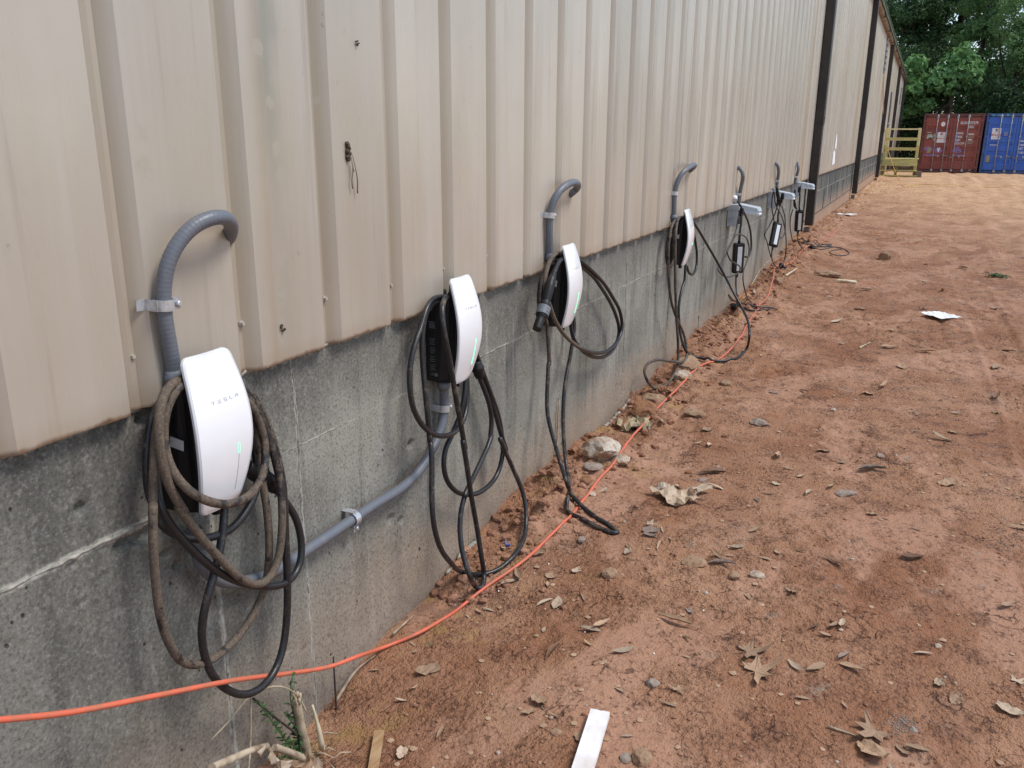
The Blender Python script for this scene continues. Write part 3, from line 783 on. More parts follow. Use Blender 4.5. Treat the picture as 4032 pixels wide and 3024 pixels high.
 'cable_d': [[0.058, 5.3914, 0.6651, 0.3], [0.06, 5.3797, 0.6324, 0.3], [0.065, 5.3627, 0.5416, 0.3], [0.065, 5.2834, 0.4651, 0.3], [0.07, 5.2313, 0.3759, 0.3], [0.08, 5.231, 0.278, 0.3], [0.1, 5.2196, 0.1926, 0.3],
             [0.13, 5.2301, 0.1132, 0.3], [0.155, 5.4411, 0.0217, 0.3], [0.2575, 5.4394, 0.0098, 0.3], [0.3457, 5.4995, 0.0038, 0.3], [0.4039, 5.6106, 0.0107, 0.3], [0.4214, 5.7825, 0.0324, 0.3], [0.45, 5.6678, 0.1451, 0.3],
             [0.4, 5.8628, 0.2073, 0.3], [0.34, 5.9704, 0.2684, 0.3], [0.27, 6.0196, 0.3521, 0.3], [0.2, 6.0537, 0.4506, 0.3], [0.14, 5.9884, 0.5744, 0.3], [0.09, 5.8321, 0.7166, 0.3], [0.05, 5.6765, 0.8424, 0.3],
             [0.04, 5.5086, 0.9158, 0.3], [0.045, 5.2472, 0.9391, 0.5], [0.05, 5.0346, 0.9097, 0.5], [0.05, 4.9445, 0.8465, 0.5], [0.05, 4.9272, 0.7676, 0.5], [0.05, 4.9595, 0.6957, 0.5], [0.055, 5.0341, 0.6679, 0.5],
             [0.05, 5.0992, 0.701, 0.5], [0.045, 5.0888, 0.8315, 0.5], [0.05, 5.1192, 0.9296, 0.5], [0.055, 5.1696, 0.944, 0.7], [0.06, 4.9938, 0.9228, 0.7], [0.06, 4.9348, 0.8301, 0.7], [0.065, 4.9334, 0.6864, 0.7],
             [0.07, 4.9507, 0.5838, 0.7], [0.075, 5.0017, 0.4737, 0.7], [0.08, 5.096, 0.372, 0.7], [0.09, 5.1898, 0.287, 0.7], [0.1, 5.289, 0.1982, 0.7], [0.12, 5.2973, 0.1174, 0.7], [0.14, 5.2403, 0.0716, 0.7],
             [0.14, 5.1243, 0.0636, 0.7], [0.13, 4.9288, 0.1088, 0.7], [0.1, 4.788, 0.1481, 0.7], [0.08, 4.658, 0.1718, 0.7], [0.07, 4.5559, 0.1677, 0.7], [0.07, 4.5118, 0.1424, 0.7], [0.09, 4.5137, 0.0902, 0.7],
             [0.1103, 4.612, 0.0212, 0.7], [0.1322, 4.7687, 0.001, 0.7], [0.13, 4.9677, 0.0168, 0.7], [0.12, 5.0902, 0.0545, 0.7], [0.11, 5.1075, 0.1779, 0.7], [0.11, 5.0326, 0.3387, 0.7], [0.105, 4.9809, 0.5356, 0.7],
             [0.1, 4.9463, 0.7233, 0.7], [0.09, 4.9642, 0.8734, 0.7], [0.07, 5.0749, 0.9433, 0.7], [0.05, 5.2726, 0.9401, 0.7], [0.03, 5.5586, 0.8818, 0.1], [0.035, 5.6952, 0.7691, 0.1], [0.045, 5.7518, 0.6505, 0.1],
             [0.05, 5.7311, 0.5703, 0.1], [0.055, 5.6319, 0.5376, 0.1], [0.055, 5.5065, 0.5653, 0.1], [0.055, 5.4364, 0.6148, 0.1]],
 'clamps': {'a': [[0.05, 1.1838, 1.1031]],
            'b': [[0.03, 1.7841, 0.3823], [0.03, 2.3028, 0.5634]],
            'c': [[0.045, 3.1433, 1.1196]],
            'd': [[0.045, 5.0721, 1.0931]],
            'e': [[0.045, 7.1367, 0.9776]],
            'f': [[0.045, 9.1395, 1.0032]],
            'g': [[0.045, 10.6123, 0.979]]},
 'conduit_a': [[0.045, 1.1972, 0.9362, 0], [0.045, 1.1956, 0.959, 0], [0.048, 1.1891, 1.0176, 0], [0.05, 1.1834, 1.0652, 0], [0.05, 1.1836, 1.1016, 0], [0.052, 1.1872, 1.1402, 0], [0.058, 1.199, 1.1835, 0],
               [0.065, 1.2199, 1.2168, 0], [0.075, 1.2532, 1.2465, 0], [0.085, 1.2895, 1.2602, 0], [0.085, 1.3232, 1.2605, 0], [0.07, 1.3594, 1.2477, 0], [0.045, 1.3893, 1.228, 0], [0.02, 1.4071, 1.2089, 0],
               [-0.01, 1.4301, 1.1983, 0]],
 'conduit_b': [[0.035, 1.2106, 0.5964, 0], [0.035, 1.2092, 0.5562, 0], [0.032, 1.2205, 0.5169, 0], [0.03, 1.2502, 0.4721, 0], [0.03, 1.2989, 0.4322, 0], [0.03, 1.3581, 0.4051, 0], [0.03, 1.4165, 0.3907, 0],
               [0.03, 1.4792, 0.3855, 0], [0.03, 1.567, 0.3871, 0], [0.03, 1.6747, 0.3868, 0], [0.03, 1.9197, 0.3879, 0], [0.03, 2.0067, 0.3828, 0], [0.03, 2.1, 0.3915, 0], [0.03, 2.1799, 0.4207, 0], [0.03, 2.2357, 0.453, 0],
               [0.03, 2.2749, 0.4893, 0], [0.03, 2.2983, 0.5288, 0], [0.03, 2.3044, 0.565, 0], [0.034, 2.2975, 0.6137, 0], [0.038, 2.289, 0.662, 0]],
 'conduit_c': [[0.045, 3.1553, 0.9392, 0], [0.045, 3.151, 0.9789, 0], [0.045, 3.1428, 1.0478, 0], [0.045, 3.1427, 1.1054, 0], [0.047, 3.1452, 1.1386, 0], [0.055, 3.1544, 1.1762, 0], [0.068, 3.1845, 1.2127, 0],
               [0.08, 3.2449, 1.2362, 0], [0.08, 3.3127, 1.2389, 0], [0.065, 3.3909, 1.224, 0], [0.045, 3.4232, 1.2044, 0], [0.03, 3.406, 1.1897, 0], [-0.01, 3.4752, 1.1718, 0]],
 'conduit_d': [[0.045, 5.0745, 0.9422, 0], [0.045, 5.0661, 1.0418, 0], [0.045, 5.0696, 1.1039, 0], [0.052, 5.0766, 1.1569, 0], [0.07, 5.1015, 1.2093, 0], [0.09, 5.1615, 1.2387, 0], [0.09, 5.2909, 1.2555, 0],
               [0.065, 5.4308, 1.2421, 0], [0.03, 5.4779, 1.2175, 0], [-0.01, 5.5759, 1.205, 0]],
 'conduit_e': [[0.045, 7.1464, 0.9003, 0], [0.045, 7.1374, 0.9758, 0], [0.06, 7.106, 1.0538, 0], [0.075, 7.0542, 1.1231, 0], [0.06, 7.0587, 1.164, 0], [0.03, 7.0752, 1.1852, 0], [-0.01, 7.2079, 1.189, 0]],
 'conduit_f': [[0.045, 9.1419, 0.9054, 0], [0.045, 9.1408, 1.001, 0], [0.06, 9.0559, 1.0886, 0], [0.05, 9.0144, 1.152, 0], [0.03, 8.9973, 1.1728, 0], [-0.01, 9.1579, 1.1754, 0]],
 'conduit_g': [[0.045, 10.5885, 0.8972, 0], [0.045, 10.6132, 0.9777, 0], [0.06, 10.5927, 1.0732, 0], [0.045, 10.6271, 1.1226, 0], [0.02, 10.7202, 1.1356, 0], [-0.01, 10.857, 1.1404, 0]],
 'conn_a': [[0.055, 1.4572, 0.6047, 0], [0.05, 1.421, 0.652, 0], [0.045, 1.3704, 0.697, 0]],
 'conn_b': [[0.055, 2.515, 0.6146, 0], [0.055, 2.4951, 0.6503, 0], [0.05, 2.4915, 0.6767, 0]],
 'conn_c': [[0.11, 3.0364, 0.9108, 0], [0.113, 2.9973, 0.8786, 0], [0.115, 2.9583, 0.828, 0], [0.115, 2.9243, 0.7818, 0], [0.115, 2.8845, 0.742, 0], [0.115, 2.8644, 0.72, 0]],
 'cord': [[0.12, 0.4567, 0.668, 0], [0.11, 0.5747, 0.5859, 0], [0.1, 0.7094, 0.5013, 0], [0.095, 0.8307, 0.4297, 0], [0.102, 1.0004, 0.3521, 0], [0.102, 1.1935, 0.2611, 0], [0.08, 1.3149, 0.1883, 0], [0.064, 1.4275, 0.1206, 0],
          [0.068, 1.6057, 0.0332, 0], [0.09, 1.674, 0.0242, 0], [0.0331, 1.8776, -0.0871, 0], [0.0567, 1.9328, -0.0919, 0], [0.1049, 1.9821, -0.075, 0], [0.119, 2.0755, -0.0858, 0], [0.1404, 2.1631, -0.0855, 0],
          [0.1814, 2.2855, -0.0568, 0], [0.2425, 2.4342, -0.024, 0], [0.2573, 2.6495, -0.0201, 0], [0.2869, 2.8077, 0.0071, 0], [0.274, 3.1611, 0.0206, 0], [0.2664, 3.3655, 0.0191, 0], [0.2463, 3.6426, 0.0168, 0],
          [0.2025, 4.2101, -0.0123, 0], [0.2216, 4.4799, 0.0134, 0], [0.2196, 5.004, 0.0095, 0], [0.2188, 5.2265, 0.0112, 0], [0.2502, 5.3788, 0.006, 0], [0.2836, 5.477, 0.0023, 0], [0.339, 5.6998, 0.0503, 0],
          [0.2674, 6.777, 0.0313, 0], [0.2322, 7.5398, 0.0274, 0], [0.2229, 7.3233, 0.0265, 0], [0.2507, 7.4694, 0.0482, 0], [0.2368, 7.8423, 0.052, 0], [0.1964, 8.2776, 0.0704, 0], [0.1776, 8.5042, 0.1184, 0],
          [0.0748, 9.3832, 0.0887, 0], [0.1038, 9.4439, 0.0999, 0], [0.1599, 9.6031, 0.0968, 0], [0.1984, 9.9898, 0.1131, 0], [0.2089, 10.4438, 0.1515, 0], [0.2319, 10.5862, 0.1743, 0], [0.2753, 11.0244, 0.1671, 0],
          [0.3239, 11.297, 0.1496, 0], [0.3298, 12.0348, 0.1456, 0], [0.3322, 12.9986, 0.1388, 0], [0.3538, 13.5364, 0.1204, 0], [0.3483, 12.0663, 0.1567, 0], [0.38, 13.9068, 0.106, 0], [0.4258, 16.2184, 0.0901, 0],
          [0.5142, 19.1941, 0.082, 0], [0.6555, 21.9, 0.0721, 0], [0.8228, 24.7692, 0.0699, 0]],
 'items': {'bark': [-0.063, 1.401, -0.144],
           'bark2': [-0.113, 1.319, -0.145],
           'bark3': [0.08, 1.443, -0.141],
           'bend': [0.05, 1.314, 0.086],
           'bendB': [0.1, 1.163, 0.07],
           'bendL': [0.03, 1.198, 0.08],
           'clip': [0.142, 2.559, -0.033],
           'crumple': [0.147, 4.068, -0.029],
           'foam': [0.784, 1.803, -0.031],
           'foam0': [0.757, 1.786, -0.029],
           'foam1': [0.791, 1.602, -0.032],
           'foam2': [0.796, 1.689, -0.03],
           'foamstick': [0.16, 16.238, 0.122],
           'grass': [2.201, 10.168, 0.024],
           'husk': [0.097, 1.437, -0.14],
           'husk2': [0.135, 1.449, -0.136],
           'leaf': [[0.262, 2.545, 0.072], [0.134, 2.541, 0.047], [0.266, 2.378, 0.083], [0.259, 2.335, 0.082], [0.386, 2.357, 0.043], [0.44, 2.488, 0.049], [0.466, 2.133, 0.037], [0.603, 2.179, 0.065], [0.628, 2.21, 0.066],
                    [0.623, 2.097, 0.034], [0.543, 2.025, 0.083], [0.733, 2.092, 0.07], [0.835, 2.303, 0.109], [0.862, 2.381, 0.027], [0.898, 2.704, 0.098], [0.867, 2.757, 0.055], [0.604, 2.814, 0.047], [0.684, 2.816, 0.042],
                    [0.656, 2.765, 0.062], [0.414, 2.267, 0.06], [0.453, 2.281, 0.055], [0.527, 2.331, 0.051], [0.556, 2.706, 0.041], [0.565, 2.679, 0.041], [0.893, 2.226, 0.038], [0.911, 2.136, 0.024], [0.784, 1.916, 0.038],
                    [0.594, 1.797, 0.057], [0.589, 1.748, 0.034], [0.619, 1.774, 0.019], [0.748, 1.698, 0.036], [0.856, 1.752, 0.028], [0.921, 1.988, 0.05], [0.919, 2.846, 0.046], [0.909, 2.768, 0.03], [1.012, 2.526, 0.041],
                    [0.241, 2.2, 0.042], [0.906, 3.89, 0.104], [1.319, 3.886, 0.136], [1.173, 3.613, 0.069], [1.036, 3.683, 0.036], [0.904, 3.357, 0.05], [0.939, 3.446, 0.051], [1.093, 3.524, 0.094], [1.62, 3.858, 0.087],
                    [1.123, 2.894, 0.05], [0.952, 3.018, 0.061], [1.058, 2.841, 0.029], [1.245, 2.865, 0.07], [1.137, 2.615, 0.046], [1.264, 2.416, 0.043], [1.282, 2.47, 0.049], [1.303, 2.481, 0.031], [1.227, 2.443, 0.043],
                    [1.203, 2.212, 0.063], [1.323, 2.318, 0.052], [1.348, 2.276, 0.063], [1.255, 2.235, 0.08], [1.529, 2.437, 0.053], [1.766, 2.825, 0.077], [1.761, 2.402, 0.05], [1.731, 2.257, 0.058], [1.61, 2.247, 0.043],
                    [1.419, 1.942, 0.084], [1.517, 2.015, 0.055], [1.57, 2.307, 0.039], [1.344, 2.096, 0.032], [1.488, 3.055, 0.079], [1.864, 3.522, 0.07], [1.195, 3.967, 0.066], [0.975, 3.753, 0.055], [1.604, 4.444, 0.1],
                    [0.804, 9.021, 0.0], [1.305, 6.344, 0.118], [1.244, 6.169, 0.063], [1.538, 6.307, 0.126], [1.234, 5.13, 0.071], [1.201, 5.118, 0.044], [1.396, 5.827, 0.089], [1.308, 5.264, 0.126], [1.687, 4.921, 0.066],
                    [1.515, 7.929, 0.078], [2.063, 8.245, 0.092], [2.064, 6.678, 0.096], [1.306, 6.95, 0.058], [0.89, 5.029, 0.081], [1.096, 4.07, 0.059], [0.585, 5.142, 0.075], [1.132, 7.217, 0.073], [1.463, 4.846, 0.041],
                    [1.87, 4.987, 0.049], [0.897, 7.108, 0.134], [1.01, 8.648, 0.116], [1.788, 11.277, 0.127], [1.916, 10.758, 0.138], [1.541, 10.843, 0.123], [0.986, 11.896, 0.157], [0.116, 7.881, 0.112], [1.681, 8.917, 0.13],
                    [1.502, 9.431, 0.108], [1.893, 5.273, 0.129], [1.942, 6.094, 0.148], [2.15, 10.132, 0.128], [0.222, 1.845, 0.063], [0.222, 1.764, 0.036], [0.212, 1.711, 0.039], [0.388, 1.622, 0.05], [0.058, 1.805, 0.03],
                    [0.133, 1.919, 0.019], [0.107, 1.947, 0.027], [0.191, 2.147, 0.025], [0.221, 2.18, 0.05], [0.284, 4.159, 0.058], [0.528, 4.104, 0.056], [0.58, 3.931, 0.072], [0.525, 3.936, 0.042], [0.666, 3.599, 0.138],
                    [0.685, 3.637, 0.067], [0.463, 2.955, 0.048], [0.715, 3.42, 0.084], [0.317, 3.128, 0.046], [0.583, 2.9, 0.051], [0.597, 2.853, 0.055], [0.637, 2.878, 0.046]],
           'paper': [1.637, 7.589, 0.032],
           'rock': [[0.193, 3.431, 0.144], [0.275, 3.469, 0.078], [0.144, 4.247, 0.132], [0.136, 4.517, 0.133], [0.147, 5.237, 0.134], [0.17, 4.992, 0.098], [0.133, 4.65, 0.068], [0.421, 4.317, 0.105], [0.204, 3.304, 0.07],
                    [0.227, 3.142, 0.047], [0.293, 3.043, 0.03], [0.528, 3.276, 0.057], [0.446, 4.959, 0.066], [0.651, 3.479, 0.032], [0.571, 3.555, 0.028], [0.116, 3.397, 0.039], [0.561, 2.487, 0.046], [0.384, 2.691, 0.031],
                    [0.798, 2.69, 0.069], [0.857, 1.985, 0.031], [0.913, 1.684, 0.051], [0.879, 1.674, 0.024], [0.689, 1.697, 0.025], [0.951, 2.632, 0.031], [1.016, 2.678, 0.041], [1.09, 11.152, 0.12], [0.75, 4.313, 0.087],
                    [1.014, 7.804, 0.079], [0.234, 8.491, 0.089], [1.076, 4.753, 0.025], [0.587, 9.484, 0.226], [1.569, 2.499, 0.017], [1.233, 3.565, 0.064], [1.342, 4.126, 0.029], [1.507, 2.074, 0.018], [1.514, 2.12, 0.016]],
           'splint': [0.804, 9.021, 0.03],
           'splinttop': [0.1, 1.466, 0.011],
           'sprout': [0.173, 1.95, -0.088],
           'sprout2': [0.901, 4.93, -0.011],
           'stake': [0.001, 1.648, -0.149],
           'staketop': [0.03, 1.649, 0.009],
           'stalk': [0.001, 1.502, -0.15],
           'stalktop': [0.09, 1.423, 0.054],
           'stick1': [-0.036, 1.652, -0.15],
           'stick2': [0.01, 1.835, -0.11],
           'stick3': [-0.014, 1.954, -0.099],
           'stick4': [0.009, 2.052, -0.098],
           'stone_l': [0.069, 1.657, -0.141],
           'stub': [0.03, 1.03, 0.16],
           'torn': [0.626, 3.198, -0.012],
           'twig': [1.141, 6.367, -0.008],
           'twig2': [1.34, 1.994, -0.022],
           'vine': [0.01, 3.369, 0.288],
           'vineb': [0.03, 3.349, 0.064],
           'weedbase': [-0.002, 1.464, -0.147],
           'weedtop1': [0.08, 1.418, 0.116],
           'weedtop2': [0.06, 1.342, 0.124],
           'wood_a': [0.209, 1.586, -0.127],
           'wood_b': [0.236, 1.59, -0.12],
           'wood_c': [0.289, 1.467, -0.112],
           'yc': [0.973, 27.389, 0.071],
           'yc2': [1.875, 27.489, 0.092],
           'yc3': [3.004, 27.86, 0.072]},
 'm1_body': [[0.15, 6.6999, 0.6361, 0], [0.15, 6.7104, 0.4024, 0]],
 'm1_cable': [[0.15, 6.6667, 0.4044, 0.1], [0.15, 6.7103, 0.2971, 0.1], [0.17, 6.6718, 0.2202, 0.1], [0.0807, 7.3216, 0.031, 0.1], [0.1791, 7.1107, 0.0448, 0.1], [0.2628, 7.1354, 0.0361, 0.1], [0.3331, 7.3006, 0.0245, 0.1],
              [0.3664, 7.3682, 0.0293, 0.1], [0.2957, 7.3085, 0.0355, 0.1], [0.1996, 7.2376, 0.0561, 0.1], [0.0602, 7.4166, 0.041, 0.1], [0.16, 6.5052, 0.2386, 0.1], [0.16, 6.3736, 0.2865, 0.1], [0.16, 6.4398, 0.2495, 0.1],
              [0.0291, 7.4339, 0.043, 0.1], [0.1669, 7.1644, 0.0751, 0.1], [0.2272, 7.3495, 0.0296, 0.1], [0.176, 7.3718, 0.0586, 0.6], [0.22, 6.7435, 0.2551, 0.6], [0.2, 6.7152, 0.3424, 0.6], [0.19, 6.7679, 0.4183, 0.6],
              [0.19, 6.8981, 0.486, 0.6], [0.19, 6.9363, 0.5664, 0.6], [0.18, 6.8562, 0.6503, 0.6], [0.17, 6.6882, 0.6981, 0.6], [0.17, 6.4455, 0.7221, 0.6], [0.16, 6.2954, 0.6761, 0.6], [0.16, 6.1916, 0.626, 0.6],
              [0.18, 6.2159, 0.5704, 0.6], [0.2, 6.3266, 0.5304, 0.6], [0.2, 6.547, 0.4695, 0.6], [0.19, 6.5848, 0.4351, 0.6], [0.16, 6.3947, 0.419, 0.6], [0.14, 6.1681, 0.4655, 0.6], [0.12, 6.1341, 0.4998, 0.6],
              [0.1, 6.339, 0.5262, 0.6], [0.1, 6.5832, 0.6093, 0.6], [0.1, 6.794, 0.7106, 0.6], [0.1, 6.8745, 0.8527, 0.6]],
 'm1_hook': [[0.1, 6.6567, 0.9666, 0.1], [0.12, 6.6777, 0.9468, 0.1], [0.15, 6.7655, 0.871, 0.1], [0.16, 6.9581, 0.7736, 0.1], [0.17, 7.0678, 0.6709, 0.1], [0.18, 7.0876, 0.5487, 0.1], [0.18, 7.0204, 0.496, 0.1],
             [0.17, 6.8979, 0.506, 0.1]],
 'm1_lead': [[0.14, 6.7517, 0.8757, 0.1], [0.15, 6.721, 0.8015, 0.1], [0.15, 6.6964, 0.7061, 0.1], [0.15, 6.6999, 0.6361, 0.1]],
 'm1_plug': [0.1037, 6.942, 0.0771],
 'm2_body': [[0.16, 8.5997, 0.6287, 0], [0.15, 8.4968, 0.4079, 0]],
 'm2_cable': [[0.15, 8.4649, 0.4063, 0.15], [0.14, 8.5276, 0.3315, 0.15], [0.13, 8.7599, 0.218, 0.15], [0.14, 8.9579, 0.1496, 0.15], [0.15, 9.1805, 0.1297, 0.15], [0.17, 9.2684, 0.1892, 0.15], [0.18, 9.22, 0.3293, 0.15],
              [0.18, 9.0447, 0.5002, 0.15], [0.17, 8.7689, 0.6717, 0.15], [0.15, 8.4049, 0.819, 0.15], [0.14, 8.3014, 0.9423, 0.15], [0.12, 8.3768, 0.8197, 0.15], [0.13, 8.4817, 0.6929, 0.15], [0.15, 8.6414, 0.5371, 0.15],
              [0.17, 8.8729, 0.4525, 0.15], [0.18, 9.0285, 0.5018, 0.15], [0.17, 9.015, 0.6309, 0.15], [0.16, 8.7735, 0.7743, 0.15], [0.16, 8.5744, 0.8684, 0.15], [0.12, 8.6659, 0.7188, 0.15], [0.08, 8.6061, 0.5886, 0.15],
              [0.06, 8.5125, 0.5244, 0.15], [0.06, 8.6893, 0.4339, 0.15], [0.08, 8.9334, 0.247, 0.15], [0.1, 9.151, 0.1324, 0.15], [0.12, 9.4178, 0.0849, 0.15]],
 'm2_conn': [[0.14, 8.4612, 0.9683, 0], [0.15, 8.5064, 0.892, 0], [0.155, 8.6433, 0.8135, 0], [0.16, 8.685, 0.7804, 0]],
 'm2_lead': [[0.18, 8.617, 0.8866, 0.1], [0.18, 8.6059, 0.8168, 0.1], [0.17, 8.5082, 0.7327, 0.1], [0.16, 8.5964, 0.6341, 0.1]],
 'm2_plug': [0.1302, 9.3759, 0.0991],
 'm3_body': [[0.17, 10.1416, 0.6337, 0], [0.17, 10.2036, 0.3954, 0]],
 'm3_cable': [[0.17, 10.1088, 0.3984, 0.15], [0.17, 10.2684, 0.2857, 0.15], [0.203, 10.4701, 0.1793, 0.15], [0.2624, 10.8294, 0.1386, 0.15], [0.3809, 11.0248, 0.1079, 0.15], [0.4648, 11.3308, 0.1046, 0.15],
              [0.5583, 11.437, 0.0914, 0.15], [0.5763, 11.3844, 0.081, 0.15], [0.4858, 11.1153, 0.0906, 0.15], [0.4799, 10.9216, 0.0803, 0.15], [0.568, 10.9167, 0.058, 0.15], [0.6643, 11.0923, 0.0519, 0.15],
              [0.6679, 11.2868, 0.0553, 0.15], [0.5712, 11.4428, 0.0848, 0.15], [0.4277, 11.3153, 0.1108, 0.15], [0.2662, 11.01, 0.1485, 0.15], [0.1504, 10.8986, 0.1866, 0.15], [0.0615, 11.0967, 0.2001, 0.15],
              [0.197, 11.0297, 0.1922, 0.15], [0.3644, 11.2837, 0.14, 0.15], [0.4453, 11.4586, 0.1202, 0.15], [0.3671, 11.1435, 0.1264, 0.15], [0.2175, 10.8694, 0.1716, 0.15], [0.0849, 10.9051, 0.2083, 0.15],
              [0.13, 10.0082, 0.3465, 0.15], [0.1, 10.0398, 0.4491, 0.15], [0.1, 9.9884, 0.5717, 0.15], [0.12, 9.9769, 0.6554, 0.15]],
 'm3_conn': [[0.15, 9.7532, 0.8823, 0], [0.15, 9.7373, 0.7986, 0], [0.16, 9.7799, 0.7053, 0], [0.17, 9.8396, 0.6729, 0]],
 'm3_lead': [[0.18, 9.8675, 0.883, 0.1], [0.18, 9.9704, 0.7857, 0.1], [0.17, 10.0736, 0.6856, 0.1], [0.17, 10.1416, 0.6337, 0.1]],
 'm3_plug': [0.2626, 10.8176, 0.1502],
 'ycord': [[0.0, 28.2205, 3.0759, 0], [0.02, 29.1915, 2.7136, 0], [0.05, 30.4576, 2.329, 0]]}
# ------------------------------------------------------------------ ground, one sheet
def axis(parts):
    out = []
    for a, b, s0, s1 in parts:
        x = a; 
        while x < b - 1e-6:
            out.append(x)
            t = (x - a) / (b - a)
            x += s0 * (s1 / s0) ** t
    out.append(parts[-1][1])
    return np.array(out)


gx = axis([(-150, -6, 30, 5), (-6, -.06, 2, .06), (-.06, 1.9, .0115, .0115), (1.9, 4.0, .0115, .03), (4.0, 14, .03, .5), (14, 220, .5, 30)])
gy = axis([(-120, -2, 25, 1), (-2, 1.1, .5, .03), (1.1, 4.2, .0115, .013), (4.2, 10, .013, .035), (10, 46, .035, .25), (46, 300, .5, 30)])
GX, GY = np.meshgrid(gx, gy, indexing='xy')
GZ = ground_height(GX, GY)
GZ = np.where(GX < -.04, np.minimum(GZ, -.25), GZ)
nx, ny = len(gx), len(gy)
i = np.arange(nx - 1); j = np.arange(ny - 1)
I, J = np.meshgrid(i, j, indexing='xy')
a = (J * nx + I).ravel()
F = np.stack([a, a + 1, a + 1 + nx, a + nx], 1)
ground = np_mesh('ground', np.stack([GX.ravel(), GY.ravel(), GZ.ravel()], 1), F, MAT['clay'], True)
ground['kind'] = 'structure'


def gh(x, y):
    return float(ground_height(x, y))


# ------------------------------------------------------------------ the metal building
bld = thing('metal_building', 'long tan ribbed metal building on a concrete base with brown downspouts', 'building', (0, 0, 0))
EAVE = 4.295
PITCH = .3048
PANEL = 3 * PITCH
Y0 = 1.124
PROFILE = [(0.0, .003), (.010, .003), (.041, .029), (.147, .0238), (.151, .0238), (.274, .029), (.298, .0035)]


def panel_mesh():
    pr = []
    for r in range(3):
        pr += [(r * PITCH + s, x) for s, x in PROFILE]
    pr += [(PANEL + .002, .0075), (PANEL + .013, .0080)]          # lap over the next sheet
    zs = [.898, .93, 1.1, 1.6, 2.4, 3.3, EAVE + .05]
    mb = MB(); n = len(pr); V = []; Fs = []
    for z in zs:
        V += [(x, s, z) for s, x in pr]
    for k in range(len(zs) - 1):
        for q in range(n - 1):
            Fs.append((k * n + q, k * n + q + 1, (k + 1) * n + q + 1, (k + 1) * n + q))
    # back skin and bottom return give the sheet its thickness
    m0 = len(V)
    V += [(x - .0022, s, zs[0]) for s, x in pr] + [(x - .0022, s, zs[-1]) for s, x in pr]
    for q in range(n - 1):
        Fs.append((q + 1, q, m0 + q, m0 + q + 1))
        Fs.append((m0 + q + 1, m0 + q, m0 + n + q, m0 + n + q + 1))
    mb.add(V, Fs)
    me = bpy.data.meshes.new('wall_panel')
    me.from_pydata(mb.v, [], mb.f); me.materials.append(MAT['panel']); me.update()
    return me


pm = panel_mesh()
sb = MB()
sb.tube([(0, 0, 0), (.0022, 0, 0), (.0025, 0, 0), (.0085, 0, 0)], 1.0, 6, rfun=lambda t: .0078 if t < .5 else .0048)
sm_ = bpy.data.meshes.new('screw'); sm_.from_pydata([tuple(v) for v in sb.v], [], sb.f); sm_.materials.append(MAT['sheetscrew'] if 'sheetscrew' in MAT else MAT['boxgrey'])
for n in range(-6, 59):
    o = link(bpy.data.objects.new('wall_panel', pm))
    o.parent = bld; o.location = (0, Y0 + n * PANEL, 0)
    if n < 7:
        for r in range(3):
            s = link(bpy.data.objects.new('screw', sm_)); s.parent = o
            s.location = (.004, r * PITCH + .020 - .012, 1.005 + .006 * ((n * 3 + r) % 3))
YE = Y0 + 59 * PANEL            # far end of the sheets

# foundation wall: a relief grid, form joints as thin raised fins of leaked paste
SEAMS = [1.294, 1.607] + [1.607 + .91 * q for q in range(1, 13)] + [.697, -.213]
CTOP = .908
cy = axis([(-4.5, .6, .2, .02), (.6, 2.6, .0075, .0075), (2.6, 6, .012, .014), (6, 15, .014, .06), (15, YE, .06, .4)])
cz = np.concatenate([[-.6], np.linspace(-.25, CTOP, 150)])
CY, CZg = np.meshgrid(cy, cz, indexing='xy')
CX = (vnoise(CY / .5, CZg / .35, 41) - .5) * .006 + (vnoise(CY / .05, CZg / .05, 42) - .5) * .0022
fall = np.clip((CZg - (CTOP - .035)) / .035, 0, 1)
CX -= fall ** 2 * (.004 + .010 * vnoise(CY / .03, CZg / .03, 44))          # broken top arris
CX -= ((vnoise(CY / .035 + 5, CZg / .028, 47) > .93) & (vnoise(CY / .5, CZg / .3, 48) > .55)) * .006
# honeycombed voids left by the pour
for yv, zv, ry, rz in [(1.054, 0.63, 0.012, 0.009), (1.079, 0.63, 0.012, 0.007), (1.099, 0.625, 0.014, 0.006), (1.123, 0.626, 0.013, 0.012), (1.158, 0.561, 0.01, 0.007), (2.147, 0.482, 0.014, 0.009), (2.022, 0.277, 0.016, 0.009), (2.073, 0.252, 0.01, 0.008), (1.143, 0.872, 0.009, 0.009), (0.982, 0.745, 0.009, 0.008), (1.188, 0.525, 0.009, 0.007)]:
    CX -= np.clip(1.6 - np.hypot((CY - yv) / ry, (CZg - zv) / rz) * (1 + .5 * (vnoise(CY / .02, CZg / .02, 49) - .5)), 0, 1) * .02
i = np.arange(len(cy) - 1); j = np.arange(len(cz) - 1)
I, J = np.meshgrid(i, j, indexing='xy'); a = (J * len(cy) + I).ravel()
F = np.stack([a, a + 1, a + 1 + len(cy), a + len(cy)], 1)
V = np.stack([CX.ravel() - .002, CY.ravel(), CZg.ravel()], 1)
top = np.stack([np.full(len(cy), -.25), cy, np.full(len(cy), CTOP)], 1)
n0 = len(V); V = np.vstack([V, top])
b0 = (len(cz) - 1) * len(cy) + np.arange(len(cy) - 1)
F = np.vstack([F, np.stack([b0, b0 + 1, n0 + np.arange(1, len(cy)), n0 + np.arange(len(cy) - 1)], 1)])
np_mesh('concrete_base', V, F, MAT['concrete'], True, bld)


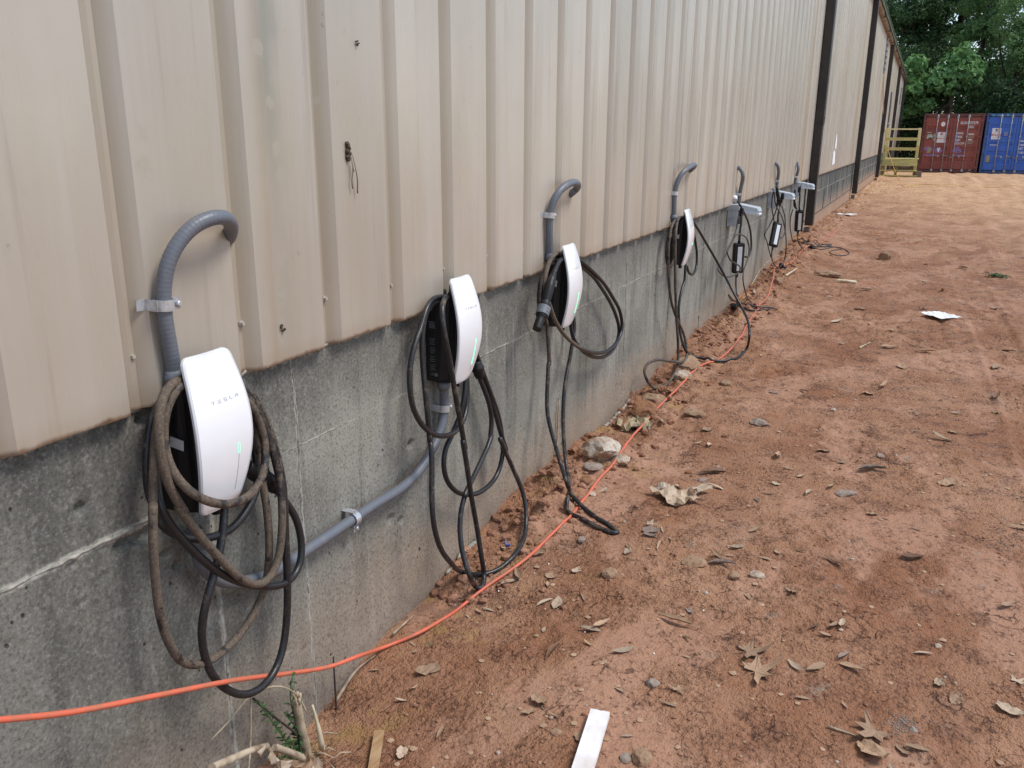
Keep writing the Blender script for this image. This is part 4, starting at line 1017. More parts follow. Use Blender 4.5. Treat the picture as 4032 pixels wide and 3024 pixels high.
def fin(name, pts, r, seed, gap=.0, amp=.6, n=5):
    """irregular ridge of leaked cement paste along a form joint"""
    rr = random.Random(seed); mb = MB(); run = []
    def flush():
        if len(run) > 2:
            rad = [r * (1 - amp + 2 * amp * (.6 * vnoise(q / 4.3, 0, seed) + .4 * rr.random())) for q in range(len(run))]
            k = len(run) - 1
            mb.tube(run, 1.0, n, rfun=lambda t: rad[min(k, int(round(t * k)))] * (0.35 if t < .02 or t > .98 else 1))
        run.clear()
    for p in pts:
        run.append((p[0], p[1] + rr.uniform(-1, 1) * r * .7, p[2] + rr.uniform(-1, 1) * r * .7))
    flush()
    return mb


ZS = .657
ys1 = np.arange(-.5, 1.20, .014)
obj('form_seam', fin('s', [(-.002, y, ZS) for y in ys1], .0028, 1, 0, .9), MAT['crust'], bld)
obj('form_seam', fin('s', [(-.0025, y, ZS) for y in np.arange(1.2, 12, .02)], .0022, 2, .06), MAT['crust'], bld)
obj('form_seam', fin('s', [(-.0035, y, ZS) for y in np.arange(12.3, 50, .3)], .006, 3, .1), MAT['crust'], bld)
for q, ys in enumerate(SEAMS):
    zb = gh(.02, ys) - .03
    obj('form_seam', fin('s', [(-.0022, ys + .004 * math.sin(z * 9 + q), z) for z in np.arange(zb, CTOP - .03, .016)], .0030 if q == 0 else .0026, 10 + q, .22, .8), MAT['crust'], bld)
# rough lip of mortar under the sheets
lip = fin('lip', [(-.002, y, CTOP - .012) for y in np.arange(-1, 9, .018)], .0065, 77, .05, .7, 5)
obj('mortar_lip', lip, MAT['crust'], bld)
# filler of white paste where wall meets soil
pst = fin('p', [(.012, y, gh(.02, y) + .006) for y in np.arange(2.33, 2.60, .012)], .0075, 79, .0, .6)
pst2 = fin('p', [(.012, y, gh(.02, y) + .004) for y in np.arange(4.0, 4.45, .015)], .008, 80, .06, .6)
obj('cement_spill', pst, MAT['crust'], bld); obj('cement_spill', pst2, MAT['crust'], bld)

# block joints of the base beyond the first downspout
jb = MB()
for zz in (.33, .12):
    jb.box((.0005, 33, zz), (.006, 42, .012))
for y in np.arange(12.8, 40, 1.2):
    jb.box((.0008, y, .77), (.0055, .022, .22))
    jb.box((.0008, y + .6, .49), (.0055, .022, .30))
obj('mortar_joint', jb, MAT['joint'], bld, kind='stuff')

# downspouts: rectangular pipe, joint band, outlet elbow, straps
for yd in (12.02, 20.4, 30.4, 39.7, 48.9):
    g = gh(.06, yd)
    mb = MB(); mb.box((.082, yd + .075, (1.63 + g + .10) / 2), (.106, .15, 1.63 - g - .10), bev=.008)
    d = obj('downspout', mb, MAT['brown'], bld)
    mb = MB(); mb.box((.085, yd + .075, (EAVE - .12 + 1.60) / 2), (.112, .158, EAVE - .12 - 1.60), bev=.008)
    obj('upper_pipe', mb, MAT['brown'], d)
    mb = MB(); mb.box((.091, yd + .075, EAVE - .085), (.126, .175, .07), bev=.01)
    obj('outlet_collar', mb, MAT['brown'], d)
    mb = MB(); mb.box((.085, yd + .075, 1.585), (.116, .162, .012))
    mb.tube([(.142, yd + .06, 1.66), (.150, yd + .06, 1.66)], .012, 8)
    obj('strap', mb, MAT['brown'], d)
    mb = MB(); mb.box((.06, yd + .075, g + .015), (.07, .10, .11), bev=.004)
    obj('stub_drain', mb, MAT['cinder'], d)

# eave gutter (open profile) and roof with moss along the edge
gp = [(.030, -.13), (.115, -.13), (.135, -.06), (.150, .0), (.144, .0), (.128, -.06), (.110, -.124), (.036, -.124), (.036, .02), (.030, .02)]
mb = MB().prism(gp, lambda u, v, t: (u, t, EAVE + v), -5, YE + .05)
gut = obj('gutter', mb, MAT['gutter'], bld)
for y in np.arange(-4, YE, 3.05):
    mb = MB().box((.09, y, EAVE - .066), (.128, .05, .14), bev=.004)
    obj('gutter_joint', mb, MAT['brown'], gut)
mb = MB().box((.1545, (YE - 5) / 2, EAVE + .005), (.008, YE + 5.2, .15))
obj('eave_trim', mb, MAT['mossgreen'], bld)
rp = [(.17, .035), (.17, .065), (-7.0, 1.45), (-14, .065), (-14, .035), (-7.0, 1.42)]
mb = MB().prism(rp, lambda u, v, t: (u, t, EAVE + v), -5.2, YE + .3)
obj('roof', mb, MAT['roof'], bld)
mb = MB()
mb.box((-7, YE + .06, 2.1), (13.94, .06, 4.4))
obj('end_wall', mb, MAT['steelend'], bld)
mb = MB(); mb.box((-13.95, (YE - 4.5) / 2, 2.1), (.06, YE + 4.4, 4.4)); mb.box((-7, -4.6, 2.1), (13.94, .06, 4.4))
obj('back_wall', mb, MAT['steelend'], bld)
mb = MB().box((.030, YE + .10, 2.05), (.07, .16, 4.4), bev=.006)
obj('corner_trim', mb, MAT['steelend'], bld)
# narrow vents high on the wall and the service pipe near the steps
for yv, za, zb2 in ((27.9, 3.2, 4.15), (46.3, 2.95, 3.7)):
    f_ = obj('vent', MB().box((.034, yv, (za + zb2) / 2), (.014, .62, zb2 - za), bev=.004), MAT['louvre'], bld)
    for q in range(6):
        obj('slat', MB().box((.045, yv, za + (q + .5) * (zb2 - za) / 6), (.010, .54, (zb2 - za) / 9), Matrix.Rotation(.4, 3, 'Y')), MAT['louvre'], f_)
cp = thing('service_pipe', 'thin grey service pipe fixed upright on the far wall beside the steps', 'pipe', (.06, 35.2, 1.6))
obj('pipe_run', MB().tube([(.055, 34.9, 3.0), (.055, 35.0, 2.6), (.055, 35.2, 1.8), (.055, 35.2, 1.55)], .035, 8), MAT['conduit'], cp)
for z in (1.72, 1.92, 2.5):
    obj('pipe_clip', MB().box((.075, 35.16, z), (.07, .16, .045), bev=.005), MAT['zinc'], cp)

# ------------------------------------------------------------------ mud nests stuck on the sheets
def lump(c, s, seed, sub=2, cut=.25, flat=None):
    """angular lump: icosphere pushed by noise and planed"""
    rr = random.Random(seed)
    bm = bmesh.new(); bmesh.ops.create_icosphere(bm, subdivisions=sub, radius=1.0)
    planes = [(Vector((rr.gauss(0, 1), rr.gauss(0, 1), rr.gauss(0, 1))).normalized(), rr.uniform(.52, .9)) for _ in range(7 if sub < 3 else 15)]
    for v in bm.verts:
        co = v.co.copy()
        for nrm, d in planes:
            k = co.dot(nrm) - d
            if k > 0: co -= nrm * k * .85
        co *= 1 + rr.uniform(-cut, cut) * .35
        v.co = co
    rot = Matrix.Rotation(rr.uniform(0, 6.28), 3, 'Z')
    V = []
    for v in bm.verts:
        p = rot @ v.co
        V.append((p.x * s[0] + c[0], p.y * s[1] + c[1], p.z * s[2] + c[2]))
    bm.verts.index_update()
    Fs = [[v.index for v in f.verts] for f in bm.faces]
    bm.free()
    return V, Fs


nest = thing('mud_nest', 'dark mud wasp nest with hanging web strands on the wall left of the second charger', 'wasp nest', (.030, 1.842, 1.35))
mb = MB()
for q in range(7):
    V, Fs = lump((.0300, 1.842 + rnd.uniform(-.006, .006), 1.362 + q * .0062), (.006, .0075, .007), 50 + q, 2)
    mb.add(V, Fs)
obj('mud_cells', mb, MAT['mud'], nest)
mb = MB()
for pts in ([(.034, 1.846, 1.37), (.036, 1.848, 1.335), (.034, 1.845, 1.305), (.033, 1.848, 1.288)], [(.034, 1.852, 1.372), (.037, 1.858, 1.34), (.036, 1.866, 1.31), (.033, 1.868, 1.275)], [(.034, 1.849, 1.36), (.035, 1.853, 1.33)]):
    mb.tube([tuple(p[:3]) for p in spline([(*q_, 0) for q_ in pts], .006)], .0015, 5, rfun=lambda u: .6 + .8 * u)
obj('web_strand', mb, MAT['leaf_grey'], nest)
for (yy, zz, s), lb in zip(((1.548, .985, .007), (1.903, 1.641, .004)), ('pale crumbled mud nest low on the sheet right of the first grey conduit', 'small dark mud speck high on the wall above the long nest')):
    mb = MB()
    for q in range(5):
        V, Fs = lump((.029, yy + rnd.uniform(-1, 1) * s, zz + rnd.uniform(-1, 1) * s * 1.5), (.005, s * .5, s * .6), 90 + q, 1)
        mb.add(V, Fs)
    o = tag(obj('mud_nest', mb, MAT['mud']), lb, 'wasp nest'); recenter(o)
# ------------------------------------------------------------------ wall chargers
def plate_x(t):
    return .091 + .036 * math.sin(PI * min(max(t, 0), 1))


def plate_hw(t):
    """half width of the face plate at height fraction t"""
    if t > .5:
        return .0645 + (.079 - .0645) * math.cos((t - .52) / .48 * PI / 2) if t > .52 else .079
    return .0565 + (.079 - .0565) * math.sin(t / .52 * PI / 2) ** 1.0


PH = .341; PZ = .656
GLYPH = {   # strokes on a 1 x 1 cell: (u0, v0, u1, v1)
    'T': [(0, .8, 1, 1), (.4, 0, .6, .68)],
    'E': [(0, .82, 1, 1), (0, .41, 1, .59), (0, 0, 1, .18)],
    'S': [(0, .82, 1, 1), (0, .5, .2, .82), (0, .41, 1, .59), (.8, .18, 1, .5), (0, 0, 1, .18)],
    'L': [(0, 0, .2, 1), (.2, 0, 1, .18)],
    'A': [(0, .82, 1, 1), (0, 0, .2, .62), (.8, 0, 1, .62), (.2, .44, .8, .62)]}


def charger(yc, label, led, group='wall chargers along the concrete base', dz=0.0, sticker=None, spec=False):
    t = thing('wall_charger', label, 'wall charger', (0, yc, PZ + dz), group)
    z0 = PZ + dz
    # moulded body: box against the wall sweeping out to the plate
    poly = [(.001, .012), (.045, .006), (.072, .006), (plate_x(.01) - .006, .002)]
    for k in range(1, 13):
        v = k / 12.0
        poly.append((plate_x(v) - .0062, v * PH * .985))
    poly += [(.085, PH * .93), (.074, PH * .868), (.062, PH * .828), (.046, PH * .806), (.001, PH * .80)]
    mb = MB()
    secs = []
    n = len(poly)
    for w, sc in ((-1, .012), (-.86, 0), (.86, 0), (1, .012)):
        for (u, v) in poly:
            fr = max(0, min(1, v / PH)); hw = .0715 if u < .05 else min(plate_hw(fr) - .003, .0715 + (u - .05) * .08)
            cu, cv = .055, PH * .42
            L = math.hypot(u - cu, v - cv)
            k = 1 - sc / L * (0 if u < .01 else 1)
            secs.append((cu + (u - cu) * k, yc + w * hw, z0 + cv + (v - cv) * k))
    fs = []
    for s in range(3):
        for i_ in range(n):
            j_ = (i_ + 1) % n
            fs.append((s * n + i_, s * n + j_, (s + 1) * n + j_, (s + 1) * n + i_))
    fs.append(tuple(range(n))[::-1]); fs.append(tuple(3 * n + i_ for i_ in range(n)))
    mb.add(secs, fs)
    obj('body', mb, MAT['black'], t)
    # glass face plate, bowed in height and slightly in width
    NU, NV = 15, 41; r = .017
    def hwr(v):
        d = min(v, 1 - v) * PH
        h = plate_hw(v)
        return h - r + math.sqrt(max(r * r - (r - min(d, r)) ** 2, 0))
    def grid(shrink, lift):
        V = []
        for b in range(NV):
            v = b / (NV - 1)
            v = .5 - .5 * math.cos(PI * v) if True else v
            zz = shrink + v * (PH - 2 * shrink)
            h = max(hwr(v) - shrink, .001)
            for a_ in range(NU):
                u = -1 + 2 * a_ / (NU - 1)
                V.append((plate_x(zz / PH) + lift - .0035 * u * u, yc + u * h, z0 + zz))
        return V
    mb = MB()
    fr_ = grid(0, 0); bk = [(x - .0055, y, z) for x, y, z in fr_]
    fs = []
    for b in range(NV - 1):
        for a_ in range(NU - 1):
            p = b * NU + a_
            fs.append((p, p + 1, p + NU + 1, p + NU))
    mb.add(fr_, fs, True)
    m0 = len(fr_)
    ring = [a_ for a_ in range(NU)] + [b * NU + NU - 1 for b in range(1, NV)] + [(NV - 1) * NU + a_ for a_ in range(NU - 2, -1, -1)] + [b * NU for b in range(NV - 2, 0, -1)]
    mb.add(bk, [tuple(reversed(q)) for q in fs], True)
    mb.f += [(ring[q], ring[(q + 1) % len(ring)], m0 + ring[(q + 1) % len(ring)], m0 + ring[q])[::-1] for q in range(len(ring))]
    mb.sm += [False] * len(ring)
    fp = obj('face_plate', mb, MAT['rim'], t)
    mb = MB().add(grid(.0052, .0011), fs, True)
    obj('glass_inset', mb, MAT['white'], fp)
    # lettering, strokes proud of the glass
    mb = MB(); cw, chh = .0088, .0072; gap = .0165; uc = .010; zc = .718 * PH
    for q, ch in enumerate('TESLA'):
        y = yc + uc + (q - 2) * gap - cw / 2
        for (u0, v0, u1, v1) in GLYPH[ch]:
            ya, yb = y + u0 * cw, y + u1 * cw; za, zb = zc + (v0 - .5) * chh, zc + (v1 - .5) * chh
            xx = plate_x((za + zb) / 2 / PH) - .0035 * (((ya + yb) / 2 - yc) / .075) ** 2 + .0014
            mb.box((xx, (ya + yb) / 2, z0 + (za + zb) / 2), (.0009, yb - ya, zb - za))
    obj('lettering', mb, MAT['logo'], fp)
    # status light: slot with the lit piece on top
    def strip(v0, v1, w, name, mat, lift):
        mb = MB(); pts = np.linspace(v0, v1, 9); V = []; Fs = []
        y = yc + .031
        for v in pts:
            xx = plate_x(v) - .0035 * (.031 / .075) ** 2 + lift
            V += [(xx, y - w, z0 + v * PH), (xx, y + w, z0 + v * PH), (xx - .001, y + w, z0 + v * PH), (xx - .001, y - w, z0 + v * PH)]
        for q in range(8):
            for e in range(4):
                e2 = (e + 1) % 4
                Fs.append((q * 4 + e, q * 4 + e2, (q + 1) * 4 + e2, (q + 1) * 4 + e))
        mb.add(V, Fs); obj(name, mb, mat, fp)
    strip(.10, led[0] - .004, .00055, 'light_slot', MAT['hair'], .0016)
    if led[1] > led[0]:
        strip(led[0], led[1], led[2], 'status_light', MAT['led'], .0019)
    hw = .0715
    if sticker:
        mb = MB(); x0, zz, sx_, sz_ = sticker
        mb.box((x0, yc - hw - .0006, z0 + zz), (sx_, .0012, sz_), Matrix.Rotation(.13, 3, 'Y'))
        obj('sticker', mb, MAT['sticker'], t)
    if spec:
        mb = MB()
        for q in range(5):
            mb.box((.024, yc - hw - .0006, z0 + .205 - q * .0048), (.021, .0012, .0022))
        for q in range(22):
            if q % 5 == 4: continue
            mb.box((.024, yc - hw - .0006, z0 + .150 - q * .0056), (.021 - .004 * (q % 3), .0012, .0014))
        obj('spec_print', mb, MAT['print_grey'], t)
        mb = MB().tube([(.036, yc - hw - .0002, z0 + .034), (.036, yc - hw - .0014, z0 + .034)], .006, 10)
        obj('spec_mark', mb, MAT['print_grey'], t)
    # mounting ear at the top corner, cable gland under the body
    obj('mount_bracket', MB().box((.012, yc - .02, z0 + PH * .80 + .009), (.022, .10, .022), bev=.004), MAT['black'], t)
    obj('cable_gland', MB().cyl((.062, yc + .012, z0 + .012), (.062, yc + .012, z0 - .022), .0125, 12, .0105), MAT['black'], t)
    return t


def cable_part(parent, pts, r, name='cable', mat='cable', n=9, step=.012, it=3):
    P = relax(spline(pts, step), it)
    P[:, 2] = np.maximum(P[:, 2], ground_height(P[:, 0], P[:, 1]) + r * .75)
    P = relax(P, 1)
    mb = MB().tube([tuple(p[:3]) for p in P], r, n, attr=[float(p[3]) for p in P])
    return obj(name, mb, MAT[mat], parent)


def handle(parent, pts, latch=True, sc=1.0):
    """charging handle: grip thickening to a square-shouldered head with a plug nose"""
    P = spline(pts, .006)
    n = len(P)
    def rf(t):
        if t < .08: return .75 + t * 2
        if t < .55: return 1.05 + .35 * math.sin((t - .08) / .47 * PI) * .6
        if t < .78: return 1.5
        if t < .82: return 1.15
        return 1.12
    mb = MB().tube([tuple(p[:3]) for p in P], .0155 * sc, 12, rfun=rf)
    h = obj('connector_handle', mb, MAT['black'], parent)
    a = Vector(P[int(n * .66)][:3]); d = (Vector(P[-1][:3]) - Vector(P[int(n * .5)][:3])).normalized()
    side = Vector((1, -.5, 0)); side = (side - d * side.dot(d)).normalized()
    if latch:
        z_ = d; y_ = side; x_ = y_.cross(z_)
        rot = Matrix((x_, y_, z_)).transposed()
        obj('release_button', MB().box(a + side * .0225 * sc, (.017 * sc, .008, .020 * sc), rot, .002), MAT['fitting'], h)
        obj('collar', MB().tube([a - d * .017 * sc, a - d * .015 * sc, a + d * .017 * sc, a + d * .019 * sc], .026 * sc, 14), MAT['fitting'], h)
    return h


ch1 = charger(1.240, 'nearest white faced charger wrapped in the muddiest cable loops', (.355, .42, .0012), sticker=(.060, .165, .036, .022))
cable_part(ch1, DATA['cable_a'], .0092, n=10)
handle(ch1, DATA['conn_a'], False)
ch2 = charger(2.318, 'second nearest white faced charger, with a fine printed label on its black side', (.155, .415, .0007), spec=True)
cable_part(ch2, DATA['cable_b'], .0087)
handle(ch2, DATA['conn_b'], False)
ch3 = charger(3.245, 'white faced charger with its black plug handle hanging at the left side', (.155, .415, .0007), sticker=(.052, .19, .032, .026))
cable_part(ch3, DATA['cable_c'], .0087)
handle(ch3, DATA['conn_c'], True)
ch4 = charger(5.222, 'farthest white faced charger whose black cable sags out over the orange cord', (.36, .40, .0018), dz=-.002, sticker=(.040, .185, .052, .024))
cable_part(ch4, DATA['cable_d'], .0087)


# ------------------------------------------------------------------ flexible conduits with their clamps
def conduit(key, label, end_fit=None):
    P = relax(spline(DATA['conduit_' + key], .006), 60 if key == 'b' else 8)
    c0 = P[0]
    t = thing('flexible_conduit', label, 'conduit', (float(c0[0]), float(c0[1]), float(c0[2])), 'grey conduits on the wall')
    # ribbed jacket
    L = np.concatenate([[0], np.cumsum(np.linalg.norm(np.diff(P[:, :3], axis=0), axis=1))])
    near = P[:, 1].min() < 4
    m_ = int(L[-1] / (.0030 if near else .008))
    s_ = np.linspace(0, L[-1], m_)
    Q = np.stack([np.interp(s_, L, P[:, k]) for k in range(3)], 1)
    rad = 1 + (.022 * np.where(np.arange(m_) % 3 == 0, -1, .4) if near else 0 * s_)
    mb = MB().tube([tuple(q) for q in Q], .0152, 12, rfun=lambda u: rad[min(m_ - 1, int(round(u * (m_ - 1))))])
    obj('jacket', mb, MAT['conduit'], t)
    if end_fit is not None:
        for at in end_fit:
            k = 0 if at == 0 else len(Q) - 1
            d = (Vector(Q[1]) - Vector(Q[0])).normalized() if at == 0 else (Vector(Q[-2]) - Vector(Q[-1])).normalized()
            a = Vector(Q[k])
            mb = MB().tube([a - d * .012, a + d * .004, a + d * .0045, a + d * .022, a + d * .024, a + d * .032], 1.0, 10, rfun=lambda u: (.0180 if u < .3 else .0210 if u < .75 else .0180))
            obj('connector_nut', mb, MAT['fitting'], t)
    for (x, y, z) in DATA['clamps'].get(key, []):
        i_ = int(np.argmin(np.linalg.norm(Q - np.array([x, y, z]), axis=1)))
        a = Vector(Q[i_]); d = (Vector(Q[min(i_ + 2, m_ - 1)]) - Vector(Q[max(i_ - 2, 0)])).normalized()
        out = Vector((1, 0, 0)); out = (out - d * out.dot(d)).normalized(); sd = d.cross(out)
        if sd.y < 0: sd = -sd
        rot = Matrix((out, sd, d)).transposed()
        r = .0178; band = MB()
        arc = [(math.cos(q) * r, math.sin(q) * r) for q in np.linspace(-2.3, 2.3, 15)]
        ol = [(p, .0) for p in arc]
        w = .011
        V = []; Fs = []
        for (u, v) in arc:
            for rr_, ww in ((1, -w), (1, w), (1.12, w), (1.12, -w)):
                V.append(a + out * u * rr_ + sd * v * rr_ + d * ww)
        for q in range(14):
            for e in range(4):
                Fs.append((q * 4 + e, q * 4 + (e + 1) % 4, (q + 1) * 4 + (e + 1) % 4, (q + 1) * 4 + e))
        band.add(V, Fs)
        # foot against the wall, near side, and the lug that carries the bolt
        depth = max(a.x - .028 if a.z > .92 else a.x, .006)
        band.box(a - out * (depth / 2 + .002) - sd * (r + .004), (depth + .018, .002, 2 * w), rot)
        band.box(a - out * (depth + .004) - sd * (r + .012), (.002, .026, 2 * w), rot)
        band.box(a + out * .006 + sd * (r + .010), (.0022, .020, 2 * w), rot)
        band.box(a - out * .006 + sd * (r + .010), (.0022, .020, 2 * w), rot)
        cl = obj('clamp', band, MAT['zinc'], t)
        bp = a + sd * (r + .010)
        bolt = MB().tube([bp - out * .016, bp + out * .008, bp + out * .0082, bp + out * .012, bp + out * .0145], 1.0, 8, rfun=lambda u: .003 if u < .4 else .0065 if u < .9 else .004)
        obj('bolt', bolt, MAT['zinc'], cl)
    return t


conduit('a', 'nearest grey conduit curving from the first charger into the wall rib', (0,))
conduit('b', 'long grey conduit sagging low on the concrete from the first charger to the second', (0, -1))
conduit('c', 'grey hooked conduit rising from the charger with the hanging plug handle', (0,))
conduit('d', 'grey conduit bent over the farthest white charger', (0,))
conduit('e', 'grey conduit bent into the wall above the first grey socket box')
conduit('f', 'grey conduit above the socket box with the upright charging handle')
conduit('g', 'shortest grey conduit, above the last socket box by the downspout')


# ------------------------------------------------------------------ socket boxes and plug-in chargers
def socket_box(y, zt, zb, label, lid_dx=.0):
    t = thing('socket_box', label, 'socket box', (0, y, zb), 'socket boxes on the concrete base')
    h = zt - zb
    obj('enclosure', MB().box((.042, y + .075, zb + h / 2 - .004), (.084, .15, h - .012), bev=.004), MAT['boxgrey'], t)
    mb = MB().box((.045, y + .075, zt - .026), (.098, .158, .050), bev=.005)
    obj('hood', mb, MAT['boxgrey'], t)
    k = MB()
    for r in (.021, .013):
        k.tube([(.034 + r * math.cos(q), y - .0012, zb + .052 + r * math.sin(q)) for q in np.linspace(0, 2 * PI, 21)], .0016, 5, caps=False)
    obj('knockout', k, MAT['boxgrey'], t)
    obj('screw', MB().cyl((.045, y - .003, zt - .045), (.045, y + .001, zt - .045), .004, 6), MAT['zinc'], t)
    obj('hub', MB().cyl((.040, y + .06, zt - .002), (.040, y + .06, zt + .022), .021, 12, .018), MAT['fitting'], t)
    # hinged weather cover, swung up and standing out from the front
    cov = MB(); a = .10 + lid_dx
    poly = [(a, zt + .000), (a + .135, zt - .022), (a + .150, zt - .048), (a + .140, zt - .072), (a + .004, zt - .060)]
    cov.prism(poly, lambda u, v, w: (u, w, v), y + .01, y + .12, inset=.012, ch=.012)
    c_ = obj('weather_cover', cov, MAT['frost'], t)
    rim = MB().prism([(a - .004, zt - .056), (a + .146, zt - .068), (a + .148, zt - .080), (a - .004, zt - .068)], lambda u, v, w: (u, w, v), y + .004, y + .126)
    obj('cover_rim', rim, MAT['silver'], c_)
    obj('socket_face', MB().box((.088, y + .075, zb + h * .42), (.010, .10, h * .62), bev=.002), MAT['black'], t)
    return t


socket_box(6.915, .912, .735, 'grey socket box nearest the white chargers with raised clear cover')
socket_box(8.90, .908, .735, 'middle grey socket box with a black charging handle hung in front')
socket_box(10.62, .918, .745, 'grey socket box closest to the brown downspout with raised clear cover')


def mobile(key, label, yaw, length, hook=False):
    b = DATA[key + '_body']
    a = Vector(b[0][:3]); e = Vector(b[-1][:3])
    t = thing('plug_in_charger', label, 'charger', tuple(e), 'plug-in chargers hanging on their leads')
    d = (e - a).normalized()
    nrm = Vector((math.cos(yaw), math.sin(yaw), 0)); nrm = (nrm - d * nrm.dot(d)).normalized()
    sd = d.cross(nrm)
    rot = Matrix((nrm, sd, d)).transposed()
    c = (a + e) / 2; L = (e - a).length
    obj('case', MB().box(c, (.044, .088, L), rot, .012), MAT['black'], t)
    obj('front_stripe', MB().box(c + nrm * .0222 - sd * .006 + d * .004, (.003, .034, L * .80), rot, .001), MAT['silver'], t)
    for q, s in ((a, -1), (e, 1)):
        obj('strain_relief', MB().cyl(q + d * s * -.004, q + d * s * .035, .013, 10, .007), MAT['black'], t)
    cable_part(t, DATA[key + '_lead'], .0085, 'lead', n=8)
    cable_part(t, DATA[key + '_cable'], .0056, 'cable', n=8)
    l0 = Vector(DATA[key + '_lead'][0][:3])
    obj('plug', MB().box(l0 - Vector((0, 0, .01)), (.032, .034, .062), bev=.009), MAT['black'], t)
    p = DATA[key + '_plug']
    if key != 'm3' or True:
        mb = MB().box((p[0], p[1], p[2] + .012), (.05, .045, .05), Matrix.Rotation(.5, 3, 'X'), .012)
        mb.tube([(p[0] + .01, p[1], p[2] + .03), (p[0] + .02, p[1] + .02, p[2] - .01), (p[0] + .05, p[1] + .03, p[2] - .012)], .013, 8)
        obj('adapter_plug', mb, MAT['black'], t)
    if hook:
        cable_part(t, DATA[key + '_hook'], .0078, 'spare_lead', n=8)
        h = DATA[key + '_hook'][0]
        obj('lead_cap', MB().cyl((h[0] - .006, h[1] + .016, h[2] + .016), (h[0] + .002, h[1] - .008, h[2] - .008), .021, 14, .019), MAT['rim'], t)
    if key + '_conn' in DATA:
        handle(t, DATA[key + '_conn'], False, .85 if key == 'm2' else .65)
    return t


mobile('m1', 'black plug-in charger under the first socket box with a brown loop across its stripe', -1.15, .27, True)
mobile('m2', 'black plug-in charger hanging aslant below the middle socket box', -1.0, .25)
mobile('m3', 'black plug-in charger beside the downspout with cable coiled on the dirt', -1.25, .22)

# orange extension cord and the yellow cord by the steps
P = relax(spline(DATA['cord'], .014), 3)
mb = MB()
P[:, 0] += (vnoise(P[:, 1] / .16, P[:, 1] * 0, 71) - .5) * .008 * np.clip((P[:, 1] - 1.8), 0, 1)
P[:, 2] = np.maximum(P[:, 2], ground_height(P[:, 0], P[:, 1]) + .0035)
P = relax(P, 2)
mb.tube([tuple(p[:3]) for p in P],   .0058, 9, rfun=lambda u: 1.0)
cord = tag(obj('extension_cord', mb, MAT['orange']), 'orange extension cord running along the foot of the wall over the clay', 'extension cord')
recenter(cord)
# ------------------------------------------------------------------ shipping containers
CW, CH, CL = 2.438, 2.591, 6.06


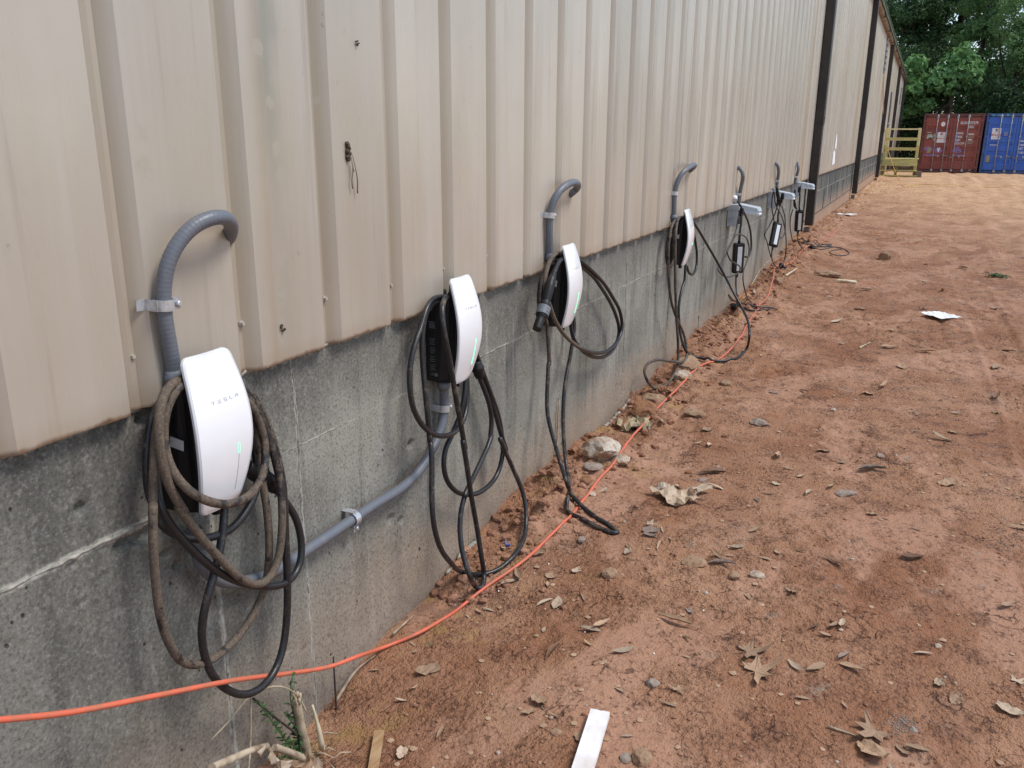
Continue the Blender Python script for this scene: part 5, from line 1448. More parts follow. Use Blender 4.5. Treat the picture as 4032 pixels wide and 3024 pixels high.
def container(x0, y0, zb, label, col, frame, blue):
    t = thing('shipping_container', label, 'shipping container', (x0, y0, zb), 'shipping containers at the end of the yard')
    X = lambda u: x0 + u * CW
    Zv = lambda v: zb + v * CH
    # corrugated side walls and back, flat roof
    mb = MB()
    for xs, sgn in ((x0 + .03, 1), (x0 + CW - .03, -1)):
        V = []; Fs = []; k = 0
        y = y0 + .12; prof = []
        while y < y0 + CL - .2:
            prof += [(0, y), (0, y + .07), (.036, y + .14), (.036, y + .21)]; y += .28
        for d, yy in prof:
            V += [(xs + sgn * d, yy, zb + .16), (xs + sgn * d, yy, zb + CH - .08), (xs + sgn * (d + .004), yy, zb + CH - .08), (xs + sgn * (d + .004), yy, zb + .16)]
        for q in range(len(prof) - 1):
            for e in range(4):
                Fs.append((q * 4 + e, q * 4 + (e + 1) % 4, (q + 1) * 4 + (e + 1) % 4, (q + 1) * 4 + e))
        mb.add(V, Fs)
    mb.box((x0 + CW / 2, y0 + CL / 2, zb + CH - .05), (CW - .14, CL - .2, .03))
    mb.box((x0 + CW / 2, y0 + CL / 2, zb + .12), (CW - .14, CL - .2, .05))
    mb.box((x0 + CW / 2, y0 + CL - .06, zb + CH / 2), (CW - .3, .04, CH - .3))
    obj('body', mb, col, t)
    fr = MB()
    for xs in (x0 + .05, x0 + CW - .05):
        fr.box((xs, y0 + .06, zb + CH / 2), (.10, .12, CH - .24), bev=.008)
        fr.box((xs, y0 + CL - .06, zb + CH / 2), (.10, .12, CH - .24))
        fr.box((xs, y0 + CL / 2, zb + .08), (.09, CL - .36, .15)); fr.box((xs, y0 + CL / 2, zb + CH - .05), (.07, CL - .36, .07))
    fr.box((x0 + CW / 2, y0 + .06, zb + CH - .075), (CW - .36, .12, .13), bev=.008)
    fr.box((x0 + CW / 2, y0 + .06, zb + .075), (CW - .36, .12, .13), bev=.008)
    obj('frame', fr, frame, t)
    for u in (0, 1):
        for v in (0, 1):
            c = MB()
            cx_, cz_ = X(.036 + u * .928), zb + .06 + v * (CH - .12)
            c.box((cx_, y0 + .075, cz_), (.172, .170, .120), bev=.01)
            cc = obj('corner_casting', c, frame, t)
            obj('casting_hole', MB().tube([(cx_, y0 - .0135, cz_), (cx_, y0 - .008, cz_)], .030, 10), MAT['gasket'], cc)
    # two doors, stamped with horizontal troughs
    for s in (0, 1):
        xa = X(.048) if s == 0 else X(.504); xb = X(.496) if s == 0 else X(.952)
        za, zt = zb + .17, zb + CH - .165
        d = MB(); V = []; Fs = []
        H_ = zt - za
        prof = [(0, za)]
        nb = 5 if not blue else 6
        for q in range(1, nb):
            zc = za + H_ * q / nb
            prof += [(0, zc - .075), (.034, zc - .045), (.034, zc + .045), (0, zc + .075)]
        prof.append((0, zt))
        xi, xo = xa + .085, xb - .085
        n = len(prof)
        for (dy, z) in prof:
            V += [(xi, y0 + .022 + dy, z), (xo, y0 + .022 + dy, z)]
        for q in range(n - 1):
            Fs.append((q * 2, q * 2 + 1, q * 2 + 3, q * 2 + 2))
        d.add(V, Fs)
        d.box((xa + .0425, y0 + .032, (za + zt) / 2), (.085, .05, H_)); d.box((xb - .0425, y0 + .032, (za + zt) / 2), (.085, .05, H_))
        d.box((( xi + xo) / 2, y0 + .066, (za + zt) / 2), (xo - xi + .02, .012, H_))
        door = obj('door', d, col, t)
        gk = MB()
        gk.box(((xa + xb) / 2, y0 + .045, zt + .010), (xb - xa, .05, .016)); gk.box(((xa + xb) / 2, y0 + .045, za - .010), (xb - xa, .05, .016))
        obj('gasket', gk, MAT['gasket'], door)
        # locking rods with keepers and handles
        for fu in (.42, .80) if s == 0 else (.15, .55):
            xr = xa + (xb - xa) * fu
            rd = MB().cyl((xr, y0 - .022, zb + .03), (xr, y0 - .022, zb + CH - .04), .017, 8)
            for v in (.06, .30, .62, .93):
                rd.box((xr, y0 - .012, Zv(v)), (.075, .045, .06), bev=.006)
            rd.box((xr, y0 - .026, Zv(.945)), (.10, .06, .10), bev=.015); rd.box((xr, y0 - .026, Zv(.045)), (.10, .06, .08), bev=.015)
            rod = obj('locking_rod', rd, MAT['rod'], door)
            hd = MB().cyl((xr, y0 - .045, Zv(.30 if fu > .4 else .26)), (xr + (.22 if s == 0 else -.22), y0 - .045, Zv(.29)), .012, 6)
            hd.box((xr + (.20 if s == 0 else -.20), y0 - .040, Zv(.285)), (.055, .05, .10), bev=.008)
            obj('rod_handle', hd, MAT['rod'], door)
        for v in (.10, .36, .62, .88):
            hx = xa - .02 if s == 0 else xb + .02
            obj('hinge', MB().box((hx, y0 - .006, Zv(v)), (.13, .028, .065), bev=.006), col, door)
    obj('door_seam', MB().box((X(.5), y0 + .035, zb + CH / 2), (.018, .05, CH - .36)), MAT['gasket'], t)
    return t, X, Zv


def face_print(parent, X, Zv, y, name, uv, mat, th=.003):
    """irregular flat patch of paint or film on the doors (outline in door fractions)"""
    mb = MB().prism([(X(u), Zv(v)) for u, v in uv], lambda a, b, w: (a, w, b), y, y + th)
    return obj(name, mb, mat, parent)


def ftext(parent, X, Zv, y, body, u, v, size, mat, sx=1.0, name='lettering', align='LEFT'):
    M = Matrix.Translation((X(u), y, Zv(v))) @ Matrix.Rotation(PI / 2, 4, 'X')
    return text_mesh(name, body, size, mat, M, parent, .0015, align, sx)


def blob(u, v, ru, rv, seed, n=16, j=.3):
    rr = random.Random(seed)
    return [(u + ru * math.cos(q) * (1 + rr.uniform(-j, j)), v + rv * math.sin(q) * (1 + rr.uniform(-j, j))) for q in np.linspace(0, 2 * PI, n, endpoint=False)]


def dealer_sign(parent, X, Zv, y, u0, u1, v0, v1):
    mb = MB().box((X((u0 + u1) / 2), y, Zv((v0 + v1) / 2)), (X(u1) - X(u0), .004, Zv(v1) - Zv(v0)))
    s = obj('sign', mb, MAT['signwhite'], parent)
    w = u1 - u0; h = v1 - v0; yy = y - .0045
    fl = MB().box((X(u0 + .44 * w), yy, Zv(v0 + .85 * h)), (w * .15 * CW, .003, h * .16 * CH))
    obj('flag_canton', fl, MAT['signblue'], s)
    for q in range(5):
        uu = (.52, .70) if q < 3 else (.365, .70)
        obj('flag_stripe', MB().box((X(u0 + (uu[0] + uu[1]) / 2 * w), yy, Zv(v0 + (.93 - q * .055) * h)), ((uu[1] - uu[0]) * w * CW, .003, h * .027 * CH)), MAT['signred'], s)
    ftext(s, X, Zv, yy, 'JENCO', u0 + .5 * w, v0 + .38 * h, h * .22 * CH, MAT['signred'], 1.15 * w * CW / (h * CH) / .62 * .9, 'sign_lettering', 'CENTER')
    for q, (hh, ww) in enumerate(((.58, .7), (.17, .75))):
        obj('sign_line', MB().box((X(u0 + .5 * w), yy, Zv(v0 + hh * h)), (ww * w * CW, .002, h * .05 * CH)), MAT['logo'], s)
    return s


ZC0 = -.115
YC = 44.5
red, X, Zv = container(1.19, YC, ZC0, 'rust red shipping container with scuffed closed doors beside the wooden steps', MAT['red'], MAT['reddark'], False)
yf = YC + .0175
ftext(red, X, Zv, yf, 'GLDU', .615, .845, .150, MAT['whiteprint'], .78)
ftext(red, X, Zv, yf, '557279', .752, .845, .150, MAT['whiteprint'], .86)
ftext(red, X, Zv, yf, '8', .915, .845, .150, MAT['whiteprint'], .9)
ftext(red, X, Zv, yf, '22G1', .745, .778, .150, MAT['whiteprint'], .8)
for q, w in enumerate(('MGW.', 'TARE.', 'NET', 'CU.CAP.')):
    ftext(red, X, Zv, yf, w, .575, (.672, .612, .558, .502)[q], .125, MAT['whiteprint'], .85)
rr = random.Random(5)
for q in range(6):
    face_print(red, X, Zv, yf, 'number_trace', [(.765 + .01 * (q % 2), .668 - q * .031), (.765 + .095 + rr.uniform(-.02, .02), .668 - q * .031), (.855 + rr.uniform(-.01, .02), .653 - q * .031), (.78, .650 - q * .031)], MAT['tape'] if q % 3 else MAT['whiteprint'])
face_print(red, X, Zv, yf + .002, 'red_patch', blob(.80, .60, .075, .055, 3, j=.2), MAT['redpatch'])
face_print(red, X, Zv, yf, 'round_sticker', [(.335 + .036 * math.cos(q), .825 + .040 * math.sin(q)) for q in np.linspace(0, 2 * PI, 20, endpoint=False)], MAT['signwhite'])
dealer_sign(red, X, Zv, yf - .001, .262, .400, .515, .690)
# spray tag arch and smears
tagp = []
for q in np.linspace(.2, 2.9, 12): tagp.append((.135 + .075 * math.cos(q), .575 + .085 * math.sin(q)))
for q in np.linspace(2.9, .2, 12): tagp.append((.150 + .042 * math.cos(q), .565 + .040 * math.sin(q)))
face_print(red, X, Zv, yf, 'spray_tag', tagp, MAT['tagpaint'])
face_print(red, X, Zv, yf, 'spray_tag', blob(.215, .60, .02, .06, 6, 12, .4), MAT['tagpaint'])
face_print(red, X, Zv, yf, 'spray_tag', blob(.12, .685, .05, .008, 8, 12, .4), MAT['tagpaint'])
for (u, v, ru, rv, sd, mt) in ((.13, .40, .085, .05, 11, 'smear'), (.31, .385, .075, .045, 12, 'smear'), (.59, .585, .05, .085, 13, 'smear'), (.62, .39, .08, .05, 14, 'smear'), (.18, .30, .12, .018, 15, 'smear'), (.66, .305, .10, .014, 16, 'smear'), (.05, .10, .04, .055, 18, 'redpatch')):
    face_print(red, X, Zv, yf + .003, 'smear', blob(u, v, ru, rv, sd, 18, .28), MAT[mt])
face_print(red, X, Zv, yf, 'tape_patch', [(.115, .335), (.185, .345), (.19, .435), (.13, .43)], MAT['tape'])
face_print(red, X, Zv, yf, 'torn_sticker', [(.285, .435), (.315, .42), (.345, .44), (.325, .36), (.305, .355)], MAT['whiteprint'])
face_print(red, X, Zv, yf, 'white_plate', [(.855, .035), (.905, .035), (.905, .06), (.855, .06)], MAT['signwhite'])

blu, X, Zv = container(1.19 + CW + .085, YC + .03, ZC0, 'deep blue shipping container cut off by the right edge of the photo', MAT['blue'], MAT['bluegrey'], True)
yf = YC + .03 + .0175
dealer_sign(blu, X, Zv, yf - .001, .115, .260, .575, .760)
lg = MB()
for r in (.075, .040):
    lg.tube([(X(.345) + r * math.cos(q), yf, Zv(.665) + r * math.sin(q)) for q in np.linspace(.3, 2 * PI, 22)], .008, 5)
obj('round_mark', lg, MAT['logo'], blu)
for q, w in enumerate(('MAX.G.W.', 'TARE', 'NET', 'CUB.CAP.')):
    ftext(blu, X, Zv, yf, w, .575, (.545, .485, .425, .36)[q], .12, MAT['whiteprint'], .78)
ftext(blu, X, Zv, yf, 'HLXU', .62, .86, .15, MAT['whiteprint'], .8) if False else None
face_print(blu, X, Zv, yf, 'tape_patch', [(.06, .195), (.145, .195), (.145, .31), (.075, .31)], MAT['tape'])
for u, ru in ((.10, .025), (.21, .055), (.33, .03)):
    face_print(blu, X, Zv, YC + .03 - .003, 'overspray', blob(u, .972, ru, .014, int(u * 100), 14, .25), MAT['cyan'])
face_print(blu, X, Zv, yf, 'faded_line', [(.11, .475), (.25, .475), (.245, .488), (.115, .49)], MAT['logo'])
con3 = container(1.19 + 2 * (CW + .085), YC + .05, ZC0, 'oxide red shipping container out past the blue one', MAT['red'], MAT['reddark'], False)[0] if False else None

# ------------------------------------------------------------------ wooden steps against the wall
SX0, SX1, SY = .06, 1.20, 33.5
SZ = gh(.6, SY) - .005
st = thing('wooden_steps', 'pale treated timber steps with guard rails against the far wall', 'steps', ((SX0 + SX1) / 2, SY, SZ))
for xs in (SX0 + .05, SX1 - .05):
    obj('post', MB().box((xs, SY + .02, SZ + .53), (.10, .10, 1.06), bev=.006), MAT['pine'], st)
    obj('post_top', MB().box((xs, SY + .019, SZ + 1.06 + .29), (.094, .096, .58), bev=.006), MAT['newpine'], st)
    obj('post', MB().box((xs, SY + 1.25, SZ + .80), (.09, .09, 1.6), bev=.006), MAT['pine'], st)
    obj('stringer', MB().box((xs, SY + .42, SZ + .36), (.045, .80, .20), Matrix.Rotation(.62, 3, 'X'), .004), MAT['pine'], st)
for z, h, mt in ((1.60, .045, 'newpine'), (1.27, .10, 'pine'), (.94, .10, 'pine')):
    obj('rail', MB().box(((SX0 + SX1) / 2, SY - .045, SZ + z), (SX1 - SX0 - .10, .035, h), bev=.004), MAT[mt], st)
obj('fascia', MB().box(((SX0 + SX1) / 2, SY - .046, SZ + .505), (SX1 - SX0 - .02, .038, .17), bev=.004), MAT['pine'], st)
for q in range(7):
    obj('deck_board', MB().box(((SX0 + SX1) / 2, SY + .02 + q * .145, SZ + .605), (SX1 - SX0 + .06, .138, .030), bev=.004), MAT['pine'], st)
for q, (z, ex) in enumerate(((.395, .02), (.215, .08), (.045, .14))):
    obj('tread', MB().box(((SX0 + SX1) / 2 - .02, SY - .12 - q * .05, SZ + z), (SX1 - SX0 + ex, .24, .036), bev=.004), MAT['pine'], st)
obj('support', MB().box(((SX0 + SX1) / 2 - .08, SY + .10, SZ + .29), (.09, .04, .58), bev=.004), MAT['pine'], st)
cb = thing('concrete_block', 'hollow concrete block on the dirt right of the wooden steps', 'concrete block', (1.29, 33.35, gh(1.29, 33.35)))
b0 = Vector((1.29, 33.35, gh(1.29, 33.35)))
mb = MB()
mb.box(b0 + Vector((0, 0, .01)), (.19, .30, .03)); mb.box(b0 + Vector((0, 0, .18)), (.19, .30, .03))
for dy in (-.135, 0, .135): mb.box(b0 + Vector((0, dy, .095)), (.188, .03, .14))
obj('block_shell', mb, MAT['cinder'], cb)
tag(obj('wood_offcut', MB().box((.40, 33.25, gh(.4, 33.25) + .02), (.20, .06, .02), Matrix.Rotation(.2, 3, 'Z')), MAT['newpine']), 'small pale wood offcut on the dirt under the steps', 'offcut')

# yellow cord from the wall over the steps and out across the yard
yp = [(.02, 27.0, 3.2), (.04, 28.5, 2.3), (.09, 30.6, 1.25), (.35, 30.6, .60), (.62, 29.6, .22)]
it_ = DATA['items']['yc']
pts = [(.03, 27.9, 3.15), (.05, 29.3, 2.55), (.10, 31.2, 1.75), (.28, 31.6, 1.05), (.55, 30.6, .50), (.80, 29.2, .17), (it_[0], it_[1], gh(it_[0], it_[1]) + .004), (1.30, 28.6, gh(1.3, 28.6) + .005), (1.9, 28.45, gh(1.9, 28.45) + .005), (2.4, 28.7, gh(2.4, 28.7) + .005), (3.1, 28.6, gh(3.1, 28.6) + .005), (4.0, 28.8, gh(4, 28.8) + .005), (5.5, 28.4, gh(5.5, 28.4) + .004)]
P = relax(spline([(*p, 0) for p in pts], .05), 2)
for p in P:
    p[2] = max(p[2], gh(p[0], p[1]) + .005)
yc_ = tag(obj('yellow_cord', MB().tube([tuple(p[:3]) for p in P], .0105, 6), MAT['yellowcord']), 'thin yellow cord hanging from the far wall and trailing over the dirt', 'cord'); recenter(yc_)

# ------------------------------------------------------------------ trees
def leaf_cloud(centers, n, size, seed, droop=.3, jitter=1.0, shell=.55, heart=False):
    """n folded leaf blades spread through ellipsoid clumps; returns verts, faces"""
    rg = np.random.default_rng(seed)
    C = np.array([c[:3] for c in centers]); Rr = np.array([c[3:6] for c in centers])
    w = (Rr.prod(1)) ** (2 / 3.); w /= w.sum()
    k = rg.choice(len(C), n, p=w)
    d = rg.normal(size=(n, 3)); d /= np.linalg.norm(d, axis=1)[:, None]
    rad = shell + (1 - shell) * rg.random(n) ** .6
    # sub-clumping so the crown breaks into sprays
    sub = rg.normal(size=(len(C), 26, 3)); sub /= np.linalg.norm(sub, axis=2)[:, :, None]
    pick = sub[k, rg.integers(0, 26, n)]
    d = d * .38 + pick * .80; d /= np.linalg.norm(d, axis=1)[:, None]
    pos = C[k] + d * Rr[k] * rad[:, None]
    nrm = d * .5 + rg.normal(size=(n, 3)) * .55 * jitter + np.array([0, 0, .45])
    nrm /= np.linalg.norm(nrm, axis=1)[:, None]
    ax = rg.normal(size=(n, 3)); ax[:, 2] -= droop
    ax -= nrm * (ax * nrm).sum(1)[:, None]; ax /= np.linalg.norm(ax, axis=1)[:, None]
    sd = np.cross(nrm, ax)
    s = size * rg.uniform(.6, 1.3, n)[:, None]
    if heart:
        a0 = pos - ax * s * .45; a1 = pos + ax * s * .55; f = -nrm * s * .10
        V = np.stack([a0, pos - ax * s * .18 + sd * s * .42 - f * 1, pos + ax * s * .15 + sd * s * .33 - f * .8, a1 + f * 1.5,
                      pos + ax * s * .15 - sd * s * .33 - f * .8, pos - ax * s * .18 - sd * s * .42 - f * 1], 1)
        base = (np.arange(n) * 6)[:, None]
        F = np.concatenate([base + np.array([[0, 1, 2, 3]]), base + np.array([[0, 3, 4, 5]])], 0)
        return V.reshape(-1, 3), F
    a0 = pos - ax * s * .5; a1 = pos + ax * s * .5
    V = np.stack([a0, pos + sd * s * .30 + nrm * s * .06, a1, pos - sd * s * .30 + nrm * s * .06], 1)
    F = (np.arange(n) * 4)[:, None] + np.array([[0, 1, 2, 3]])
    return V.reshape(-1, 3), F


def tree(label, base, h, tr, clumps, n, size, mat, seed, lean=(0, 0), name='tree', cat='tree', heart=False, limbs=7, shell=.5):
    bx, by, bz = base
    t = thing(name, label, cat, base, 'trees behind the containers')
    rr = random.Random(seed)
    tp = [(bx + lean[0] * k / 6 + rr.uniform(-.08, .08), by + lean[1] * k / 6 + rr.uniform(-.08, .08), bz - .2 + h * .8 * k / 6) for k in range(7)]
    mb = MB().tube(tp, tr, 9, rfun=lambda u: 1.15 - .85 * u if u > .03 else 1.5)
    for q in range(limbs):
        k = rr.uniform(.3, .95); i_ = int(k * 6); a = Vector(tp[i_])
        c = rr.choice(clumps); e = Vector((c[0] + rr.uniform(-.5, .5) * c[3], c[1] + rr.uniform(-.5, .5) * c[4], c[2] + rr.uniform(-.4, .3) * c[5]))
        mid = (a + e) / 2 + Vector((rr.uniform(-.3, .3), rr.uniform(-.3, .3), rr.uniform(0, .5)))
        P_ = spline([(*a, 0), (*mid, 0), (*e, 0)], .4)
        mb.tube([tuple(p[:3]) for p in P_], tr * .42, 6, rfun=lambda u: 1 - .8 * u)
    obj('trunk', mb, MAT['trunk'], t)
    V, F = leaf_cloud(clumps, n, size, seed, heart=heart, shell=shell)
    cr = np_mesh('crown', V - np.array(base), F, mat, False, t)
    return t


def clumps(cx, cy, z0, z1, rx, ry, n, seed, r0=.8, r1=1.5, taper=.3):
    rr = random.Random(seed); out = []
    for q in range(n):
        k = rr.random(); z = z0 + (z1 - z0) * k
        w = 1 - taper * abs(2 * k - 1) ** 1.5
        a = rr.uniform(0, 2 * PI); u = rr.random() ** .5
        r = rr.uniform(r0, r1)
        out.append((cx + rx * w * u * math.cos(a), cy + ry * w * u * math.sin(a), z, r, r, r * .75))
    return out


def tb(x, y):
    return (x, y, gh(x, y) - .05)


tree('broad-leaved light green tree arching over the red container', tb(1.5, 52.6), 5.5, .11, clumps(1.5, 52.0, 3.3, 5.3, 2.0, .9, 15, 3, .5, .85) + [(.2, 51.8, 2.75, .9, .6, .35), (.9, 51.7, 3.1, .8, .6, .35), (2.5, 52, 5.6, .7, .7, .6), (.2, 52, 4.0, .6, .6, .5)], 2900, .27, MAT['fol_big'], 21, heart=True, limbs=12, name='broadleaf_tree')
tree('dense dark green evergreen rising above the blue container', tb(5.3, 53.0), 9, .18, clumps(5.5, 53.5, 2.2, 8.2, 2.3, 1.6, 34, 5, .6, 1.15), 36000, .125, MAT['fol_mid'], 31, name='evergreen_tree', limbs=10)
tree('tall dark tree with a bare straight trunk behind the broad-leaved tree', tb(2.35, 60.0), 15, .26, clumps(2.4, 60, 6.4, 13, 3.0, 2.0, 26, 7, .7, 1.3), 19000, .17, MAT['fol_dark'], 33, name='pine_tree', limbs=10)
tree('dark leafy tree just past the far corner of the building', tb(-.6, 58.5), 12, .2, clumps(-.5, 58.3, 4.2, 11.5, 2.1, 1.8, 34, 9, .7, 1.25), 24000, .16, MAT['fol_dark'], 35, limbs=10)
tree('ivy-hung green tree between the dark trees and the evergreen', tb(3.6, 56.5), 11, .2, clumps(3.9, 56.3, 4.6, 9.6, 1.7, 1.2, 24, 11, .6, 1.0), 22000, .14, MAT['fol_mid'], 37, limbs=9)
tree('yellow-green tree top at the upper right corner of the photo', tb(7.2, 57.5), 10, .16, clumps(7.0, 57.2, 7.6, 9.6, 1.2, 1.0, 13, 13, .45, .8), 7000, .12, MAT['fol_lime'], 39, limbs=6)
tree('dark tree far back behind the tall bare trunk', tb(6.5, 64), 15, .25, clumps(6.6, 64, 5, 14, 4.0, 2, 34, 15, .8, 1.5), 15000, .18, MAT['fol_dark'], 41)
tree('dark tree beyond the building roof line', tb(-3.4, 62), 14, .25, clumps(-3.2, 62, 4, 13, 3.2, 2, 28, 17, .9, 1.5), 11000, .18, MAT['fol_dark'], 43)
tree('green tree right of the blue container outside the frame edge', tb(10.5, 55), 11, .2, clumps(10.4, 55, 3, 10, 3, 2, 28, 19, .8, 1.4), 12000, .16, MAT['fol_mid'], 45)
tree('slim understory tree in the shade between the wall corner and the red container', tb(.3, 56.2), 5, .07, clumps(.5, 56, 1.2, 3.6, 1.6, .8, 14, 23, .4, .8), 4000, .14, MAT['fol_dark'], 47, limbs=5)
# the unlit wood further back reads as one mass
rg_c = []
rr = random.Random(99)
for q in range(240):
    x = rr.uniform(-14, 26); rg_c.append((x, rr.uniform(66, 74), rr.uniform(-.2, 5.2) if rr.random() < .85 else rr.uniform(5, 11.5), rr.uniform(1.2, 2.2), 1.5, rr.uniform(1.0, 1.6)))
V, F = leaf_cloud(rg_c, 80000, .34, 101, shell=.1)
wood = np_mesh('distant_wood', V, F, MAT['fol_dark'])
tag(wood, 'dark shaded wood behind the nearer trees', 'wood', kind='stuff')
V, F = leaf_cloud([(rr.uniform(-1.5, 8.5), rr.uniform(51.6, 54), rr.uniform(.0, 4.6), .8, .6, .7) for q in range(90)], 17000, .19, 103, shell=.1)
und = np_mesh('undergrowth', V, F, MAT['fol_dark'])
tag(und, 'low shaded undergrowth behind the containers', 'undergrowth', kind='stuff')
# bare branches hanging over the red container
br = MB()
for pts in (((2.4, 51.2, 3.6), (2.1, 51.0, 3.0), (1.4, 51.0, 2.62), (.4, 51, 2.4), (-.2, 51, 2.35)), ((1.9, 51.3, 3.1), (2.4, 51.1, 2.9), (2.7, 51.1, 2.55), (3.3, 51, 2.45)), ((2.9, 51.3, 3.5), (2.5, 51.2, 3.25), (1.3, 51.2, 2.55)), ((3.8, 51.3, 3.1), (3.0, 51.2, 2.72), (2.3, 51.2, 2.75))):
    P_ = spline([(*p, 0) for p in pts], .15)
    br.tube([tuple(p[:3]) for p in P_], .019, 6, rfun=lambda u: 1 - .6 * u)
b_ = tag(obj('bare_branch', br, MAT['trunk']), 'tangle of bare grey branches hanging over the red container roof', 'branches'); recenter(b_)
# ------------------------------------------------------------------ things lying in the dirt
IT = DATA['items']
GPTS = {}


def rest(x, y, r=.02):
    """resting height over a small footprint"""
    q = [(0, 0), (r, 0), (-r, 0), (0, r), (0, -r)]
    return float(np.mean([gh(x + a, y + b) for a, b in q]))


# rocks: the ones the photo singles out
ROCKLAB = [
    ('rock_pale', 'largest pale rock by the wall, the orange cord lying over its side'), ('rock_pale', 'smaller whitish stone wedged right of the largest pale rock'),
    ('rock_red', 'rounded clay-brown rock standing above the crumpled paper'), ('rock_tan', 'flat tan rock just behind the rounded clay-brown one'),
    ('rock_tan', 'jutting tan rock under the cable loop of the farthest white charger'), ('rock_pale', 'white-tipped stone between the cable coil and the orange cord'),
    ('rock_red', 'small orange clod inside the cable coil on the ground'), ('rock_tan', 'long flat tan stone right of the orange cord near the crumpled paper'),
    ('rock_grey', 'flat grey stone left of the orange cord beneath the largest pale rock'), ('rock_red', 'brown clod just below the flat grey stone'),
    ('rock_pale', 'tiny white stone beside the orange cord below the largest pale rock'), ('rock_pale', 'pale crusty stone above the torn tan husk'),
    ('rock_tan', 'tan stone right of the white-tipped stone beyond the cord'), ('rock_grey', 'tiny blue-grey stone right of the long flat tan one'),
    ('rock_red', 'little brown stone near the stone with a curled leaf'), ('rock_red', 'brown clod hard against the wall beside the largest pale rock'),
    ('rock_tan', 'knobbly tan stone between the leaves in the middle of the foreground'), ('rock_grey', 'dark grey stone with a leaf stuck behind it'),
    ('rock_tan', 'flat ochre stone right of centre on the clay'), ('rock_grey', 'grey lump like a walnut in the foreground clay'),
    ('rock_tan', 'half buried tan stone at the bottom edge right of the white board'), ('rock_grey', 'small grey stone beside the half buried tan one'),
    ('rock_tan', 'flat brown stone left of the white board'), ('rock_tan', 'small ochre stone near the large lobed leaves'), ('rock_pale', 'pale pebble right of the small ochre stone'),
    ('rock_tan', 'lone upright rock out in the yard beyond the last coil of cable'), ('rock_grey', 'long grey stone at the left of the open clay'),
    ('rock_tan', 'low tan stone midway between the cord and the white paper'), ('rock_tan', 'tan stone by the wall below the plug-in chargers'),
    ('rock_pale', 'small white pebble on the open clay'), ('rock_tan', 'broken pale clay lump beside the bright splinters'),
    ('rock_pale', 'white pebble at the right side of the foreground'), ('rock_grey', 'flat grey-white stone in the right foreground'),
    ('rock_grey', 'grey egg-shaped stone far right of the leaves'), ('rock_grey', 'grey pebble near the sandy patch in the right foreground'), ('rock_red', 'orange pebble near the sandy patch in the right foreground')]
FLAT = {25: 1.25, 3: .6, 7: .35, 8: .35, 18: .45, 20: .6, 22: .35, 26: .45, 27: .45, 30: .4, 32: .35}
for q, (x, y, w) in enumerate(IT['rock']):
    mt, lb = ROCKLAB[q]
    hgt = w * FLAT.get(q, .72)
    z = rest(x, y, w * .3)
    V, Fs = lump((0, 0, 0), (w * .66, w * .72 if q not in (4, 5) else w * .95, hgt * .58), 200 + q, 3 if w > .05 else 2, .22)
    mb = MB().add([(a + x, b + y, c + z + hgt * .17) for a, b, c in V], Fs)
    o = tag(obj('rock', mb, MAT[mt]), lb, 'rock', 'stones lying on the clay'); recenter(o)


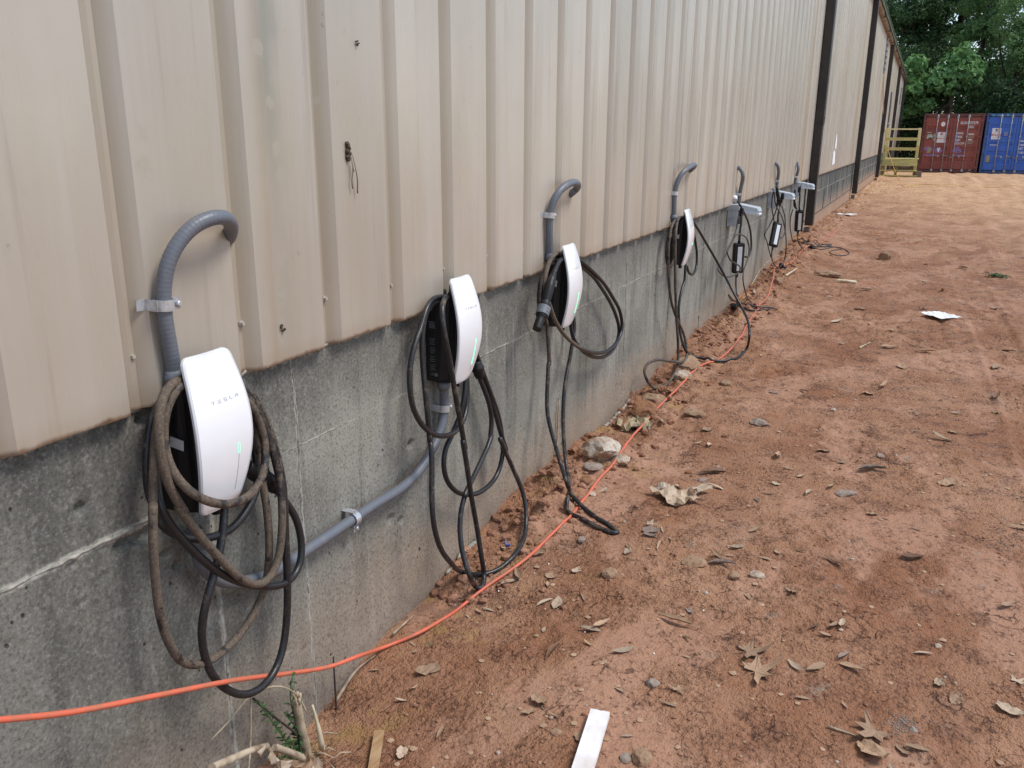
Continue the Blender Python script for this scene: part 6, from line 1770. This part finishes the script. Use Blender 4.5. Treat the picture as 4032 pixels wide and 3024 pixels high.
# dry leaves ------------------------------------------------------
def leaf_mesh(kind, seed, mat):
    rr = random.Random(seed)
    V = []; Fs = []
    if kind == 'lance':
        n = 9; wid = rr.uniform(.22, .36); curl = rr.uniform(-.5, .9); roll = rr.uniform(.1, .5); bend = rr.uniform(-.25, .25); tw = rr.uniform(-.7, .7)
        for i_ in range(n):
            t = i_ / (n - 1); u = t - .5
            w = wid * (math.sin(PI * min(1, t * 1.02)) ** .75) * (1 - .25 * t) * (1 + rr.uniform(-.14, .14)) * .5
            zc = curl * u * u * .6 + rr.uniform(-.008, .008); yc_ = bend * u * u
            lift = roll * w * 1.6
            a_ = tw * u
            for s_ in (-1, -.5, 0, .5, 1):
                dz = lift * abs(s_) ** 1.5
                V.append((u, yc_ + s_ * w * math.cos(a_) , zc + dz + s_ * w * math.sin(a_) + .10))
        for i_ in range(n - 1):
            for k in range(4):
                a = i_ * 5 + k
                Fs.append((a, a + 1, a + 6, a + 5))
        # stalk
        b = len(V); z0 = V[2][2]
        V += [(-.5, .008, z0), (-.5, -.008, z0), (-.64, -.006 + bend * .2, z0 - .04), (-.64, .006 + bend * .2, z0 - .04)]
        Fs.append((b, b + 1, b + 2, b + 3))
    elif kind == 'lobed':
        # palmate leaf: ring profile with lobes, two rings so that it can cup
        lob = 5; pts = []
        for k in range(lob):
            a = -PI * .62 + k * PI * 1.24 / (lob - 1)
            R1 = (.62, .56, .66, .56, .42)[k] * rr.uniform(.85, 1.1) * (1.15 if k == 2 else 1)
            pts += [(a - .17, R1 * .70), (a - .05, R1 * .93), (a + .03, R1), (a + .17, R1 * .66), (a + PI * .155, .27)]
        cup = rr.uniform(.3, .8)
        V.append((0, 0, .06))
        m_ = len(pts)
        for f in (.5, 1.0):
            for a, r_ in pts:
                r2 = r_ * f
                V.append((r2 * math.cos(a), r2 * math.sin(a), .06 + cup * r2 * r2 * rr.uniform(.3, 1.1)))
        for k in range(m_ - 1):
            Fs.append((0, 1 + k, 2 + k)); Fs.append((1 + k, 1 + m_ + k, 2 + m_ + k, 2 + k))
        b = len(V)
        V += [(0, .009, .055), (0, -.009, .055), (-.42, -.05, .02), (-.42, -.035, .02)]
        Fs.append((b, b + 1, b + 2, b + 3))
    else:   # broad crumpled leaf fragment
        n = 7
        wid = rr.uniform(.5, .75); cr = rr.uniform(.10, .3)
        for i_ in range(n):
            t = i_ / (n - 1); u = t - .5
            w = wid * math.sin(PI * (.08 + .86 * t)) ** .6 * .5 * (1 + rr.uniform(-.2, .2))
            for k, s_ in enumerate((-1, -.5, 0, .5, 1)):
                V.append((u + rr.uniform(-.03, .03), s_ * w, .07 + cr * (abs(s_) * .6 + rr.uniform(-.35, .35)) * .6 + u * u * cr))
        for i_ in range(n - 1):
            for k in range(4):
                a = i_ * 5 + k
                Fs.append((a, a + 1, a + 6, a + 5))
    me = bpy.data.meshes.new('fallen_leaf')
    m_ = len(V)
    top = [tuple(v) for v in V]
    bot = [(x, y, z - .012) for x, y, z in V]
    me.from_pydata(top + bot, [], Fs + [tuple(k + m_ for k in reversed(f)) for f in Fs])
    me.polygons.foreach_set('use_smooth', [False] * len(me.polygons))
    me.materials.append(MAT[mat]); me.update()
    return me


LEAF = {('lance', m): [leaf_mesh('lance', 300 + 10 * k + s, m) for s in range(5)] for k, m in enumerate(('leaf_tan', 'leaf_pale', 'leaf_brown', 'leaf_grey'))}
LEAF.update({('lobed', m): [leaf_mesh('lobed', 400 + 10 * k + s, m) for s in range(3)] for k, m in enumerate(('leaf_tan', 'leaf_pale'))})
LEAF.update({('broad', m): [leaf_mesh('broad', 500 + 10 * k + s, m) for s in range(4)] for k, m in enumerate(('leaf_tan', 'leaf_pale', 'leaf_brown', 'leaf_grey'))})
COLN = {'leaf_tan': 'tan', 'leaf_pale': 'pale buff', 'leaf_brown': 'dark brown', 'leaf_grey': 'grey-brown'}
KINDN = {'lance': 'long pointed', 'lobed': 'lobed', 'broad': 'broad crumpled'}


def put_leaf(x, y, s, kind, mat, label=None, yaw=None, tilt=.22):
    me = rnd.choice(LEAF[(kind, mat)])
    o = link(bpy.data.objects.new('fallen_leaf', me))
    s = s * rnd.uniform(.92, 1.08)
    o.location = (x, y, rest(x, y, s * .35) - .025 * s + .002)
    o.scale = (s, s, s)
    o.rotation_euler = (rnd.uniform(-tilt, tilt), rnd.uniform(-tilt, tilt), rnd.uniform(0, 6.28) if yaw is None else yaw)
    tag(o, label, 'leaf', 'dry leaves scattered on the clay')
    if not label: ANON.append((o, KINDN[kind], COLN[mat]))
    return o


ANON = []
MARKS = [((.79, 1.70), 'the white board'), ((.24, 1.54), 'the bare wood strip'), ((1.64, 7.64), 'the white paper'), ((.62, 3.22), 'the torn husk'), ((.184, 3.46), 'the largest pale rock'), ((.145, 4.07), 'the crumpled paper'), ((1.49, 2.09), 'the grey sand patch'), ((.80, 9.0), 'the pale splinter pile'), ((.14, 2.56), 'the blue clip'), ((1.10, 2.15), 'the two large lobed leaves'), ((1.09, 11.16), 'the lone upright rock'), ((2.2, 10.17), 'the green grass tuft'), ((1.14, 6.36), 'the lone pale twig'), ((.587, 9.48), 'the broken clay lump'), ((1.233, 3.57), 'the flat grey-white stone'), ((.75, 4.31), 'the long grey stone'), ((1.014, 7.8), 'the low tan stone'), ((.914, 1.68), 'the half buried tan stone'), ((.56, 2.49), 'the knobbly tan stone')]
ORD = ['closest', 'second closest', 'third closest', 'fourth closest', 'fifth closest', 'sixth closest', 'seventh closest', 'eighth closest', 'ninth closest', 'tenth closest']


def name_leaves():
    """say which leaf is which: by kind, colour and the nearest landmark"""
    sets = {}
    for o, kind, colr in ANON:
        x, y = o.location.x, o.location.y
        (mx, my), mk = min(MARKS, key=lambda q: math.hypot((q[0][0] - x), (q[0][1] - y) * .7))
        side = ('beyond' if y > my else 'in front of') if abs(y - my) * .6 > abs(x - mx) else ('right of' if x > mx else 'left of')
        sets.setdefault((kind, colr, side, mk), []).append((math.hypot(x - mx, y - my), o))
    for (kind, colr, side, mk), l in sets.items():
        l.sort(key=lambda q: q[0])
        for q, (d, o) in enumerate(l):
            rank = '' if len(l) == 1 else ORD[min(q, 9)] + ' '
            o['label'] = '%s%s %s dry leaf %s %s' % (rank, kind, colr, side, mk)


SPECIAL = {(.262, 2.547): ('broad', 'leaf_pale', 'forked buff leaf lying right beside the orange cord below the cable loop')}
LOBED_AT = []
for q, (x, y, s) in enumerate(IT['leaf']):
    kind = rnd.choices(('lance', 'broad', 'lobed'), (.56, .32, .12))[0]
    mat = rnd.choices(('leaf_tan', 'leaf_pale', 'leaf_brown', 'leaf_grey'), (.52, .34, .07, .07))[0]
    if kind == 'lobed' and mat not in ('leaf_tan', 'leaf_pale'): mat = 'leaf_tan'
    if s > .095: kind = 'lance'
    if kind == 'broad' and s > .06 and mat in ('leaf_grey', 'leaf_brown'): mat = 'leaf_tan'
    put_leaf(x, y, s * 1.08, kind, mat)
# two big lobed leaves in the right foreground and a star leaf below them
for (px, py, s, lb) in ((1.066, 2.225, .100, 'upper of the two largest lobed tan leaves close together in the right foreground'), (1.105, 2.135, .108, 'lower of the two largest lobed tan leaves close together in the right foreground'), (1.42, 2.03, .095, 'spread lobed leaf over the sandy patch in the right foreground')):
    put_leaf(px, py, s, 'lobed', 'leaf_tan', lb, tilt=.12)
# smaller ones that fill the yard
for q in range(70):
    y = 1.5 + 9 * rnd.random() ** 1.6; x = .25 + (1.4 + y * .33) * rnd.random()
    kind = rnd.choices(('lance', 'broad'), (.6, .4))[0]
    mat = rnd.choices(('leaf_tan', 'leaf_pale', 'leaf_brown', 'leaf_grey'), (.5, .26, .14, .10))[0]
    put_leaf(x, y, rnd.uniform(.025, .06), kind, mat)

name_leaves()

# gravel, clods and leaf crumbs: more than anyone could count
def scatter(name, n, posf, sizef, mats, label, cat, seed, flat=.7, sub=1):
    rg = np.random.default_rng(seed)
    base = []
    for s in range(8):
        V, Fs = lump((0, 0, 0), (1, 1, flat), seed + s, sub, .3)
        base.append((np.array(V), np.array(Fs)))
    VV = []; FF = []; off = 0
    XY = np.array([posf(rg) for _ in range(n)]); S = np.array([sizef(rg) for _ in range(n)])
    Zs = ground_height(XY[:, 0], XY[:, 1])
    for q in range(n):
        V, Fs = base[q % 8]
        a = rg.uniform(0, 6.28); c, s = math.cos(a), math.sin(a)
        P = np.stack([V[:, 0] * c - V[:, 1] * s, V[:, 0] * s + V[:, 1] * c, V[:, 2]], 1) * S[q] * .5
        P += (XY[q, 0], XY[q, 1], Zs[q] + S[q] * .12)
        VV.append(P); FF.append(Fs + off); off += len(V)
    o = np_mesh(name, np.vstack(VV), np.vstack(FF), mats, False, None, 3)
    return tag(o, label, cat, kind='stuff')


def wall_band(rg):
    y = 2.2 + 9.5 * rg.random() ** 1.3
    return (abs(rg.normal(.10, .13)) + .01, y)


def yard(rg):
    y = 1.3 + 14 * rg.random() ** 1.7
    return (.2 + (1.3 + y * .36) * rg.random(), y)


scatter('clay_clods', 2300, wall_band, lambda rg: .007 + .046 * rg.random() ** 3.6, MAT['clod'], 'crumbled clay clods heaped along the foot of the wall', 'clay clods', 601)
scatter('yard_crumbs', 5200, yard, lambda rg: .004 + .013 * rg.random() ** 3, MAT['clod'], 'loose crumbs of clay over the yard', 'clay crumbs', 611)
scatter('gravel', 700, lambda rg: wall_band(rg) if rg.random() < .35 else yard(rg), lambda rg: .005 + .013 * rg.random() ** 3, MAT['rock_pale'], 'pale gravel specks scattered in the clay', 'gravel', 621)
scatter('leaf_crumbs', 900, yard, lambda rg: .008 + .018 * rg.random() ** 2, MAT['leaf_tan'], 'broken bits of dry leaf trodden into the clay', 'leaf litter', 631, .18)
scatter('far_litter', 900, lambda rg: (.05 + abs(rg.normal(0, .5)), 13 + 18 * rg.random()), lambda rg: .02 + .028 * rg.random() ** 2, MAT['leaf_brown'], 'dry leaf litter along the foot of the far wall', 'leaf litter', 641, .12)
scatter('sand_patch', 260, lambda rg: (1.485 + rg.normal(0, .018), 2.085 + rg.normal(0, .02)), lambda rg: .003 + .003 * rg.random(), MAT['rock_grey'], 'little patch of coarse grey sand in the right foreground', 'sand', 651)
for q, (x, y) in enumerate(((.515, 2.345), (.59, 2.17), (.9, 2.4), (.82, 2.12), (.235, 2.29), (.33, 2.5))):
    V, Fs = lump((x, y, gh(x, y) + .002), (.0035, .0045, .0035), 700 + q, 1)
    o = tag(obj('foam_bead', MB().add(V, Fs), MAT['foam']), 'tiny white foam bead on the clay ' + ('beside the orange cord', 'right of the orange cord among leaves', 'left of the lobed leaves', 'in front of the lobed leaves', 'under the black cable loop', 'just past the black cable loop')[q], 'foam bead', 'white foam beads'); recenter(o)


def board(name, a, b, w, th, mat, label, cat, end=0.0):
    a = Vector(a); b = Vector(b); d = (b - a).normalized(); L = (b - a).length
    up = Vector((0, 0, 1)); s = d.cross(up).normalized(); up = s.cross(d)
    rot = Matrix((s, d, up)).transposed()
    mb = MB()
    # slightly ragged end: several strips of unequal length
    k = 5
    for q in range(k):
        e = end * rnd.uniform(0, 1)
        mb.box((a + b) / 2 - d * (e / 2) + s * (w * ((q + .5) / k - .5)) + up * (th / 2 + .0003 * (q % 2)), (w / k, L - e, th), rot)
    o = tag(obj(name, mb, mat), label, cat); recenter(o); return o


f0 = Vector(IT['foam']); f1 = Vector(IT['foam0']); fb = Vector(IT['foam1']) + Vector((.02, -.12, 0))
mid = (f0 + f1) / 2
g0 = max(gh(mid.x, mid.y), gh(fb.x, fb.y)) + .004
board('white_board', (fb.x + .005, fb.y, g0), (mid.x, mid.y, g0 + .002), .050, .016, MAT['foam'], 'white foam board strip lying on the clay at the bottom edge', 'board', .004)
w0 = (Vector(IT['wood_a']) + Vector(IT['wood_b'])) / 2; w1 = Vector(IT['wood_c']) + Vector((.03, -.06, 0))
board('wood_lath', (w1.x, w1.y, gh(w1.x, w1.y) + .006), (w0.x, w0.y, gh(w0.x, w0.y) + .010), .027, .006, MAT['lath'], 'flat strip of bare wood on the clay left of the white board', 'wood strip', .002)
# sheet of white paper, rumpled
def sheet(name, cx_, cy_, sx_, sy_, amp, mat, label, cat, yaw, n=9, seed=1, z=.006, cut=.0):
    rg = random.Random(seed); V = []; Fs = []
    for i_ in range(n):
        for j_ in range(n):
            u = i_ / (n - 1) - .5; v = j_ / (n - 1) - .5
            e = 1 - cut * rg.random() if max(abs(u), abs(v)) > .49 else 1
            x = u * sx_ * e; y = v * sy_ * e
            X_ = cx_ + x * math.cos(yaw) - y * math.sin(yaw); Y_ = cy_ + x * math.sin(yaw) + y * math.cos(yaw)
            V.append((X_, Y_, gh(cx_, cy_) + z + amp * rg.random()))
    m_ = len(V)
    for i_ in range(n - 1):
        for j_ in range(n - 1):
            a = i_ * n + j_
            Fs.append((a, a + n, a + n + 1, a + 1)); Fs.append((m_ + a, m_ + a + 1, m_ + a + n + 1, m_ + a + n))
    V += [(x, y, z_ - .0012) for x, y, z_ in V]
    o = tag(obj(name, MB().add(V, Fs), mat), label, cat); recenter(o); return o


pp = IT['paper']
sheet('paper', pp[0], pp[1], .20, .26, .009, MAT['paper'], 'white sheet of paper lying flat on the open clay', 'paper', .7, seed=4, z=.010)
cr_ = IT['crumple']
sheet('crumpled_paper', cr_[0] + .01, cr_[1], .19, .17, .050, MAT['kraft'], 'crumpled buff paper lump below the rounded clay-brown rock', 'paper', .5, 10, 7, .008, .35)
to = IT['torn']
sheet('torn_husk', to[0] - .02, to[1], .16, .20, .028, MAT['leaf_pale'], 'large torn tan husk curled on the clay beyond the bare stones', 'husk', .9, 8, 12, .008, .6)
sheet('torn_husk', to[0] + .05, to[1] + .11, .05, .13, .035, MAT['leaf_pale'], 'narrow upturned flap of the torn tan husk', 'husk', -.5, 6, 13, .012, .5)
fs_ = IT['foamstick']
sheet('foam_scrap', fs_[0] + .1, fs_[1] - .2, .20, .35, .03, MAT['paper'], 'pale flat scrap on the dirt just past the first downspout', 'scrap', -1.1, 5, 14, .012, .4)
sp_ = IT['splint']
for q, (dx, dy, L, a) in enumerate(((0, 0, .20, 1.35), (.03, -.03, .16, 1.75), (-.05, .03, .14, 1.2))):
    x, y = sp_[0] + dx, sp_[1] + dy; d = Vector((math.sin(a), math.cos(a), 0)) * L / 2
    c = Vector((x, y, gh(x, y) + .012))
    o = tag(obj('splinter', MB().tube([c - d, c - d * .3 + Vector((0, 0, .01)), c + d], .011, 5, rfun=lambda u: .3 + 1.2 * u), MAT['splinter']), ('longest', 'middle', 'shortest')[q] + ' pale wood splinter in the small bright pile out on the clay', 'splinter', 'bright wood splinters'); recenter(o)
cl_ = IT['clip']
mb = MB().box((cl_[0], cl_[1], gh(cl_[0], cl_[1]) + .006), (.020, .007, .008), Matrix.Rotation(.5, 3, 'Z'), .002)
mb.box((cl_[0] - .012, cl_[1] + .006, gh(cl_[0], cl_[1]) + .010), (.006, .020, .006), Matrix.Rotation(.5, 3, 'Z') @ Matrix.Rotation(.5, 3, 'X'), .002)
o = tag(obj('plastic_clip', mb, MAT['bluetape']), 'tiny bent blue plastic clip lying on a leaf by the black cable loop', 'clip'); recenter(o)


def stick(pts, r, label, mat='stick', name='stick', cat='stick', taper=.6, group=None):
    P_ = relax(spline([(*p, 0) for p in pts], .02), 1)
    o = tag(obj(name, MB().tube([tuple(p[:3]) for p in P_], r, 6, rfun=lambda u: 1 - taper * u), MAT[mat]), label, cat, group)
    return recenter(o)


s1, s2 = IT['stick1'], IT['stick2']
stick([(.03, s1[1], gh(.03, s1[1]) + .02), (.035, (s1[1] + s2[1]) / 2, gh(.035, 1.75) + .045), (.03, s2[1] + .02, gh(.03, s2[1]) + .012)], .0055, 'dry stick leaning along the foot of the wall, nearer of the two')
s1, s2 = IT['stick3'], IT['stick4']
stick([(.03, s1[1], gh(.03, s1[1]) + .015), (.035, s2[1] + .02, gh(.035, s2[1]) + .02)], .005, 'dry stick along the foot of the wall, farther of the two')
k_ = IT['stake']
stick([(.035, k_[1], gh(.035, k_[1]) - .02), (.033, k_[1] + .004, gh(.03, k_[1]) + .17)], .0032, 'thin dark upright twig stuck in the soil by the wall', 'darkstem', taper=.3)
v0, v1 = IT['vine'], IT['vineb']
stick([(.012, v1[1], gh(.012, v1[1])), (.010, 3.36, .16), (.010, v0[1], v0[2])], .005, 'dead vine stem clinging to the wall between cables of the third charger', 'bark', taper=.4)
t_ = IT['twig']
stick([(t_[0] - .03, t_[1] - .10, gh(t_[0] - .03, t_[1] - .1) + .008), (t_[0] + .03, t_[1] + .14, gh(t_[0] + .03, t_[1] + .14) + .012)], .008, 'pale twig lying alone on the open clay')
t_ = IT['twig2']
stick([(t_[0] - .03, t_[1], gh(t_[0], t_[1]) + .006), (t_[0] + .05, t_[1] - .004, gh(t_[0] + .05, t_[1]) + .005)], .0035, 'short grey twig with a bead at one end in the right foreground', 'bark')
stick([(.26, 8.75, gh(.26, 8.75) + .01), (.31, 9.2, gh(.31, 9.2) + .05)], .012, 'pale splinter standing in the soil near the plug-in chargers', 'splinter')
stick([(.02, 8.2, gh(.02, 8.2)), (.05, 8.6, gh(.05, 8.6) + .14), (.12, 9.1, gh(.12, 9.1) + .16), (.2, 9.4, gh(.2, 9.4) + .08)], .005, 'thin pale grass stalk arching against the wall by the socket boxes', 'stick', taper=.5)

# dead plant heap and weed in the near corner
BK = [(0.17, 1.065, 0.157), (0.16, 1.15, 0.119), (0.155, 1.201, 0.096), (0.15, 1.248, 0.068), (0.15, 1.27, 0.048), (0.16, 1.316, 0.0), (0.16, 1.355, -0.043), (0.16, 1.202, 0.08), (0.155, 1.241, 0.08)]
HK = [(0.17, 1.342, -0.045), (0.18, 1.367, -0.064), (0.18, 1.275, 0.014), (0.17, 1.245, 0.04)]
b1 = IT['bend']; bl = IT['bendL']; bb = IT['bendB']
heap_g = lambda x, y: gh(x, y)
def near(*p): return tuple(p)
stick([(.03, bl[1], bl[2]), (.04, 1.25, .10), (.05, b1[1], b1[2] + .045), (.07, 1.37, .125), (.09, 1.42, .08), (.10, 1.45, .0)], .0026, 'thin pale bent stem arching over the weed', taper=.2)
stick([(.05, b1[1], b1[2] + .04), (.08, 1.26, -.0), (.11, 1.19, -.10)], .0026, 'pale straight stem dropping from the arching one', taper=.1)
stick([(.05, b1[1] + .005, b1[2] + .03), (.07, 1.37, .03), (.09, 1.42, -.05), (.10, 1.45, -.14)], .0032, 'dark red-brown stem under the arching pale one', 'darkstem', taper=.2)
bk = [W_ for W_ in ()]
stick([BK[0], BK[1], BK[2], BK[3]], .0098, 'thick bleached bark strip across the bottom of the wall', 'bark', 'bark_strip', 'bark', .25)
stick([BK[4], BK[5], BK[6], (.18, 1.41, -.13)], .0088, 'bleached bark strip sloping down right behind the thick one', 'bark', 'bark_strip', 'bark', .2)
stick([BK[7], BK[8]], .011, 'short pointed chip of bark standing on the thick strip', 'bark', 'bark_strip', 'bark', .75)
for pts, lb in (([(.15, 1.285, -.14), (.15, 1.29, -.06), BK[3]], 'upright dry stem carrying the thick bark strip'), ([(.165, 1.13, -.15), (.168, 1.10, -.04), (.17, 1.085, .03)], 'leaning dry stem under the left end of the bark strip')):
    stick(pts, .006, lb, 'stick', taper=.2)
ss = IT['stub']
stick([(.03, 1.10, -.09), (.03, 1.06, .0), (.03, 1.02, .055)], .009, 'broken grey stick poking up at the bottom left', 'bark')
st_ = IT['stalktop']
mb = MB()
P_ = spline([(.09, 1.455, -.20, 0), (.09, 1.445, -.10, 0), (.092, 1.43, -.02, 0), (.09, 1.423, .055, 0)], .012)
mb.tube([tuple(p[:3]) for p in P_], .0120, 8, rfun=lambda u: 1.05 - .1 * u + (.22 if .42 < u < .5 else 0))
for q in range(7):
    a = q * .9
    mb.tube([(.09 + .010 * math.cos(a), 1.423 + .010 * math.sin(a), .045), (.09 + .012 * math.cos(a), 1.423 + .012 * math.sin(a), .062 + .012 * rnd.random())], .004, 4)
for q in range(12):
    a = rnd.uniform(0, 6.28)
    mb.tube([(.09, 1.445, -.10 - .02 * rnd.random()), (.09 + .03 * math.cos(a), 1.445 + .03 * math.sin(a), -.13), (.09 + .055 * math.cos(a), 1.445 + .05 * math.sin(a), -.165)], .0018, 4)
o = tag(obj('dead_stalk', mb, MAT['stick']), 'thick cut-off dead stalk with dry roots beside the weed', 'plant'); recenter(o)
stick([(.12, 1.475, -.12), (.115, 1.47, -.05), (.105, 1.466, .015)], .009, 'upright yellow splinter of stalk beside the cut-off dead one', 'splinter', 'stalk_splinter', 'splinter', .7)
for q, (hp, sx_, sy_, yw, lb) in enumerate(((HK[0], .040, .075, .5, 'pinkish tan husk curled beside the bark strip'), (HK[1], .045, .055, 1.2, 'pale tan husk at the foot of the dead plant heap'), (HK[2], .025, .06, -.6, 'narrow curled husk under the weed'), (HK[3], .025, .065, 2.0, 'bent straw-coloured husk in front of the weed'))):
    o = sheet('husk', hp[0], hp[1], sx_, sy_, .03, MAT['leaf_pale'] if q % 2 else MAT['leaf_tan'], lb, 'husk', yw, 5, 30 + q, .0, .3)
    o.location.z = hp[2] - .02
    o.rotation_euler = (.5 - .3 * q, .5, 0)
mb = MB()
for q in range(34):
    x, y = .05 + .13 * rnd.random(), 1.16 + .36 * rnd.random(); a = rnd.uniform(0, 6.28); L = rnd.uniform(.02, .06)
    z = gh(x, y) + .012 + .02 * rnd.random()
    mb.tube([(x, y, z), (x + L * .5 * math.cos(a), y + L * .5 * math.sin(a), z + rnd.uniform(0, .02)), (x + L * math.cos(a), y + L * math.sin(a), z + rnd.uniform(-.01, .02))], .0018, 4)
tag(obj('dead_straw', mb, MAT['stick']), 'tangle of fine dead straw under the weed', 'straw', kind='stuff')
wd = thing('weed', 'small green feathery weed growing at the wall in the near corner', 'weed', (.085, 1.43, -.14))
mb = MB(); lf = MB()
stems = [[(.085, 1.43, -.14), (.083, 1.425, -.03), (.08, 1.415, .07), (.082, 1.425, .118)], [(.085, 1.425, -.14), (.07, 1.38, -.02), (.062, 1.345, .06), (.060, 1.325, .105)], [(.088, 1.43, -.13), (.085, 1.40, -.06), (.09, 1.37, -.035)], [(.09, 1.43, -.13), (.085, 1.42, -.03), (.075, 1.40, .02)], [(.09, 1.41, -.13), (.095, 1.375, -.075), (.10, 1.345, -.06)]]
for q, s_ in enumerate(stems):
    P_ = spline([(*p, 0) for p in s_], .01)
    mb.tube([tuple(p[:3]) for p in P_], .0026, 6, rfun=lambda u: 1 - .5 * u)
    for p in P_[2:]:
        k = 3 if p[2] < .05 else 2
        for _ in range(k):
            a = rnd.uniform(0, 6.28); el = rnd.uniform(-.3, .8); L = rnd.uniform(.010, .026)
            d = Vector((math.cos(a) * math.cos(el), math.sin(a) * math.cos(el), math.sin(el))); s = d.cross(Vector((0, 0, 1))).normalized()
            b = Vector(p[:3]); w = L * .17; u_ = Vector((0, 0, .002))
            lf.add([b, b + d * L * .5 + s * w + u_, b + d * L, b + d * L * .5 - s * w + u_, b + d * L * .5 - u_], [(0, 1, 4), (1, 2, 4), (2, 3, 4), (3, 0, 4), (0, 3, 2, 1)])
obj('stem', mb, MAT['weed'], wd); obj('leaflets', lf, MAT['weed'], wd)
for nm, lb in (('sprout', 'tiny two-leaved green seedling in the bare clay near the orange cord'), ('sprout2', 'tiny green seedling out in the open clay')):
    x, y, _ = IT[nm]; z = gh(x, y); mb = MB().tube([(x, y, z), (x, y, z + .012)], .0012, 5)
    for a in (.4, 3.3):
        d = Vector((math.cos(a), math.sin(a), .4)); s = Vector((-math.sin(a), math.cos(a), 0)); b = Vector((x, y, z + .012))
        mb.add([b, b + d * .008 + s * .004, b + d * .015, b + d * .008 - s * .004, b + d * .008 + Vector((0, 0, -.002))], [(0, 1, 2, 3), (0, 4, 1), (1, 4, 2), (2, 4, 3), (3, 4, 0)])
    o = tag(obj('seedling', mb, MAT['weed']), lb, 'seedling'); recenter(o)
x, y, _ = IT['grass']; mb = MB()
for q in range(26):
    a = rnd.uniform(0, 6.28); L = rnd.uniform(.05, .12); z = gh(x, y)
    bx_, by_ = x + rnd.uniform(-.06, .06), y + rnd.uniform(-.08, .08)
    mb.tube([(bx_, by_, z), (bx_ + L * .4 * math.cos(a), by_ + L * .4 * math.sin(a), z + .035), (bx_ + L * math.cos(a), by_ + L * math.sin(a), z + .012)], .0035, 4)
o = tag(obj('grass_tuft', mb, MAT['weed']), 'flattened tuft of green grass at the right of the yard', 'grass tuft'); recenter(o)
# torn white papers on the far wall
for (y, z, sy_, sz_, lb) in ((15.35, 1.335, .30, .26, 'upper half of the torn white paper on the wall past the first downspout'), (15.28, 1.12, .46, .26, 'lower piece of the torn white paper on the wall past the first downspout')):
    pl = [(-.5, -.5), (.5, -.45), (.32, .1), (.2, .5), (-.1, .5), (-.45, .2)] if z < 1.2 else [(-.4, -.5), (.5, -.45), (.45, .1), (.1, .5), (-.3, .5)]
    mb = MB().prism([(y + u * sy_, z + v * sz_) for u, v in pl], lambda a, b, w: (w, a, b), .030, .0325)
    o = tag(obj('torn_paper', mb, MAT['paper']), lb, 'paper'); recenter(o)
